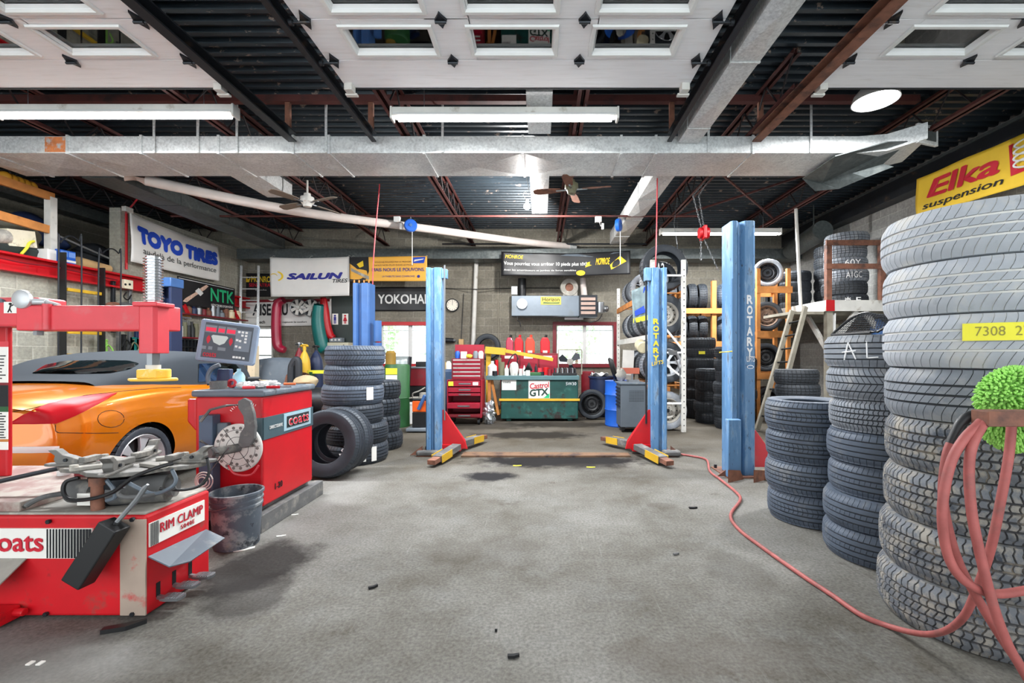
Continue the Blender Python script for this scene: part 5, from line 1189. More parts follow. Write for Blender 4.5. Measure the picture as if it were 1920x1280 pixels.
# ================================================================== banners and signs
def lw(px, py, X=-7.33): return at(px, py, X*FX/(px-CX))
def bw(px, py, Y=11.55): return at(px, py, Y)
def sheet_fn(TL, TR, BL, BR, amp=.02, fold=3.0, sag=0, ph=0, up=None):
    TL, TR, BL, BR = map(Vector, (TL, TR, BL, BR)); n = (TR-TL).cross(TL-BL).normalized()
    if n.dot(CAM-TL) < 0: n = -n
    def fn(a, b, e=0):
        p = (BL*(1-a)+BR*a)*(1-b)+(TL*(1-a)+TR*a)*b
        d = amp*(math.sin(fold*TAU*a+ph+2.2*b)*.6+math.sin(fold*2.3*a+5*b+ph)*.5)
        return p + n*(d+e) + V(0,0,-sag*math.sin(PI*a)*(.3+.7*b))
    return fn, n
def banner(name, label, cat, corners, m, texts=(), shapes=(), amp=.02, fold=3, sag=0, ph=0, nu=40, nv=14, group=None, cords=()):
    fn, n = sheet_fn(*corners, amp=amp, fold=fold, sag=sag, ph=ph)
    b = MB(); b.grid(lambda a, c: fn(a, c), nu, nv)
    o = one(name, b, m, label, cat, group, smooth=60, solid=.004)
    for i, (txt, box, tm, kw) in enumerate(texts):
        b = MB(); b.text(txt, lambda a, c: fn(a, c, .012), box=box, **kw); b.build('lettering', tm, o, smooth=0)
    for nm, poly, sm, e in shapes:
        # fine strips following the sheet
        b = MB()
        b.add([fn(x, y, e) for x, y in poly], [tuple(range(len(poly)))]); b.build(nm, sm, o, smooth=0)
    for u in cords:
        p = fn(u, 1); q = V(p.x, 10.895, 3.66); b = MB(); b.tube([p, (p+q)/2+V(0,0,.02), q], .006, 5); b.build('hanging_cord', M['white_worn'], o)
    return o, fn
circ = lambda cx, cy, rx, ry, n=20, a0=0, a1=TAU: [(cx+rx*math.cos(a0+(a1-a0)*k/n), cy+ry*math.sin(a0+(a1-a0)*k/n)) for k in range(n+(1 if a1-a0 < TAU-.01 else 0))]
banner('banner', 'large off-white tyre banner with bold blue lettering hung high on the left wall', 'banner', (lw(243,397), lw(410,462), lw(245,490), lw(412,527)), M['banner_white'],
   [('TOYO TIRES', (.06,.42,.96,.80), M['txt_blue'], dict(bold=.14)), ('au-delà de la performance', (.10,.18,.94,.36), M['ink'], {})], amp=.022, fold=2.2, sag=.05)
o, fn = banner('sign', 'black sign with green letters and a spark plug picture on the left wall', 'sign', (lw(332,517,-7.335), lw(440,541,-7.335), lw(332,571,-7.335), lw(440,582,-7.335)), M['banner_black'],
   [('NTK', (.53,.28,.97,.82), M['txt_green'], dict(bold=.04)), ('DÉTECTEURS D\'OXYGÈNE', (.54,.08,.95,.2), M['white'], dict(bold=.02))],
   [('plug_picture', [(.08,.14),(.14,.12),(.34,.52),(.44,.70),(.50,.86),(.46,.90),(.38,.76),(.26,.50),(.12,.26)], mat('plug_pink', (216,180,160), .5, var=.3, vscale=20), .006), ('plug_hex', [(.27,.58),(.36,.42),(.41,.55),(.33,.72)], M['white'], .009), ('border_line', [(.02,.93),(.98,.93),(.98,.95),(.02,.95)], M['white'], .004)], amp=.0)
banner('banner', 'white banner with indigo italic lettering and a golden crescent over the back left corner', 'banner', (at(506,482,10.75), at(655,481,10.75), at(508,556,10.75), at(655,554,10.75)), M['banner_white'],
   [('SAILUN', (.21,.44,.92,.61), M['txt_indigo'], dict(bold=.10, shear=.25)), ('TIRES', (.79,.34,.98,.44), M['ink'], dict(bold=.02, shear=.25))],
   [('crescent', circ(.08,.52,.09,.13,14,R(-70),R(80))+circ(.055,.52,.09,.11,14,R(60),R(-60)), M['txt_yellow'], .012), ('crescent', circ(.05,.52,.045,.07,10,R(0),R(160))+circ(.05,.53,.038,.04,10,R(160),R(0)), M['txt_yellow'], .012)], amp=.016, fold=1.4, sag=.03, cords=(.02,.5,.98))
banner('banner', 'orange and black banner beside the white indigo-lettered one above the back windows', 'banner', (at(656,482,10.72), at(801,480,10.72), at(656,527,10.72), at(801,527,10.72)), M['banner_orange'],
   [('MAIS NOUS LE POUVONS.', (.29,.40,.97,.54), M['txt_indigo'], dict(bold=.02)), ('VOUS NE POUVEZ PAS LE PREVOIR,', (.32,.74,.80,.81), M['rust'], {}), ('NOUS NON PLUS DANS LE PASSE', (.32,.62,.82,.69), M['rust'], {}), ('LA FIABILITE SANS COMPROMIS', (.42,.16,.84,.23), M['txt_indigo'], {})],
   [('dark_panel', [(0,0),(.20,0),(.25,.4),(.24,1),(0,1)], M['banner_black'], .006), ('light_streak', [(.02,.42),(.16,.20),(.25,.05),(.25,.2),(.14,.35),(.02,.55)], M['dusty'], .009), ('spark', [(.09,.7),(.17,.85),(.18,.62),(.13,.55)], M['txt_yellow'], .009), ('logo_patch', [(.82,.72),(.96,.72),(.98,.97),(.82,.95)], M['txt_blue'], .01), ('logo_stripe', [(.83,.78),(.95,.86),(.96,.9),(.84,.86)], M['white'], .014), ('dot', circ(.89,.19,.02,.06,12), M['txt_indigo'], .012)], amp=.012, fold=1.2, cords=(.02,.98))
banner('banner', 'black banner with large white capitals above the left back window', 'banner', (at(680,538,11.57), at(830,538,11.57), at(680,583,11.57), at(830,583,11.57)), M['banner_black'],
   [('YOKOHAMA', (.19,.30,.97,.70), M['white'], dict(bold=.04))], [('red_chevron', [(.02,.30),(.10,.62),(.16,.80),(.12,.80),(.02,.60)], M['txt_red'], .01), ('red_chevron', [(.02,.62),(.12,.82),(.05,.84),(.02,.78)], M['txt_red'], .01)], amp=.016, fold=2.4)
banner('banner', 'long sagging black and yellow slogan banner hung before the back duct', 'banner', (at(940,471,10.6), at(1182,469,10.6), at(940,517,10.6), at(1182,514,10.6)), M['banner_black'],
   [('Vous pourriez vous arrêter 10 pieds plus tôt!', (.02,.40,.66,.60), M['white'], dict(bold=.03)), ('Avec les amortisseurs et jambes de force sensibles', (.02,.18,.58,.28), M['white'], dict(bold=.01)), ('MONROE', (.03,.72,.17,.88), M['txt_yellow'], dict(bold=.04, shear=.2)), ('MONROE', (.73,.44,.84,.74), M['txt_yellow'], dict(bold=.04, shear=.3))],
   [('yellow_panel', [(.85,.22),(.97,.55),(.92,.80),(.84,.42)], M['txt_yellow'], .008), ('yellow_panel', [(.65,.36),(.80,.62),(.78,.74),(.66,.56)], M['txt_yellow'], .006), ('silver_tread', [(.10,.93),(.70,.80),(.95,.95),(.55,.96)], M['panel_grey'], .006), ('yellow_sun', circ(.615,.12,.035,.12), M['txt_yellow'], .008)], amp=.02, fold=2.6, sag=.06, cords=(.01,.33,.66,.99))
banner('banner', 'bright yellow suspension banner with red lettering and a spring on the right wall', 'banner', (V(6.07,7.31,4.12), V(6.07,5.18,4.05), V(6.07,7.31,3.49), V(6.07,5.18,3.41)), M['banner_yellow'],
   [('Elka', (.10,.40,.62,.84), M['txt_red'], dict(bold=.05, shear=.2)), ('suspension', (.07,.10,.64,.30), M['ink'], dict(bold=.02, shear=.2))],
   [('red_square', [(.68,.26),(.98,.30),(.99,.95),(.68,.88)], M['txt_red'], .009)], amp=.02, fold=2.4)
sfn, _ = sheet_fn(V(6.07,7.31,4.12), V(6.07,5.18,4.05), V(6.07,7.31,3.49), V(6.07,5.18,3.41))
b = MB()
for k in range(4): b.tube([sfn(.82+.10*math.cos(a), .42+.13*k+.09*math.sin(a), .022) for a in [TAU*j/24 for j in range(24)]], .012, 6, closed=True)
b.build('printed_spring', M['white'], [o_ for o_ in col.objects if o_.name.startswith('banner') and 'suspension' in o_.get('label','')][0])
banner('banner', 'white banner with big black letters half hidden behind the bumpers on the back wall', 'banner', (at(458,562,11.54), at(622,560,11.54), at(458,612,11.54), at(622,610,11.54)), M['banner_white'],
   [('AISE', (.10,.40,.31,.84), M['ink'], dict(bold=.05)), ('AU', (.36,.40,.50,.84), M['ink'], dict(bold=.05)), ('vous rajeunit le confort', (.36,.10,.72,.18), M['ink'], dict(bold=.02)), ('tech', (.16,.10,.24,.22), M['ink'], dict(bold=.03))], [('red_stripe', [(0,.90),(.98,.90),(.98,1.0),(0,1.0)], M['dark_red'], .008)], amp=.008)
banner('banner', 'dark poster with yellow and red lettering behind the aluminium ladder', 'banner', (at(456,512,11.56), at(508,513,11.56), at(456,556,11.56), at(508,556,11.56)), M['banner_black'],
   [('MONROE', (.30,.62,1.1,.88), M['txt_yellow'], dict(bold=.04)), ('SENSATRAC', (.22,.42,1.1,.58), M['txt_red'], dict(bold=.04)), ('shocks', (.45,.26,.85,.33), M['white'], {})], [('logo_wing', [(.06,.62),(.22,.62),(.27,.82),(.17,.72),(.14,.9),(.10,.72),(.0,.84)], M['txt_yellow'], .006)], amp=.0)

# ================================================================== left wall gear
b = MB()
def rack_frame():
    t = thing('ramp_rack', 'tall black rack with yellow rungs standing against the left wall', 'rack', (-7.25,7.2,0))
    for y0, nm in ((6.93,'rail'),(7.55,'rail')):
        b = MB(); b.prism([(0,0),(.09,0),(.09,.02),(.02,.02),(.02,.08),(0,.08)], (-7.35,y0,0), (1,0,0), (0,1,0), (0,0,2.86 if y0 < 7 else 2.74)); b.build(nm, M['black'], t, smooth=0)
    for z in (2.28, 1.62, 1.26, .8, .4): b = MB(); b.box(-7.36,-7.30,7.01,7.55,z,z+.05); b.build('rung', M['yellow'], t, smooth=0, bev=.004)
rack_frame()
for k, (pl, lab) in enumerate([([(109,640),(110,470),(113,455),(130,442),(148,452),(153,470),(151,640)],'left of two bent steel hoops standing before the red wall beam'),([(184,640),(185,495),(192,475),(208,466),(222,475),(227,495),(222,640)],'right of two bent steel hoops standing before the red wall beam')]):
    pts = [lw(px,py,-7.2) for px,py in pl]; pts[0].z = 0; pts[-1].z = 0
    one('steel_hoop', MB().tube(pts, .011, 8, smooth=5), M['dark_steel'], lab, 'hoop', 'bent steel hoops')
# battery boxes and tubes on the loft edge
t = thing('carton', 'blue carton with white print on the red beam over the left wall', 'carton', tuple(lw(125,495,-7.5)))
p, q = lw(110,475,-7.44), lw(142,498,-7.44); b = MB(); b.box(-7.62,-7.44, p.y, q.y, 2.725, 2.93); b.build('box_body', M['blue_plastic'], t, smooth=0, bev=.004)
b = MB(); b.box(-7.439,-7.437, p.y+.03, p.y+.13, 2.83, 2.91); b.box(-7.439,-7.437, p.y+.15, p.y+.25, 2.83, 2.91); b.build('print_panels', mat('pale_print', (110,150,220), .6), t, smooth=0)
b = MB(); b.box(-7.439,-7.437, p.y+.08, p.y+.26, 2.75, 2.785); b.build('print_band', M['white'], t, smooth=0)
one('carton', MB().box(-7.62,-7.46, p.y-.14, p.y-.01, 2.725, 2.90), M['white'], 'plain white carton beside the blue carton on the red beam', 'carton', smooth=0, bev=.004)
t = thing('duct_tube', 'grey tube lying on the loft edge with its open end towards the room', 'tube', tuple(lw(60,470,-7.6)))
b = MB(); b.lathe([(.10,0),(.10,.7),(.092,.7),(.092,.0)], 24, Matrix.Translation((-7.62,5.78,2.83)) @ Matrix.Rotation(R(-78),4,'X') @ Matrix.Rotation(0,4,'Z'), closed=True); b.build('tube_body', M['dusty'], t)
t = thing('loft_railing', 'orange-brown timber post and rails along the storage loft edge', 'frame', tuple(lw(95,480,-7.6)))
py_ = 7.55*FX/(CX-95); b = MB(); b.box(-7.60,-7.50, py_-.05, py_+.05, 2.66, lw(95,372,-7.6).z); b.build('post', M['white_worn'], t, smooth=0)
for (px0, y0), (px1, y1) in (((-60,318),(100,370)), ((-60,386),(90,430))):
    b = MB(); b.bar(lw(px0,y0,-7.53), lw(px1,y1,-7.53), .05, .12); b.build('rail', M['orange_wood'], t, smooth=0)
b = MB(); rg = random.Random(2)
t = thing('spring_roll', 'row of amber rolled cushions on the upper loft rail at far left', 'cushion', tuple(lw(30,340,-7.62)))
for k in range(5): c = lw(8+k*12, 335+k*4.5, -7.62); b = MB(); b.ball(c+V(0,0,.02), (.10,.075,.085), 14, 10); b.build('roll', mat('amber', (206,146,40), .5), t)
one('sack', MB().ball(lw(20,440,-8.05), (.25,.35,.28), 20, 12, .12, rg), mat('sack_grey', (110,106,92), .9, bump=(30,.5)), 'grey-brown sack piled on the loft behind the timber rail', 'sack')
one('carton', MB().cbox(lw(36,447,-7.62), (.1,.36,.24), (R(8),0,0)), mat('worn_carton', (222,214,190), .85, dirt=[((150,140,120), .55, .7, 9)]), 'worn cream carton leaning on the grey-brown sack', 'carton', smooth=0)
one('tarpaulin', MB().ball(lw(20,468,-7.66)+V(0,0,.03), (.08,.5,.10), 20, 10, .15, rg), mat('dark_tarp', (40,48,46), .7), 'dark green crumpled tarpaulin on the loft below the cream carton', 'tarpaulin')
one('strap', MB().tube([lw(38,478,-7.55),lw(50,465,-7.55),lw(56,455,-7.55),lw(64,452,-7.55)], .018, 6, smooth=4), M['label_yellow'], 'yellow strap tied round the tarpaulin on the loft', 'strap')
one('rolled_carpet', MB().cyl(lw(145,500,-7.66)+V(0,0,.08), lw(204,513,-7.66)+V(0,0,.08), .09, .07, 16), M['cardboard'], 'tan roll lying on the loft between the two bent hoops', 'roll')
one('bumper_cover', MB().grid(lambda a, c: lw(110,450,-7.95).lerp(lw(235,505,-7.95), a)+V(.12*math.sin(PI*c),0,-.55*(1-a)+.5*c*math.sin(PI*(.15+.8*a))), 20, 8), M['dark_steel'], 'dark curved car panel lying along the storage loft behind the hoops', 'car panel', solid=.01)
one('bumper_cover', MB().grid(lambda a, c: lw(-20,440,-8.3).lerp(lw(120,470,-8.3), a)+V(.12*math.sin(PI*c),0,.5*c*math.sin(PI*(.1+.8*a))), 20, 8), M['navy'], 'dark blue car panel on the loft behind the timber post', 'car panel', solid=.01)
one('long_strip', MB().bar(lw(100,438,-7.7), lw(235,498,-7.7), .02, .03), M['steel'], 'long pale metal strip laid along the loft behind the hoops', 'strip')
one('cable_bundle', MB().tube([lw(-20,478,-7.34),lw(40,492,-7.34),lw(100,500,-7.34),lw(150,510,-7.34),lw(220,525,-7.34)], .012, 6, smooth=4), M['dark_red'], 'dark red cable bundle running along the red beam', 'cable')
# red conduit and outlet at the banner edge
t = thing('conduit_drop', 'red vertical conduit with junction fitting at the left edge of the big white banner', 'conduit', tuple(lw(238,500,-7.3)))
b = MB(); b.cyl(lw(237,400,-7.47), lw(237,505,-7.47), .02, n=8); b.build('conduit', M['red'], t)
b = MB(); b.tube([lw(236,398,-7.34),lw(248,385,-7.34),lw(258,372,-7.34),lw(266,360,-7.34)], .014, 6, smooth=4); b.build('cable', M['pink_red'], t)
b = MB(); b.cbox(lw(239,393,-7.34), (.08,.16,.09)); b.build('fitting', M['white_worn'], t, bev=.01)
t = thing('power_outlet', 'cream double outlet box on the red wall beam', 'outlet', tuple(lw(239,533,-7.33)))
b = MB(); b.cbox(lw(239,533,-7.34), (.06,.17,.16)); b.build('plate', mat('cream', (232,222,196), .5), t, bev=.008)
b = MB()
for dx in (-4, 4): c = lw(239+dx,533,-7.305); b.cyl(c, c+V(.006,0,0), .02, n=12)
b.build('sockets', M['ink'], t)
b = MB(); b.tube([lw(237,548,-7.28),lw(232,556,-7.26),lw(240,562,-7.26),lw(246,553,-7.28)], .012, 6, smooth=4); b.build('plugged_cord', M['black'], t)
for i, (px, py, r_, m, lab) in enumerate([(215,590,.26,'rust','coil of brown hose hung on the left wall below the outlet'),(236,588,.24,'dusty_dark','coil of grey cable hung on the left wall below the outlet')]):
    c = lw(px,py,-7.36); b = MB(); 
    for k in range(5): b.tube([c+V(.012*k, (r_-.012*k)*math.cos(a), (r_-.012*k)*.8*math.sin(a)) for a in [TAU*j/28 for j in range(28)]], .014, 6, closed=True)
    one('hose_coil', b, M[m], lab, 'hose')
for px, py, ln, m, lab, nm in [(212,575,.9,'dark_steel','thin dark bar hung on the left wall','bar'),(243,600,1.1,'steel','grey pipe standing on the left wall beside the hose coils','pipe'),(197,655,.35,'lime','lime green hand pump hung on the left wall behind the car roof','pump'),(222,640,.5,'dusty_dark','grey pry bar hung on the left wall behind the car roof','bar'),(232,645,.35,'matte_black','black caliper tool hung on the left wall behind the car roof','tool'),(247,650,.3,'olive','olive clamp hung on the left wall behind the car roof','tool'),(256,645,.25,'teal','small teal bag hung on the left wall behind the car roof','bag'),(268,648,.55,'navy','dark blue panel hung on the left wall left of the press head','panel'),(280,650,.5,'rust','stack of brown belts hung on the left wall beside the dark blue panel','belts')]:
    c = lw(px,py,-7.42); b = MB(); w_ = .16 if nm in ('panel','belts','bag') else .025
    b.cbox(c, (.05, w_*2, ln)); b.cyl(c+V(-.04,0,ln/2-.02), c+V(.05,0,ln/2-.02), .012, n=8)
    if nm in ('tool','pump'): b.tube([c+V(.04,-.08,-.05),c+V(.04,.0,.08),c+V(.04,.1,-.02),c+V(.04,.04,-.12)], .014, 6, smooth=4)
    one('wall_'+nm, b, M[m], lab, nm, bev=.004)
# workshop shelves on the left wall
def wshelf(px0, px1, py, lab, dep=.24):
    a, c = lw(px0,py,-7.2), lw(px1,py,-7.2); z = CH-(py-CY)*a.y/FX
    t = thing('wall_shelf', lab, 'shelf', (-7.35,(a.y+c.y)/2,z)); b = MB(); b.box(-7.5,-7.5+dep,a.y,c.y,z-.03,z); b.build('board', M['dark_red'], t, smooth=0)
    return a.y, c.y, z, t
y0, y1, z, t = wshelf(352, 470, 586, 'long dark red wall shelf crowded with tins below the black sign')
for yy in (y0+.1, y1-.35):
    b = MB(); b.bar((-7.47,yy,z+.42), (-7.27,yy,z-.01), .05, .05); b.build('brace', M['red'], t, smooth=0)
rg = random.Random(11); cols_ = ['black','steel','navy','dusty','white_worn','dark_steel','olive','rust','cardboard','grey_plastic','dark_red']
nouns = ['tin','jar','can','bottle']
def fill(y0, y1, z, x, n, where, rad=(.035,.06), hh=(.1,.2), grp=None):
    for k in range(n):
        y = y0+(y1-y0)*(k+.5)/n; r_ = min(rg.uniform(*rad), (y1-y0)/n*.47); h = rg.uniform(*hh); cm = rg.choice(cols_); nn = rg.choice(nouns)
        pr = [(0,0),(r_,0),(r_,h*.8),(r_*.95,h*.85),(r_*.95,h),(0,h)] if nn in ('tin','can') else [(0,0),(r_,0),(r_,h*.6),(r_*.4,h*.78),(r_*.4,h),(0,h)]
        cn = {'black':'black','steel':'silver','navy':'dark blue','dusty':'dusty grey','white_worn':'off-white','dark_steel':'dark grey','olive':'olive','rust':'brown','cardboard':'tan','grey_plastic':'pale grey','dark_red':'dark red'}[cm]
        place = ['nearest the room front on','second along','third along','fourth along','fifth along','sixth along','seventh along','eighth along','ninth along','tenth along'][k]
        one(nn, MB().lathe(pr, 14, Matrix.Translation((x,y,z+.001))), M[cm], '%s %s standing %s %s' % (cn, nn, place, where), nn, grp)
fill(y0+.15, y1-.6, z, -7.36, 9, 'the long dark red shelf', (.05,.08), (.12,.26), 'tins on the long red wall shelf')
for k, yy in enumerate((y1-.5, y1-.27)):
    one('jar', MB().lathe([(0,0),(.085,0),(.085,.15),(.06,.17),(.06,.2),(0,.2)], 16, Matrix.Translation((-7.36,yy,z+.001))), mat('jar_cream', (226,210,178), .4, dirt=[((240,200,120), .5, .7, 20)]), ['left of two big cream jars at the far end of the red shelf','right of two big cream jars at the far end of the red shelf'][k], 'jar', 'cream jars')
y0, y1, z, t = wshelf(330, 388, 630, 'short red wall shelf with bottles behind the control panel')
fill(y0+.05, y1-.05, z, -7.36, 7, 'the short red shelf', (.05,.08), (.18,.34), 'bottles on the short red wall shelf')
t = thing('bin_rack', 'dark grey pigeonhole bin rack on the left wall behind the car roof', 'bin rack', (-7.4,10,1.2))
a, c = lw(345,640,-7.2).y, lw(390,640,-7.2).y
b = MB(); b.box(-7.5,-7.48,a,c,1.15,1.6)
for k in range(8): yy = a+(c-a)*k/7; b.box(-7.48,-7.25,yy-.008,yy+.008,1.15,1.6)
for k in range(4): zz = 1.15+.15*k; b.box(-7.48,-7.25,a,c,zz-.008,zz+.008)
b.build('compartments', M['dark_steel'], t, smooth=0)
t = thing('wrench_rack', 'row of wrenches hanging from a wooden strip on the left wall', 'wrench rack', tuple(lw(345,592,-7.4)))
a, c = lw(331,592,-7.4), lw(357,588,-7.4); b = MB(); b.box(-7.48,-7.40,a.y,c.y,a.z-.04,a.z+.05); b.build('strip', M['orange_wood'], t, smooth=0)
for k in range(8):
    yy = a.y+(c.y-a.y)*(k+.5)/8; b = MB(); b.cbox((-7.38,yy,a.z-.16-.008*k), (.012,.022,.26)); b.cyl((-7.385,yy,a.z-.02),(-7.375,yy,a.z-.02),.024,n=10); b.cyl((-7.385,yy,a.z-.29-.008*k),(-7.375,yy,a.z-.29-.008*k),.026,n=10); b.build('wrench', M['chrome'], t)
# ================================================================== back wall: ladder, body parts, gas bottles
t = thing('ladder', 'aluminium ladder leaning in the back left corner before the small window', 'ladder', (-7.1,11.2,0))
def rails(t, p0, p1, q0, q1, n, mr, mu, w=.06, h=.03, rr=.014, skip=0):
    p0, p1, q0, q1 = map(Vector, (p0,p1,q0,q1))
    for a, c in ((p0,p1),(q0,q1)): b = MB(); b.bar(a, c, w, h); b.build('rail', mr, t, smooth=0)
    for k in range(1, n): b = MB(); b.cyl(p0.lerp(p1,k/n), q0.lerp(q1,k/n), rr, n=8); b.build('rung', mu, t)
rails(t, (-7.15,10.75,0), (-7.45,11.3,3.50), (-6.72,10.75,0), (-7.02,11.3,3.50), 12, M['galv'], M['galv'], .05, .07, .016)
def bumper(name, pl, Y, r_, m, lab, cat='bumper'):
    pts = [at(px,py,Y) for px,py in pl]; b = MB(); pts = spline(pts, 6); n = len(pts)
    b.tube(pts, [r_*(.55+.45*math.sin(PI*min(1,max(0,(i+1)/(n+1))))**.5) for i in range(n)], 12)
    return one(name, b, m, lab, cat)
bumper('bumper', [(533,562),(521,570),(518,600),(519,640),(524,652),(534,656)], 11.3, .115, mat('crimson', (170,24,60), .35, coat=.5), 'crimson bumper hung upright on the back wall')
bumper('bumper', [(598,570),(596,600),(600,630),(605,650),(610,657)], 11.25, .16, M['teal'], 'teal green bumper hung upright beside the red one on the back wall')
bumper('bumper', [(606,558),(609,580),(613,610),(619,628),(626,633)], 11.35, .10, M['red'], 'bright red bumper hung upright beside the restroom board')
def hubcap(px, py, r_, lab):
    c = at(px,py,11.42); t = thing('hubcap', lab, 'hubcap', tuple(c), 'silver hubcaps'); xf = Matrix.Translation(c) @ Matrix.Rotation(R(90),4,'X')
    b = MB(); b.lathe([(r_*.86,.02),(r_*.95,.035),(r_,.02),(r_,0),(r_*.86,0)], 32, xf, closed=True); b.build('ring', M['chrome'] if 0 else M['steel'], t)
    b = MB()
    for k in range(7):
        a = TAU*k/7; u = V(math.cos(a),0,math.sin(a)); w_ = V(-math.sin(a),0,math.cos(a)); b.prism([(0,-.03),(r_*.9,-.04),(r_*.9,.04),(0,.03)], c+V(0,-.01,0), u, w_, V(0,-.025,0))
    b.cyl(c+V(0,-.01,0), c+V(0,-.05,0), r_*.22, n=16); b.build('spokes', M['white_worn'], t, smooth=0)
    b = MB(); b.cyl(c+V(0,.0,0), c+V(0,-.006,0), r_*.86, n=28); b.build('backing', M['dark_steel'], t)
hubcap(560,576,.215,'left silver hubcap hung on the back wall, partly behind the other'); hubcap(584,577,.225,'right silver hubcap hung on the back wall before the teal bumper')
t = thing('restroom_board', 'dark door board with male and female restroom signs on the back wall', 'board', tuple(at(638,640,11.5)))
b = MB(); b.box(at(621,0,11.5).x, at(660,0,11.5).x, 11.52, 11.59, at(0,660,11.5).z, at(0,555,11.5).z); b.build('board', mat('dark_board', (48,58,56), .4), t, smooth=0)
for px, m in ((628,'txt_indigo'),(647,'txt_red')):
    c = at(px,598,11.5); b = MB(); b.box(c.x-.075,c.x+.075,11.505,11.52,c.z-.14,c.z+.14); s_ = b.build('sign_plate', M['paper'], t, smooth=0, bev=.004)
    b = MB(); b.cyl(c+V(0,.004,.085), c+V(0,0,.085), .026, n=14)
    if m == 'txt_red': b.prism([(-.02,.05),(.02,.05),(.055,-.05),(-.055,-.05)], c, (1,0,0), (0,0,1), (0,.004,0))
    else: b.box(c.x-.03,c.x+.03,c.y,c.y+.004,c.z-.03,c.z+.055)
    for sx in (-1,1): b.box(*sorted((c.x+sx*.006,c.x+sx*.026)),c.y,c.y+.004,c.z-.115,c.z-.03)
    b.build('figure', M[m], s_, smooth=0)
t = thing('cream_box', 'cream metal box with latch below the restroom board', 'box', tuple(at(635,655,11.3))); a, c = at(617,656,11.3), at(656,642,11.3)
b = MB(); b.box(a.x,c.x,11.2,11.5,a.z,c.z); b.build('box_body', mat('cream2', (206,200,176), .6), t, smooth=0, bev=.005); b = MB(); b.box(c.x-.12,c.x-.1,11.18,11.2,a.z+.05,a.z+.13); b.build('latch', M['black'], t)
b = MB(); b.box(a.x,c.x,11.25,11.55,a.z-.03,a.z-.001); b.build('bracket_shelf', M['grey_wood'], t, smooth=0)
t = thing('breaker_box', 'small grey switch box with white knobs on top of the cream metal box', 'switch box', tuple(at(635,640,11.3))); a, c = at(618,641,11.3), at(641,633,11.3)
b = MB(); b.box(a.x,c.x,11.28,11.45,a.z+.002,c.z); b.build('case', M['grey_plastic'], t, smooth=0, bev=.004); b = MB()
for k in range(3): xx = a.x+.07+k*.09; b.cyl((xx,11.28,(a.z+c.z)/2),(xx,11.26,(a.z+c.z)/2),.025,n=10)
b.build('knobs', M['white'], t)
def bottle(name, x, y, r_, h, z0, m, lab, cat='gas cylinder', valve='steel'):
    t = thing(name, lab, cat, (x,y,z0)); b = MB(); b.lathe([(0,0),(r_,0),(r_,h*.72),(r_*.88,h*.82),(r_*.5,h*.9),(r_*.25,h*.93),(r_*.25,h*.95),(0,h*.95)], 24, Matrix.Translation((x,y,z0))); b.build('body', m, t)
    b = MB(); b.cyl((x,y,z0+h*.95),(x,y,z0+h),.03,n=10); b.cyl((x-.07,y,z0+h),(x+.07,y,z0+h),.018,n=8); b.lathe([(0,0),(.05,0),(.05,.02),(0,.02)],12,Matrix.Translation((x,y,z0+h+.01))); b.build('valve', M[valve], t); return t
x = at(571,0,8.6).x; bottle('gas_cylinder', x, 8.6, .105, 1.46, 0, M['yellow'], 'tall yellow gas cylinder standing behind the left tyre stack', valve='yellow')
x = at(561,0,8.9).x; bottle('gas_cylinder', x, 8.9, .10, 1.5, 0, M['dark_red'], 'dark red gas cylinder half hidden behind the yellow one', valve='chrome')
x = at(588,0,9.0).x; bottle('gas_cylinder', x+.05, 9.0, .13, 1.45, 0, M['navy'], 'dark blue gas cylinder right of the yellow one', valve='black')
t = thing('welding_cart', 'welding cart with a yellow bar behind the left tyre stack', 'cart', (-4.4,8.3,0))
b = MB(); a, c = at(577,697,8.35), at(612,697,8.35); b.bar(a, c, .05, .06); b.build('yellow_bar', M['label_yellow'], t, smooth=0)
b = MB(); b.box(a.x+.03, c.x+.1, 8.1, 8.42, .12, .16); b.box(a.x+.05, a.x+.1, 8.3,8.4,.16,a.z); b.box(c.x, c.x+.05, 8.3,8.4,.16,a.z); b.build('frame', M['green'], t, smooth=0)
for sx in (a.x, c.x): b = MB(); b.cyl((sx-.02,8.2,.12),(sx+.03,8.2,.12),.12,n=20); b.build('cart_wheel', M['rubber'], t)
b = MB(); c_ = at(558,704,8.2)
for k in range(6): b.tube([c_+V((.20-.006*k)*math.cos(a_), -.02*k+.06*math.sin(a_), -.02*k+.05*math.sin(a_)) for a_ in [TAU*j/24 for j in range(24)]], .013, 6, closed=True)
b.build('torch_hose', M['rust'], t)
b = MB(); b.tube([(-4.1,7.65,.5),(-4.02,7.65,.5),(-3.45,7.65,.5),(-3.37,7.65,.5)], [.05,.24,.24,.05], 20)
for xx in (-3.95,-3.55): b.box(xx-.03,xx+.03,7.5,7.8,0,.34)
one('air_tank', b, M['dark_steel'], 'dark round tank lying behind the balancer beside the tyre stack', 'tank')
b = MB(); b.ball((-3.92,7.6,.84), (.19,.15,.11), 18, 10, .1, random.Random(4)); one('canvas_bag', b, mat('canvas', (176,160,128), .9), 'beige canvas bag lying on the dark tank behind the balancer', 'bag')
b = MB(); A_, B_ = at(486,674,8.4), at(562,670,8.4)
b.grid(lambda a, c: V(A_.x+(B_.x-A_.x)*a, 8.4-.18*math.sin(PI*min(1,c*1.05)), .0+1.24*c-.05*(1-math.sin(PI*(.1+.8*a)))), 16, 12)
one('bumper_cover', b, M['panel_grey'], 'large grey bumper cover standing behind the balancer', 'bumper', solid=.02)
b = MB(); b.tube([at(545,790,8.05),at(546,700,8.05),at(549,682,8.05),at(556,674,8.05),at(560,690,8.05),at(558,790,8.05)], .06, 10, smooth=5); one('tire_half', b, M['tire_dark'], 'black curved rubber trim standing at the end of the grey bumper cover', 'trim')
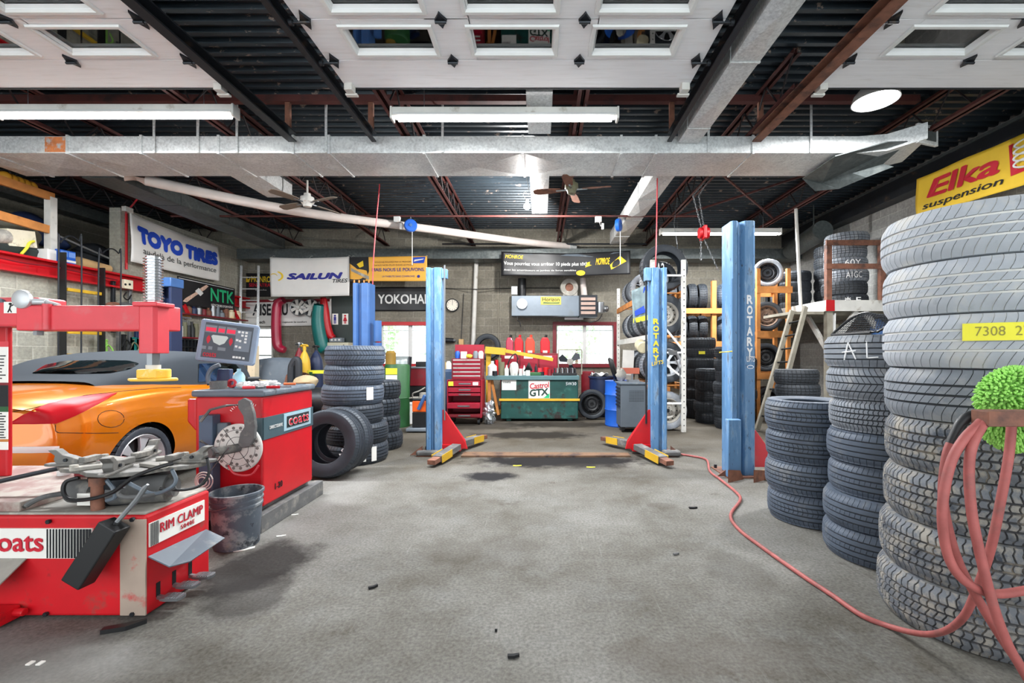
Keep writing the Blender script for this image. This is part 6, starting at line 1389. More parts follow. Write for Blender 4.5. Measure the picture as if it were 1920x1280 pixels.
t = thing('timber_post', 'cream timber post behind the control panel', 'post', tuple(at(470,760,8.0))); a, c = at(464,0,8.0), at(478,0,8.0); b = MB(); b.box(a.x,c.x,8.0,8.12,0,at(0,648,8.0).z); b.build('post', mat('cream_wood', (206,192,164), .8, dirt=[((120,90,60), .66, .72, 14)]), t, smooth=0)
b = MB(); b.box(a.x-.25,c.x+.1,7.98,8.14,0,.03); b.build('foot', M['grey_wood'], t, smooth=0)
# ================================================================== between the window and the left post
x = at(738,0,8.0).x; t = thing('oil_drum', 'green steel tank with a yellow label right of the left tyre stack', 'tank', (x,8.2,0)); b = MB(); b.lathe([(0,0),(.22,0),(.225,.02),(.22,.04),(.22,.5),(.228,.52),(.22,.54),(.22,1.09),(.2,1.12),(0,1.12)], 28, Matrix.Translation((x,8.2,0))); b.build('body', M['green'], t)
b = MB(); b.cbox((x-.03,7.975,1.0), (.2,.01,.11)); b.build('label_plate', M['label_yellow'], t, smooth=0); b = MB(); b.cbox((x-.03,7.975,.86), (.2,.01,.15)); b.build('label_plate', M['paper'], t, smooth=0)
x = at(736,0,8.3).x; one('glass_jug', MB().lathe([(0,0),(.09,0),(.09,.2),(.06,.24),(0,.24)], 18, Matrix.Translation((x,8.2,1.121))), mat('amber_glass', (140,110,50), .25), 'amber jug standing on the green steel tank', 'jug')
t = thing('car_door_panel', 'grey car panel leaning below the left back window', 'car panel', (-3.0,9.4,0))
b = MB(); A_, B_ = at(725,668,9.4), at(765,668,9.4); b.grid(lambda a, c: V(A_.x+(B_.x-A_.x)*a, 9.3+.25*c-.1*math.sin(PI*a), A_.z*c), 10, 12); b.build('skin', mat('pale_panel', (150,158,158), .35, .3), t, solid=.02)
b = MB(); b.bar((B_.x,9.28,0.01),(B_.x,9.55,A_.z-.01),.06,.05); b.build('edge', M['dark_steel'], t, smooth=0)
t = thing('floor_jack', 'dark blue floor jack with upright handle on the floor left of the blue lift post', 'jack', tuple(gp(760,784)))
p = gp(760,782); b = MB()
for s in (-.09,.09): b.prism([(-.28,.04),(.26,.05),(.28,.12),(.1,.2),(-.28,.1)], (p.x,p.y+s,0), (1,0,0), (0,0,1), (0,.015,0))
b.build('frame', M['navy'], t, smooth=0, bev=.004)
for dx in (-.24,.22):
    for s in (-.12,.12): b = MB(); b.cyl((p.x+dx,p.y+s-.015,.04),(p.x+dx,p.y+s+.02,.04),.04,n=14); b.build('caster', M['steel'], t)
b = MB(); b.tube([(p.x+.05,p.y+.01,.15),(p.x+.06,p.y+.05,.4),(p.x+.05,p.y+.12,1.25)], .018, 8); b.build('handle', M['dark_steel'], t); b = MB(); b.lathe([(0,0),(.05,0),(.05,.03),(0,.03)],16,Matrix.Translation((p.x-.22,p.y+.01,.12))); b.build('saddle', M['dusty_dark'], t)
one('white_pail', MB().lathe([(0,0),(.13,0),(.15,.36),(.158,.36),(.158,.38),(.14,.38),(.125,.02),(0,.02)], 28, Matrix.Translation((at(768,0,8.6).x,8.6,0))), M['white'], 'white plastic pail behind the floor jack', 'pail')
t = thing('oil_drainer', 'orange and black oil drain tank beside the left blue lift post', 'oil drainer', tuple(gp(790,795)))
x = at(789,0,7.7).x; b = MB(); b.box(x-.12,x+.16,7.6,7.95,.07,.33); b.build('lower_tank', M['black'], t, smooth=0, bev=.01); b = MB(); b.box(x-.12,x+.16,7.6,7.95,.52,.55); b.build('lid', M['black'], t, smooth=0, bev=.01)
b = MB(); b.box(x-.12,x+.16,7.6,7.95,.331,.519); b.build('orange_tank', mat('orange_paint', (232,96,30), .4), t, smooth=0, bev=.015)
b = MB(); b.box(x-.2,x+.2,7.5,8.0,.02,.07); b.build('wheel_base', M['grey_plastic'], t, smooth=0, bev=.01)
b = MB(); b.bar((x+.0,7.56,.38),(x+.12,7.52,.62),.05,.05); b.build('handle', M['deep_blue'], t, smooth=0, bev=.006)
b = MB(); b.box(x-.2,x+.1,7.7,7.95,.551,.56); b.tube([(x-.14,7.7,.57),(x-.12,7.65,.64),(x-.02,7.66,.68),(x+.08,7.68,.74)], .012, 6, smooth=4); b.cbox((x+.06,7.8,.6), (.18,.16,.08)); b.build('tray_clutter', M['dusty'], t)
t = thing('work_cart', 'dark red cluttered cart below the left back window', 'cart', (-2.6,9.9,0)); a, c = at(765,0,9.8), at(805,0,9.8)
b = MB(); b.box(a.x,c.x,9.8,10.3,0,.62); b.build('lower_box', M['black'], t, smooth=0); b = MB(); b.box(a.x+.02,c.x,9.78,10.3,.62,1.0); b.build('drawer_box', M['dark_red'], t, smooth=0, bev=.006)
b = MB(); b.box(a.x,c.x,9.76,10.3,1.0,1.03); b.build('tray', M['grey_plastic'], t, smooth=0)
one('black_case', MB().box(a.x+.15,a.x+.42,9.85,10.1,1.031,1.14), M['black'], 'black case on the dark red cluttered cart', 'case', smooth=0, bev=.01)
# ================================================================== red tool chest
M['chest'] = mat('chest_crimson', (158,22,46), .42, dirt=[((110,60,66), .6, .8, 6)])
t = thing('tool_chest', 'red rolling tool chest with half open drawers right of the left lift post', 'tool chest', (-1.55,8.5,0))
Y = 8.35; X0, X1 = at(838,0,Y).x, at(903,0,Y).x; zz = lambda py: CH-(py-CY)*Y/FX
b = MB(); b.box(X0,X0+.02,Y,Y+.5,.13,zz(712)); b.box(X1-.02,X1,Y,Y+.5,.13,zz(712)); b.box(X0+.02,X1-.02,Y+.48,Y+.5,.13,zz(712)); b.box(X0+.02,X1-.02,Y,Y+.48,.13,.15); b.box(X0+.02,X1-.02,Y,Y+.48,zz(713),zz(712)); b.box(X0+.02,X1-.02,Y+.02,Y+.48,zz(765),zz(763)); b.build('lower_cabinet', M['chest'], t, smooth=0, bev=.004)
for i, (p0, p1, pull) in enumerate([(724,714,0),(735,726,0),(742,737,.0),(764,755,.12),(781,776,.03)]):
    b = MB(); b.box(X0+.025,X1-.025,Y-.012-pull,Y+.3,zz(p0),zz(p1)); d = b.build('drawer', M['chest'] if i < 4 else M['dark_red'], t, smooth=0, bev=.004)
    b = MB(); b.box(X0+.22,X1-.2,Y-.024-pull,Y-.012-pull,zz((p0+p1)/2)-.012,zz((p0+p1)/2)+.012); b.build('drawer_handle', M['steel'], d, smooth=0)
b = MB(); b.box(X0+.03,X0+.12,Y-.022,Y-.013,zz(723),zz(715)); b.build('sticker', M['label_yellow'], t, smooth=0); b = MB(); b.box(X1-.16,X1-.06,Y-.022,Y-.013,zz(722),zz(716)); b.build('sticker', M['paper'], t, smooth=0)
for dx in (X0+.06, X1-.06):
    for dy in (.08,.42): b = MB(); b.cyl((dx-.02,Y+dy,.062),(dx+.02,Y+dy,.062),.062,n=16); b.box(dx-.025,dx+.025,Y+dy-.03,Y+dy+.03,.06,.13); b.build('caster', M['rubber'], t)
U0, U1 = at(846,0,Y).x, at(903,0,Y).x
b = MB(); b.box(U0,U1,Y+.04,Y+.4,zz(712)+.001,zz(672)); b.build('upper_chest', M['dark_red'], t, smooth=0, bev=.005)
for k in range(5):
    z0 = zz(710)+k*.073; b = MB(); b.box(U0+.03,U1-.03,Y+.025,Y+.04,z0,z0+.062); d = b.build('drawer', M['chest'], t, smooth=0, bev=.003)
    b = MB(); b.box(U0+.03,U1-.03,Y+.012,Y+.025,z0+.045,z0+.062); b.build('drawer_handle', M['white_worn'], d, smooth=0)
b = MB(); b.box(U0,U1,Y+.38,Y+.40,zz(672),zz(645)); b.build('open_lid', M['chest'], t, smooth=0)
rg = random.Random(21)
for k, (dx, m, nn, sh, lab) in enumerate([(.08,'blue_plastic','cup',0,'blue cup in the open top of the red tool chest'),(.2,'paper','box',1,'white box in the open top of the red tool chest'),(.31,'label_yellow','gloves',2,'yellow glove lying in the open top of the red tool chest'),(.42,'grey_plastic','can',0,'grey can in the open top of the red tool chest'),(.52,'white','bottle',0,'white bottle in the open top of the red tool chest')]):
    x = U0+dx; b = MB(); z0 = zz(672)+.001
    if sh == 0: b.lathe([(0,0),(.045,0),(.05,.1),(.03,.14),(0,.14)], 14, Matrix.Translation((x,Y+.2,z0)))
    elif sh == 1: b.box(x-.05,x+.05,Y+.14,Y+.26,z0,z0+.13)
    else: b.ball((x,Y+.18,z0+.04), (.06,.05,.04), 12, 8, .2, rg)
    one(nn, b, M[m], lab, nn)
t = thing('charger', 'small brown charger box standing behind the tool chest lid', 'charger', (-1.68,9.2,1.5)); c = at(865,642,11.55); b = MB(); b.cbox(c, (.12,.1,.17)); b.build('case', M['cardboard'], t, bev=.006); b = MB(); b.tube([c+V(0,0,.08),c+V(.02,0,.5),c+V(.06,0,1.25)], .008, 6); b.build('cord', M['black'], t)
one('plastic_drum', MB().lathe([(0,0),(.2,0),(.205,.3),(.21,.31),(.205,.32),(.205,.95),(.16,1.0),(0,1.0)], 24, Matrix.Translation((at(833,0,9.2).x,9.2,0))), mat('drum_slate', (56,78,108), .5), 'dark blue plastic drum behind the left lift post', 'drum')
for px, m, lab in ((832,'yellow','small yellow jug on the dark blue drum'),(841,'white','small white jug on the dark blue drum')):
    one('jug', MB().lathe([(0,0),(.06,0),(.06,.11),(.03,.16),(0,.16)], 14, Matrix.Translation((at(px,0,9.2).x,9.2,1.001))), M[m], lab, 'jug')
t = thing('shock_absorber', 'dark shock absorber mounted on the back wall beside the lift post', 'shock absorber', tuple(at(840,638,11.5))); b = MB(); b.cyl(at(828,637,11.5), at(850,638,11.5), .06, n=14); b.build('body', M['dark_steel'], t); b = MB(); b.cyl(at(850,638,11.5), at(855,638,11.5), .03, n=10); b.build('rod', M['steel'], t)
# ================================================================== green oil tank bench
t = thing('oil_tank', 'dark green steel oil tank with motor oil sign serving as a workbench', 'oil tank', (0,9,0))
Y = 8.75; zz = lambda py: CH-(py-CY)*Y/FX; X0, X1 = at(939,0,Y).x, at(1084,0,Y).x
b = MB(); b.box(X0,X1,Y,9.6,.05,zz(712)); b.box(X0+.1,X0+.2,Y+.05,9.5,0,.05); b.box(X1-.2,X1-.1,Y+.05,9.5,0,.05); b.build('tank_body', M['tank_green'], t, smooth=0, bev=.02)
b = MB(); b.box(X0-.03,X1+.03,Y-.03,Y,zz(751),zz(747)); b.build('yellow_strip', M['yellow'], t, smooth=0)
b = MB(); b.box(at(991,0,Y).x,at(1031,0,Y).x,Y-.008,Y,zz(746.5),zz(713)); s_ = b.build('sign_panel', M['paper'], t, smooth=0)
fn = plane_fn((at(991,0,Y).x,Y-.008,zz(746.5)), (at(1031,0,Y).x-at(991,0,Y).x,0,0), (0,0,zz(713)-zz(746.5)), .003)
sk = lambda a, c: fn(a, c+.10*(a-.5))
b = MB(); b.text('Castrol', sk, .03, 0, .95, (.06,.56,.96,.88)); b.build('sign_lettering', M['txt_red'], s_, smooth=0)
b = MB(); b.text('GTX', sk, .06, 0, .95, (.05,.14,.92,.54)); b.build('sign_lettering', mat('dark_green_txt', (30,60,52), .6, var=0), s_, smooth=0)
b = MB(); b.add([fn(.55,.02),fn(.98,.02),fn(.98,.3),fn(.72,.04)], [(0,1,2,3)]); b.build('sign_swash', M['txt_green'], s_, smooth=0)
b = MB(); b.text('5W30', plane_fn((at(1061,0,Y).x,Y,zz(722)), (.2,0,-.0), (0,0,.06), .003)); b.build('chalk_lettering', M['chalk'], t, smooth=0)
b = MB(); b.box(at(941,0,Y).x,at(968,0,Y).x,Y-.006,Y,zz(731),zz(712)); s_ = b.build('notice', M['paper'], t, smooth=0); b = MB(); b.text('coats', plane_fn((at(943,0,Y).x,Y-.006,zz(718)),(.15,0,0),(0,0,.04),.002), .02); b.build('notice_lettering', M['ink'], s_, smooth=0)
t = thing('workbench_top', 'blue-grey worktop slab lying over the green oil tank', 'worktop', (0,9,.85)); b = MB(); b.box(at(912,0,Y).x,X1+.02,Y-.05,9.7,zz(712)+.001,zz(704)); b.build('slab', M['bench_blue'], t, smooth=0, bev=.006)
b = MB(); b.bar((at(917,0,Y).x,Y+.05,0),(at(917,0,Y).x,Y+.05,zz(712)),.06,.06); b.bar((at(934,0,Y).x,Y+.1,.12),(at(921,0,Y).x,Y+.1,zz(713)),.06,.05); b.build('timber_leg', M['orange_wood'], t, smooth=0)
BZ = zz(704)+.001
def bench(nm, px, r_, h, m, lab, yy=8.95, kind=0):
    x = at(px,0,yy).x
    pr = [(0,0),(r_,0),(r_,h*.62),(r_*.35,h*.82),(r_*.35,h),(0,h)] if kind == 0 else ([(0,0),(r_*.75,0),(r_,h*.5),(r_*.85,h*.85),(r_*.4,h),(0,h)] if kind == 1 else [(0,0),(r_,0),(r_,h),(0,h)])
    return one(nm, MB().lathe(pr, 18, Matrix.Translation((x,yy,BZ))), M[m], lab, nm)
bench('funnel', 923, .09, .28, 'white', 'white funnel bottle at the left end of the worktop', 8.85)
bench('spray_can', 931, .035, .3, 'red', 'red spray can at the left end of the worktop', 9.05, 2)
bench('jug', 941, .055, .26, 'olive', 'amber oil jug on the worktop left of the white bottle', 8.9, 2)
bench('bottle', 950, .04, .2, 'white', 'white bottle on the worktop beside the large cream jug', 8.8)
bench('jug', 964, .09, .26, 'jar_cream2' if 0 else 'white_worn', 'large cream plastic jug on the worktop', 8.82, 1)
bench('cup', 976, .03, .13, 'paper', 'small paper cup right of the large cream jug', 8.82, 2)
bench('bottle', 983, .035, .19, 'white', 'tall white bottle beside the black funnel on the worktop', 8.95)
bench('tub', 990, .04, .10, 'paper', 'short white tub on the worktop before the black funnel', 8.75, 2)
x = at(998,0,9.0).x; one('black_funnel', MB().lathe([(.02,0),(.11,.13),(.115,.14),(.02,.005)], 20, Matrix.Translation((x,8.98,BZ+.09)) @ Matrix.Rotation(R(-60),4,'Y'), closed=True), M['black'], 'black funnel lying on the worktop', 'funnel')
bench('can', 1012, .04, .14, 'pink_red', 'pinkish can on the worktop right of the black funnel', 9.0, 2); bench('can', 1024, .06, .15, 'red', 'red can on the worktop left of the silver tool tray', 9.05, 2)
x = at(1003,0,8.8).x; one('drill_case', MB().box(x-.12,x+.12,8.75,8.92,BZ,BZ+.06), M['green'], 'low green case on the worktop below the black funnel', 'case', smooth=0, bev=.01)
bench('can', 1016, .045, .07, 'dark_steel', 'low dark can beside the green case on the worktop', 8.8, 2)
bench('tin', 928, .05, .09, 'dark_steel', 'low dark grey tin before the white funnel bottle on the worktop', 8.74, 2)
bench('cylinder_can', 936, .045, .34, 'olive', 'tall olive can behind the amber oil jug on the worktop', 9.2, 2)
bench('bottle', 957, .035, .22, 'black', 'black bottle behind the large cream jug on the worktop', 9.1)
bench('grease_gun', 1005, .03, .22, 'dark_steel', 'dark grease tube standing behind the black funnel', 9.2)
bench('can', 1031, .045, .12, 'dark_red', 'dark red can against the silver tool tray on the worktop', 8.8, 2)
bench('lever_pump', 970, .025, .34, 'matte_black', 'black hand pump behind the paper cup on the worktop', 9.15)
b = MB(); p_ = at(948,690,9.3); b.tube([(p_.x,9.3,BZ+.012),(p_.x+.08,9.3,BZ+.3),(p_.x+.2,9.32,BZ+.42),(p_.x+.26,9.32,BZ+.30)], .012, 8, smooth=4); one('spout_hose', b, M['black'], 'black curved spout hose standing on the worktop before the red cabinet', 'hose')
t = thing('tool_tray', 'silver and black slatted tool tray on the right of the worktop', 'tray', (at(1060,0,8.9).x,8.9,BZ)); a, c = at(1037,0,8.85).x, at(1081,0,8.85).x
b = MB(); b.box(a,c,8.75,9.1,BZ,BZ+.05); b.build('tray_base', M['black'], t, smooth=0, bev=.006)
for k in range(9): b = MB(); x = a+.03+k*(c-a-.06)/8; b.box(x-.012,x+.012,8.76,9.08,BZ+.05,BZ+.14); b.build('slat', M['steel'] if k % 2 else M['dark_steel'], t, smooth=0)
t = thing('desk_fan', 'old desk fan with dark blades before the right back window', 'fan', (at(1070,0,9.3).x,9.3,BZ)); x = at(1069,0,9.3).x; c = V(x,9.3,at(0,678,9.3).z)
b = MB(); b.cyl((x,9.35,BZ),(x,9.35,c.z),.025,n=10); b.lathe([(0,0),(.12,0),(.1,.03),(0,.04)],20,Matrix.Translation((x,9.35,BZ))); b.build('stand', M['dusty_dark'], t)
b = MB(); b.cyl(c+V(0,.1,0),c+V(0,-.05,0),.065,n=18); b.build('hub', M['dusty'], t)
for k in range(3):
    a = R(40+k*120); b = MB(); b.prism([(.06,-.03),(.2,-.09),(.25,.0),(.2,.07),(.06,.03)], c, (math.cos(a),.15,math.sin(a)), (-math.sin(a),.2,math.cos(a)), (0,.01,0)); b.build('blade', M['dark_steel'], t, smooth=0)
b = MB()
for sx, sz in ((-1,1),(1,1)): b.cyl((x+sx*.24,9.32,BZ),(x+sx*.24,9.32,c.z+.25),.012,n=6)
b.cyl((x-.24,9.32,c.z+.25),(x+.24,9.32,c.z+.25),.012,n=6); b.build('guard_frame', M['grey_wood'], t)
# red wall panel with fuel cans, engine crane
t = thing('red_cabinet', 'red metal cabinet with three doors behind the worktop', 'cabinet', (0,10.3,0)); Y = 10.2; zz2 = lambda py: CH-(py-CY)*Y/FX; a, c = at(938,0,Y).x, at(1046,0,Y).x
b = MB(); b.box(a,c,Y,Y+.45,.05,zz2(662)); b.box(a+.1,c-.1,Y+.1,Y+.4,0,.05); b.build('carcass', M['dark_red'], t, smooth=0, bev=.006)
for k in range(3): b = MB(); w_ = (c-a)/3; b.box(a+k*w_+.02,a+(k+1)*w_-.02,Y-.02,Y,.1,zz2(666)); d = b.build('door', M['chest'], t, smooth=0, bev=.005); b = MB(); b.box(a+k*w_+.1,a+k*w_+.3,Y-.028,Y-.02,zz2(672),zz2(666)-.01); b.build('paper_label', M['paper'], d, smooth=0)
for k, (px, w_, m, lab) in enumerate([(956,.085,'crimson','crimson fuel can, leftmost on the red cabinet'),(973,.10,'red','red fuel can second from left on the red cabinet'),(994,.105,'red_orange','orange-red fuel can third from left on the red cabinet'),(1022,.11,'red','large red fuel can, rightmost on the red cabinet')]):
    mm = mat('red_orange', (224,62,36), .4) if m == 'red_orange' else M.get(m, _mats.get(m)); x = at(px,0,10.4).x; z0 = zz2(662)+.001
    t = thing('fuel_can', lab, 'fuel can', (x,10.4,z0), 'fuel cans on the red cabinet'); b = MB(); b.prism([(-w_,0),(w_,0),(w_,.26),(w_*.5,.36),(-w_*.6,.36),(-w_,.27)], (x,10.3,z0), (1,0,0), (0,0,1), (0,.2,0)); b.build('body', mm, t, smooth=0, bev=.02)
    b = MB(); b.cyl((x+.01,10.4,z0+.35),(x+.03,10.4,z0+.42),.03,n=10); b.build('cap', M['black'] if k in (0,3) else mm, t)
    b = MB(); b.box(x-.05,x+.05,10.29,10.298,z0+.01,z0+.06); b.build('paper_label', M['paper'], t, smooth=0)
t = thing('engine_crane', 'yellow engine crane with long boom reaching over the worktop', 'crane', (at(916,0,8.6).x,9.85,0)); Yc = 9.9
b = MB(); x = at(916,0,Yc).x; b.box(x-.05,x+.05,Yc-.05,Yc+.05,.06,at(0,653,Yc).z); b.build('mast', M['yellow'], t, smooth=0, bev=.006)
b = MB(); b.bar(at(910,656,Yc-.12), at(948,659,Yc-.12), .1, .15); b.build('boom_sleeve', M['yellow'], t, smooth=0, bev=.006); b = MB(); b.bar(at(944,657,Yc-.12), at(1037,674,Yc-.12), .07, .075); b.build('boom', M['yellow'], t, smooth=0, bev=.005)
b = MB(); b.bar((x-.35,Yc,.05),(x+.3,Yc,.05),.08,.08); b.bar((x,Yc-.1,.05),(x,Yc+.6,.05),.08,.08); b.build('base', M['yellow'], t, smooth=0)
b = MB(); b.bar((x+.02,Yc-.06,.7),at(935,662,Yc-.06),.05,.05); b.build('ram', M['black'], t)
x = at(925,0,9.0).x; t = thing('foil_bundle', 'crumpled silver foil bundle on the floor between tool chest and oil tank', 'bundle', (x,9.0,0)); b = MB(); b.ball((at(917,0,8.45).x,8.5,.2), (.11,.12,.2), 18, 14, .3, random.Random(8)); b.build('foil', mat('foil', (190,194,198), .25, .8), t, smooth=0)
# spare wheel, pipe, wires, clock and unit heater on the back wall
tire('lo', 'dark', .33, .2, .2, at(914,650,11.3), 'black tyre hung on the back wall behind the engine crane', None, axis_rot((0,-1,.05)))
one('wall_conduit', MB().cyl(at(893,494,11.45), at(887,648,11.45), .055, n=14), M['white_worn'], 'pale vertical pipe on the back wall between clock and heater', 'pipe')
one('wall_cable', MB().tube([at(800,540,11.57),at(850,541,11.57),at(893,542,11.36),at(960,540,11.57),at(1055,540,11.57)], .010, 6, smooth=3), M['matte_black'], 'thin black cable running along the back wall above the clock', 'cable')
one('wall_cable', MB().tube([at(934,510,11.57),at(934,560,11.57),at(935,660,11.57)], .014, 6), M['grey_wood'], 'thin grey conduit down the back wall left of the heater', 'conduit')
t = thing('wall_clock', 'round white wall clock right of the left lift post', 'clock', tuple(at(848.5,572,11.55))); c = at(848.5,572,11.55); xf = Matrix.Translation(c) @ Matrix.Rotation(R(90),4,'X')
b = MB(); b.lathe([(.145,.05),(.165,.04),(.165,-.03),(.145,-.03)], 36, xf, closed=True); b.build('rim', M['dark_steel'], t); b = MB(); b.lathe([(0,.03),(.145,.03),(.145,-.03),(0,-.03)], 36, xf); f_ = b.build('dial', mat('cream_dial', (232,224,208), .5), t)
b = MB()
for k in range(12): a = TAU*k/12; b.cbox(c+V(.12*math.sin(a),-.032,.12*math.cos(a)), (.01,.003,.025), (0,a,0))
b.bar(c+V(0,-.034,0),c+V(.01,-.034,.10),.008,.002); b.bar(c+V(0,-.034,0),c+V(.055,-.034,-.03),.01,.002); b.build('hands', M['ink'], f_, smooth=0)
t = thing('unit_heater', 'grey unit heater with yellow name plate hung on the back wall', 'heater', tuple(at(1030,592,11.0))); Y = 10.95; zh = lambda py: CH-(py-CY)*Y/FX; xh = lambda px: at(px,0,Y).x
b = MB(); b.box(xh(959),xh(1086),Y,Y+.5,zh(592),zh(554)); b.build('casing', mat('heater_grey', (112,122,132), .4, .3, dirt=[((110,116,120), .55, .75, 3)]), t, smooth=0, bev=.008)
b = MB(); b.box(xh(1086),xh(1120),Y-.02,Y+.5,zh(594),zh(553)); hb = b.build('outlet_box', M['dark_steel'], t, smooth=0, bev=.006)
for k in range(4): b = MB(); z0 = zh(589)+k*.11; b.box(xh(1089),xh(1116),Y-.045,Y-.02,z0,z0+.07); b.build('louvre', mat('louvre', (176,150,138), .5), hb, smooth=0)
b = MB(); b.box(xh(1014),xh(1052),Y-.012,Y,zh(571),zh(556)); np_ = b.build('name_plate', mat('plate_yellow', (228,206,76), .5), t, smooth=0)
fn = plane_fn((xh(1014),Y-.012,zh(571)), (xh(1052)-xh(1014),0,0), (0,0,zh(556)-zh(571)), .003); b = MB(); b.text('Horizon', fn, .02, 0, 1, (.08,.42,.92,.9)); b.build('plate_lettering', M['ink'], np_, smooth=0); b = MB(); b.add([fn(.1,.14),fn(.9,.14),fn(.95,.3),(fn(.5,.26)),fn(.14,.32)], [(0,1,2,3,4)]); b.build('plate_swash', M['green'], np_, smooth=0)
c = V(xh(979),Y,zh(570)); b = MB(); b.cyl(c,c+V(0,-.08,0),.125,n=28); b.build('round_port', M['steel'], t)
b = MB(); b.cyl((xh(978),Y+.25,zh(554)),(xh(978),Y+.25,zh(519)),.10,n=20); b.build('flue', M['black'], t)
c = V(xh(1068),Y+.2,zh(537)); b = MB(); b.lathe([(.10,.1),(.21,.1),(.22,.08),(.22,-.08),(.10,-.08)], 32, Matrix.Translation(c)@Matrix.Rotation(R(90),4,'X'), closed=True); b.box(c.x-.16,c.x+.2,c.y-.08,c.y+.1,zh(554),c.z-.1); b.build('blower', M['dusty'], t)
b = MB(); b.cyl(c+V(0,.06,0),c+V(0,-.05,0),.10,n=24); b.build('blower_inlet', M['rust'], t)
b = MB(); b.cyl((xh(1097),Y+.2,zh(553)),(xh(1094),Y+.2,zh(519)),.075,n=16); b.build('intake_pipe', M['insul'], t)
b = MB(); b.cyl((xh(1120),Y+.1,zh(578)),(xh(1128),Y+.1,zh(578)),.05,n=12); b.cyl((xh(1126),Y+.1,zh(585)),(xh(1126),Y+.1,zh(566)),.10,n=18); b.ball((xh(1137),Y+.1,zh(578)),(.08,.08,.08),14,10); b.build('burner_motor', M['steel'], t)
b = MB(); b.tube([(xh(970),Y,zh(592)),(xh(970),Y-.02,zh(600)),(xh(975),Y-.02,zh(604)),(xh(976),Y-.02,zh(613))], .012, 6, smooth=4); b.tube([(xh(1130),Y+.1,zh(588)),(xh(1122),Y+.1,zh(600)),(xh(1105),Y+.1,zh(604))], .012, 6, smooth=4); b.build('hanging_wires', M['black'], t)
for px in (975,1100): b = MB(); b.box(xh(px)-.03,xh(px)+.03,Y+.5,11.59,zh(560),zh(556)); b.build('wall_bracket', M['steel'], t, smooth=0)
b = MB(); b.box(xh(959),xh(970),Y-.02,Y+.1,zh(552),zh(537)); b.build('control_box', M['steel'], t, smooth=0)
one('bracket_bar', MB().box(xh(1060),xh(1096),Y+.3,Y+.36,zh(597),zh(593)), M['white'], 'white support bar under the right end of the heater', 'bar', smooth=0)
# drums, lid and machine right of the tank
wheel('steel_black', .30, .2, .2, (at(1110,0,9.1).x, 9.1, .30), (-.1,-1,.1), 'black wheel leaning on edge beside the green oil tank', None, 'dark')
one('rubbish_drum', MB().lathe([(0,0),(.24,0),(.26,.8),(.28,.8),(.28,.84),(.24,.84),(.22,.03),(0,.03)], 28, Matrix.Translation((at(1128,0,9.6).x,9.6,0))), M['navy'], 'dark blue open drum right of the black wheel', 'drum')
one('red_drum', MB().lathe([(0,0),(.16,0),(.16,.88),(.12,.92),(0,.92)], 24, Matrix.Translation((at(1102,0,10.2).x+.02,10.3,0))), M['dark_red'], 'dark red drum between oil tank and dark blue drum', 'drum')
b = MB(); b.grid(lambda a, c: V(at(1112,0,9.3).x+.32*a, 9.3+.5*c, .86+.035*math.sin(9*a+3*c)+.03*math.cos(11*c)), 14, 14); one('dust_sheet', b, M['white'], 'white paper sheets heaped on the dark blue open drum', 'sheet', solid=.006)
t = thing('steel_drum', 'bright blue drum behind the grey coolant machine', 'drum', (at(1160,0,8.3).x,8.3,0)); x = at(1163,0,8.3).x
b = MB(); b.lathe([(0,0),(.27,0),(.28,.02),(.275,.04),(.275,.28),(.285,.3),(.275,.32),(.275,.55),(.285,.57),(.275,.59),(.275,.80),(.28,.82),(.26,.82),(0,.80)], 32, Matrix.Translation((x,8.3,0))); b.build('body', M['blue_plastic'], t)
b = MB(); b.cyl((x-.1,8.2,.80),(x-.1,8.2,.84),.04,n=12); b.build('bung', M['black'], t)
one('round_cover', MB().lathe([(0,.05),(.16,.05),(.2,.02),(.22,0),(.2,-.03),(0,-.03)], 28, Matrix.Translation((at(1149,0,8.35).x,8.35,1.035)) @ Matrix.Rotation(R(72),4,'Y') @ Matrix.Rotation(R(12),4,'X')), M['black'], 'black round cover standing on edge on the bright blue drum', 'cover')
one('work_glove', MB().ball((at(1164,0,8.15).x,8.15,.93), (.09,.07,.12), 14, 10, .15, random.Random(9)), M['dusty'], 'grey crumpled work sack on the bright blue drum', 'sack')
t = thing('coolant_machine', 'dark grey service machine with perforated front before the bright blue drum', 'machine', (at(1187,0,7.55).x,7.6,0)); a, c = at(1164,0,7.5).x, at(1212,0,7.5).x
b = MB(); b.box(a,c,7.5,7.95,.09,.80); b.build('case', mat('machine_grey', (84,92,100), .55), t, smooth=0, bev=.012)
b = MB(); b.box(a-.02,c+.02,7.48,7.97,.80,.83); b.build('lid', M['panel_grey'], t, smooth=0, bev=.008)
b = MB()
for i in range(14):
    for j in range(8): b.box(a+.14+i*.018,a+.148+i*.018,7.497,7.50,.52+j*.024,.53+j*.024)
b.build('perforation', M['matte_black'], t, smooth=0)
for k in range(6): b = MB(); b.box(a-.02,a,7.55,7.9,.42+k*.06,.445+k*.06); b.build('vent_slat', M['black'], t, smooth=0)
for dx in (a+.05,c-.05): b = MB(); b.cyl((dx-.02,7.6,.045),(dx+.02,7.6,.045),.045,n=14); b.box(dx-.03,dx+.03,7.55,7.9,.05,.09); b.build('caster', M['rubber'], t)
b = MB(); b.cyl(((a+c)/2+.02,7.7,.83),((a+c)/2+.02,7.7,.97),.02,n=10); b.box((a+c)/2-.06,(a+c)/2+.12,7.6,7.8,.83,.87); b.build('top_fitting', M['steel'], t)
one('orange_strip', MB().box(at(1176,0,8.0).x,at(1213,0,8.0).x,8.60,8.72,.93,1.04), mat('faded_red', (206,112,88), .7), 'faded red plank above the grey service machine', 'plank', smooth=0)
b = MB(); b.box(at(1176,0,8.0).x+.02,at(1176,0,8.0).x+.08,8.62,8.70,0,.93); b.box(at(1213,0,8.0).x-.08,at(1213,0,8.0).x-.02,8.62,8.70,0,.93)
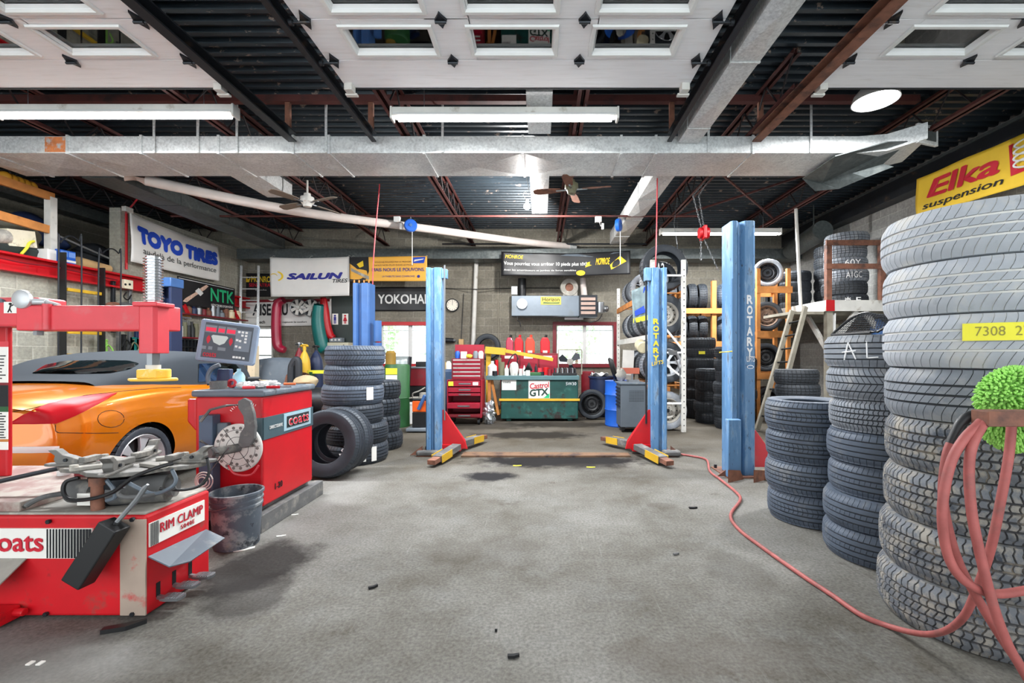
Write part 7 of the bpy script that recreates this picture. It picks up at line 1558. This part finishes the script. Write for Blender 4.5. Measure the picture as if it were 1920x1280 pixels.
one('plank_stand', b, M['grey_wood'], 'grey timber legs holding the faded red plank', 'stand', smooth=0)
# ================================================================== white pallet rack with tyres (right of the centre bay)
t = thing('pallet_rack', 'white perforated steel rack with orange beams holding tyres behind the right lift post', 'rack', (2.1,9.3,0))
XA, XB, YA, YB = 1.88, 2.40, 7.57, 10.9
for x, y in ((XA,YA),(XB,YA),(XA,YB),(XB,YB)):
    b = MB(); b.box(x-.035,x+.035,y,y+.05,0,2.88); u = b.build('upright', M['white_worn'], t, smooth=0)
    b = MB(); z = .1
    while z < 2.8: b.box(x-.008,x+.008,y-.002,y,z,z+.02); z += .1
    b.build('punched_holes', M['ink'], u, smooth=0)
for z0, z1 in ((.48,.48),(2.62,2.62),(1.33,1.33),(2.0,1.36),(1.30,.9)):
    b = MB(); b.bar((XA,YA+.025,z0),(XB,YA+.025,z1),.03,.03); b.build('cross_member', M['white'], t, smooth=0)
for x in (XA-.02, XB+.02):
    for z, m in ((2.33,'orange_wood'),(1.58,'white_worn'),(.75,'orange_wood')):
        b = MB(); b.box(x-.02,x+.02,YA+.05,YB,z-.055,z+.055); b.build('beam', M[m], t, smooth=0)
def shelf_boards(z):
    b = MB()
    for k in range(6): y = YA+.2+k*.55; b.box(XA+.0,XB-.0,y,y+.08,z-.02,z)
    b.build('slats', M['orange_wood'], t, smooth=0)
shelf_boards(2.36); shelf_boards(1.61); shelf_boards(.78)
xm = (XA+XB)/2+.02
tire('lo','dark',.41,.24,.27,(xm-.02,7.88,2.79),'large black tyre standing at the near end of the top rack level', None, axis_rot((0,-1,.08)))
b = MB(); b.text('A2', plane_fn((xm-.18,7.745,2.66),(.14,0,0),(0,0,.2),.004), .02); o_ = b.build('chalk_letters', M['chalk'], None, smooth=0); tt_ = [o for o in col.objects if o.get('label','').startswith('large black tyre standing at the near end')][0]; o_.parent = tt_; o_.matrix_parent_inverse = (Matrix.Translation(tt_.location) @ tt_.rotation_euler.to_matrix().to_4x4()).inverted()
wheel('steel_grey',.35,.22,.2,(xm,7.86,1.98),(.05,-1,.03),'grey steel wheel at the near end of the middle rack level',None,'dark')
wheel('alloy',.36,.23,.23,(xm+.02,7.86,1.16),(0,-1,.0),'silver alloy wheel at the near end of the bottom rack level',None,'dark')
wheel('steel_grey',.33,.22,.2,(xm+.02,7.80,.335),(.02,-1,.06),'dusty grey steel wheel standing on the floor under the white rack',None,'grey')
for k, y in enumerate((8.2,8.5,8.8,9.1,9.4,9.7,10.0,10.3)):
    for lv, z in (('top',2.36),('middle',1.61),('bottom',.78)):
        if lv == 'top' and k in (2,3,5): continue
        pos = ['second','third','fourth','fifth','sixth','seventh','eighth','ninth'][k]
        tire('lo',['dark','grey','new'][(k+(lv=='middle'))%3],.30,.2,.19,(xm,y,z+.31),'tyre standing %s from the front on the %s level of the white rack' % (pos, lv), 'tyres on the white rack', axis_rot((rnd.uniform(-.06,.06),-1,0), rnd.uniform(0,6)))
fnp, _ = sheet_fn(at(1184,545,7.45), at(1222,530,7.45), at(1187,606,7.45), at(1222,598,7.45))
b = MB(); b.grid(lambda a, c: fnp(a,c), 12, 12); o = one('plastic_bag', b, M['plastic_clear'], 'torn clear and blue plastic bag hanging from the rack beside the right lift post', 'bag', smooth=60, solid=.006)
b = MB(); b.add([fnp(0,0,.01),fnp(1,0,.01),fnp(1,.14,.01),fnp(0,.14,.01)],[(0,1,2,3)]); b.build('yellow_band', M['label_yellow'], o, smooth=0); b = MB(); b.add([fnp(.1,.2,.012),fnp(.9,.25,.012),fnp(.9,.5,.012),fnp(.5,.42,.012),fnp(.1,.36,.012)],[(0,1,2,3,4)]); b.build('blue_print', M['txt_blue'], o, smooth=0); b = MB(); b.add([fnp(.55,.8,.012),fnp(.98,.85,.012),fnp(.98,.98,.012),fnp(.6,.96,.012)],[(0,1,2,3)]); b.build('blue_print', M['txt_blue'], o, smooth=0); b = MB(); b.tube([fnp(.95,1), (1.86,7.6,2.40)], .006, 5); b.build('hanging_string', M['white'], o)
t = thing('small_tank', 'small cream round tank hanging on the white rack', 'tank', (1.66,7.9,1.3)); c = at(1206,652,7.7); b = MB(); b.cyl(c+V(0,.25,.06),c,.10,n=20); b.build('body', mat('cream3', (190,180,150), .5), t, bev=.015)
b = MB(); b.bar(c+V(0,.1,.1),V(XA-.04,c.y+.1,1.56),.02,.02); b.build('hanger', M['steel'], t)
one('white_board', MB().bar((at(1172,0,8.9).x,8.85,0.0),(at(1180,0,8.9).x,8.98,1.38),.22,.03,V(0,1,0)), M['white_worn'], 'white board leaning against the left side of the white rack', 'board', smooth=0)
one('junction_box', MB().box(at(1202,0,11.5).x,at(1214,0,11.5).x,11.45,11.59,at(0,522,11.5).z,at(0,506,11.5).z), M['grey_plastic'], 'grey junction box on the back wall above the white rack', 'junction box', smooth=0)

# ================================================================== orange timber rack along the back wall
t = thing('timber_rack', 'orange timber tyre rack along the back wall right of the white steel rack', 'rack', (3.9,10.8,0)); X0, X1, Y0, Y1 = 2.95, 4.9, 10.5, 11.2
for x in (X0, 4.02, X1):
    for y in (Y0, Y1): b = MB(); b.box(x-.05,x+.05,y-.03,y+.06,0,3.0 if x == 4.02 else 2.6); b.build('post', M['orange_wood'], t, smooth=0)
for z in (2.30, 1.54):
    for y in (Y0-.05, Y1+.08): b = MB(); b.box(X0-.05,X1+.05,y-.02,y+.02,z-.06,z+.06); b.build('shelf_rail', M['orange_wood'], t, smooth=0)
for lv, z in (('upper',2.36),('lower',1.60)):
    for k in range(8):
        if k == 4: continue
        x = 3.14+k*.24 + (.05 if k > 4 else 0)
        if x > X1-.1: continue
        ax_ = (1,-.15,0) if k < 4 else (.82,-.55,0)
        pos = ['leftmost','second from left','third from left','fourth from left','','fifth from left','sixth from left','seventh from left'][k]
        tire('lo','dark' if k < 4 else 'blue',.315,.19,.19,(x,10.86,z+.31),'tyre standing %s on the %s shelf of the timber rack' % (pos, lv),'tyres on the timber rack', axis_rot(ax_, rnd.uniform(0,6)))
# floor stacks before it
def fstack(x, y, n, where, r_=.31, wd=.205, tone='dark'):
    return stack(x, y, [('lo',tone,r_,wd,.19,rnd.uniform(-.025,.025),rnd.uniform(-.02,.02)) for i in range(n)], where, 'tyres in the back floor stacks')
F1 = fstack(3.28, 9.35, 8, 'the eight-tyre back stack with chalk crosses')
for k in range(1,5):
    b = MB(); f = tread_fn(F1[k], .31, R(256), R(274), -.08, .08, .012); b.add([f(.46,.1),f(.54,.1),f(.54,.9),f(.46,.9),f(.05,.46),f(.95,.46),f(.95,.54),f(.05,.54)], [(0,1,2,3),(4,5,6,7)]); b.build('chalk_cross', M['chalk'], F1[k], smooth=0)
on_tread(F1[6], .205, .31, R(246), R(268), -.03, .03, 'yellow_tag', M['label_yellow'], 8, .008)
fstack(3.42, 8.05, 7, 'the seven-tyre back stack left of the tall post'); fstack(3.95, 9.0, 6, 'the six-tyre back stack behind the tall post'); fstack(3.28, 8.70, 5, 'the five-tyre back stack between taller ones')
# ================================================================== orange wheel rack (behind the ladder)
t = thing('wheel_rack', 'orange timber rack with wheels behind the wooden ladder', 'rack', (4.6,9.2,0)); X0, X1, Y0, Y1 = 4.32, 4.92, 9.0, 9.5
for x in (X0, X1):
    for y in (Y0, Y1): b = MB(); b.box(x-.035,x+.035,y-.035,y+.035,0,3.0); b.build('post', M['orange_wood'], t, smooth=0)
for z in (2.58, 1.70, .88):
    for y in (Y0-.055, Y1+.055): b = MB(); b.box(X0-.05,X1+.05,y-.02,y+.02,z-.07,z+.06); b.build('shelf_rail', M['orange_wood'], t, smooth=0)
    for x in (X0+.06,X1-.06): b = MB(); b.box(x-.02,x+.02,Y0-.03,Y1+.03,z+.0,z+.055); b.build('side_rail', M['orange_wood'], t, smooth=0)
wheel('steel_blue',.29,.2,.19,(4.62,9.22,2.945),(-.36,-1,.05),'dark steel wheel on the top shelf of the orange wheel rack',None,'grey')
wheel('steel_brown',.30,.2,.2,(4.60,9.22,2.07),(-.32,-1,.05),'rusty brown steel wheel on the middle shelf of the orange wheel rack',None,'dark')
wheel('steel_black',.29,.2,.19,(4.58,9.22,1.24),(-.3,-1,.02),'black steel wheel on the bottom shelf of the orange wheel rack',None,'dark')
wheel('steel_black',.29,.2,.19,(4.60,9.25,.36),(.1,-1,.05),'black steel wheel on the floor of the orange wheel rack',None,'dark')
# ================================================================== loft platform at the right wall
t = thing('loft_platform', 'white timber loft platform with orange-brown railing at the right wall', 'platform', (5.6,9,2.1)); X0, X1, Y0, Y1 = 5.0, 6.38, 7.9, 11.5
b = MB(); b.box(X0,X1,Y0,Y1,2.12,2.17); b.build('deck', M['white_worn'], t, smooth=0)
for y in [Y0+.3+.45*k for k in range(8)]: b = MB(); b.box(X0+.05,X1,y,y+.05,2.0,2.12); b.build('joist', M['grey_wood'], t, smooth=0)
b = MB(); b.box(4.38,X0-.041,7.93,8.9,2.0,2.05); b.build('landing', M['grey_wood'], t, smooth=0)
b = MB(); b.box(X0,X1,Y0-.04,Y0,2.05,2.24); b.build('front_fascia', M['white_worn'], t, smooth=0); b = MB(); b.box(X0-.04,X0,Y0-.04,Y1,2.05,2.24); b.build('side_fascia', M['white_worn'], t, smooth=0)
b = MB(); b.box(X0-.045,X0+.10,Y0-.05,Y0-.041,2.05,2.24); b.build('red_corner', M['red'], t, smooth=0)
for x in (X0+.04, X0+.98):
    b = MB(); b.box(x-.045,x+.045,Y0,Y0+.08,2.17,3.22); b.build('rail_post', M['rust'], t, smooth=0)
for z in (3.24, 2.83): b = MB(); b.box(X0-.03,X1,Y0-.03,Y0+.0,z-.045,z+.045); b.build('rail', M['rust'], t, smooth=0)
for x, y in ((X0+.05,Y0+.05),(X0+.05,Y1-.1),(X1-.08,Y0+.05)): b = MB(); b.box(x-.05,x+.05,y-.05,y+.05,0,2.05); b.build('leg', M['grey_wood'], t, smooth=0)
for p, q in (((X0+.1,Y0+.05,1.45),(X0+.55,Y0+.05,2.05)),((X1-.15,Y0+.05,1.3),(X1-.7,Y0+.05,2.05)),((X0+.05,Y0+.1,1.4),(X0+.05,Y0+.7,2.05))): b = MB(); b.bar(p,q,.05,.09); b.build('knee_brace', M['white_worn'], t, smooth=0)
L1 = stack(5.72, 8.5, [('lo','dark',.36,.225,.2,0,0),('lo','dark',.37,.235,.2,-.03,0),('lo','grey',.35,.22,.2,.02,0),('lo','grey',.35,.22,.2,0,0),('lo','grey',.345,.22,.2,-.01,0),('lo','grey',.36,.24,.2,.02,0)], 'the loft stack behind the railing', 'tyres on the loft', 2.17)
for k, s_ in ((0,'* F'),(2,'A1GC'),(3,'60Y')):
    b = MB(); b.text(s_, tread_fn(L1[k], .36, R(235), R(275), -.06, .05, .01)); b.build('chalk_letters', M['chalk'], L1[k], smooth=0)
stack(6.0, 9.3, [('lo','dark',.34,.22,.2,0,0) for i in range(6)], 'the loft stack against the right wall', 'tyres on the loft', 2.17)
stack(5.32, 9.52, [('lo','dark',.33,.21,.2,0,0) for i in range(4)], 'the low loft stack at the back', 'tyres on the loft', 2.17)
tire('lo','dark',.36,.24,.2,(5.45,10.6,2.53),'black tyre standing upright on the loft beside the white steel pole',None,axis_rot((1,-.3,0)))
# wooden ladder up to the loft
t = thing('wooden_ladder', 'old wooden ladder leaning from the floor up to the loft platform', 'ladder', (3.9,7.4,0))
p0, p1, q0, q1 = V(3.67,7.67,.03), V(4.39,7.90,2.06), V(3.74,7.32,.03), V(4.46,7.62,2.10)
rails(t, p0, p1, q0, q1, 9, M['grey_wood'], M['matte_black'], .04, .085, .014)
# clutter under the loft
b = MB(); b.grid(lambda a, c: V(5.10+.30*a*(1.2-c)+.04*math.sin(7*c), 7.97+.05*math.sin(5*a+2*c), .60+1.42*c-.25*a*(1-c)), 12, 12); one('plastic_sheet', b, M['white'], 'torn white plastic sheet hanging under the loft platform', 'sheet', smooth=60, solid=.01)
t = thing('cladding_sheet', 'cream profiled door panel standing under the loft platform', 'panel', (5.5,8.4,0)); b = MB(); b.box(5.28,5.36,8.3,8.36,0,1.85); b.box(5.40,5.46,8.3,8.36,0,1.85); b.box(5.50,5.56,8.3,8.36,0,1.85); b.build('ribs', mat('cream4', (196,190,170), .6), t, smooth=0); b = MB(); b.box(5.26,5.58,8.361,8.38,0,1.87); b.build('board', M['olive'], t, smooth=0)
b = MB(); b.ball((5.0,6.9,.42), (.26,.24,.42), 20, 14, .12, random.Random(6)); one('rag_bag', b, mat('bluegrey_bag', (150,160,172), .6), 'blue-grey plastic rubbish bag on the floor behind the four-tyre stack', 'bag')
tire('lo','dark',.33,.22,.2,(5.75,8.0,.335),'black tyre standing on the floor under the loft platform',None,axis_rot((.8,-.6,0)))
one('red_jacket', MB().ball((5.95,7.98,1.72), (.12,.1,.2), 14, 10, .12, random.Random(1)), M['deep_blue'], 'blue jacket hung under the front edge of the loft platform', 'jacket')
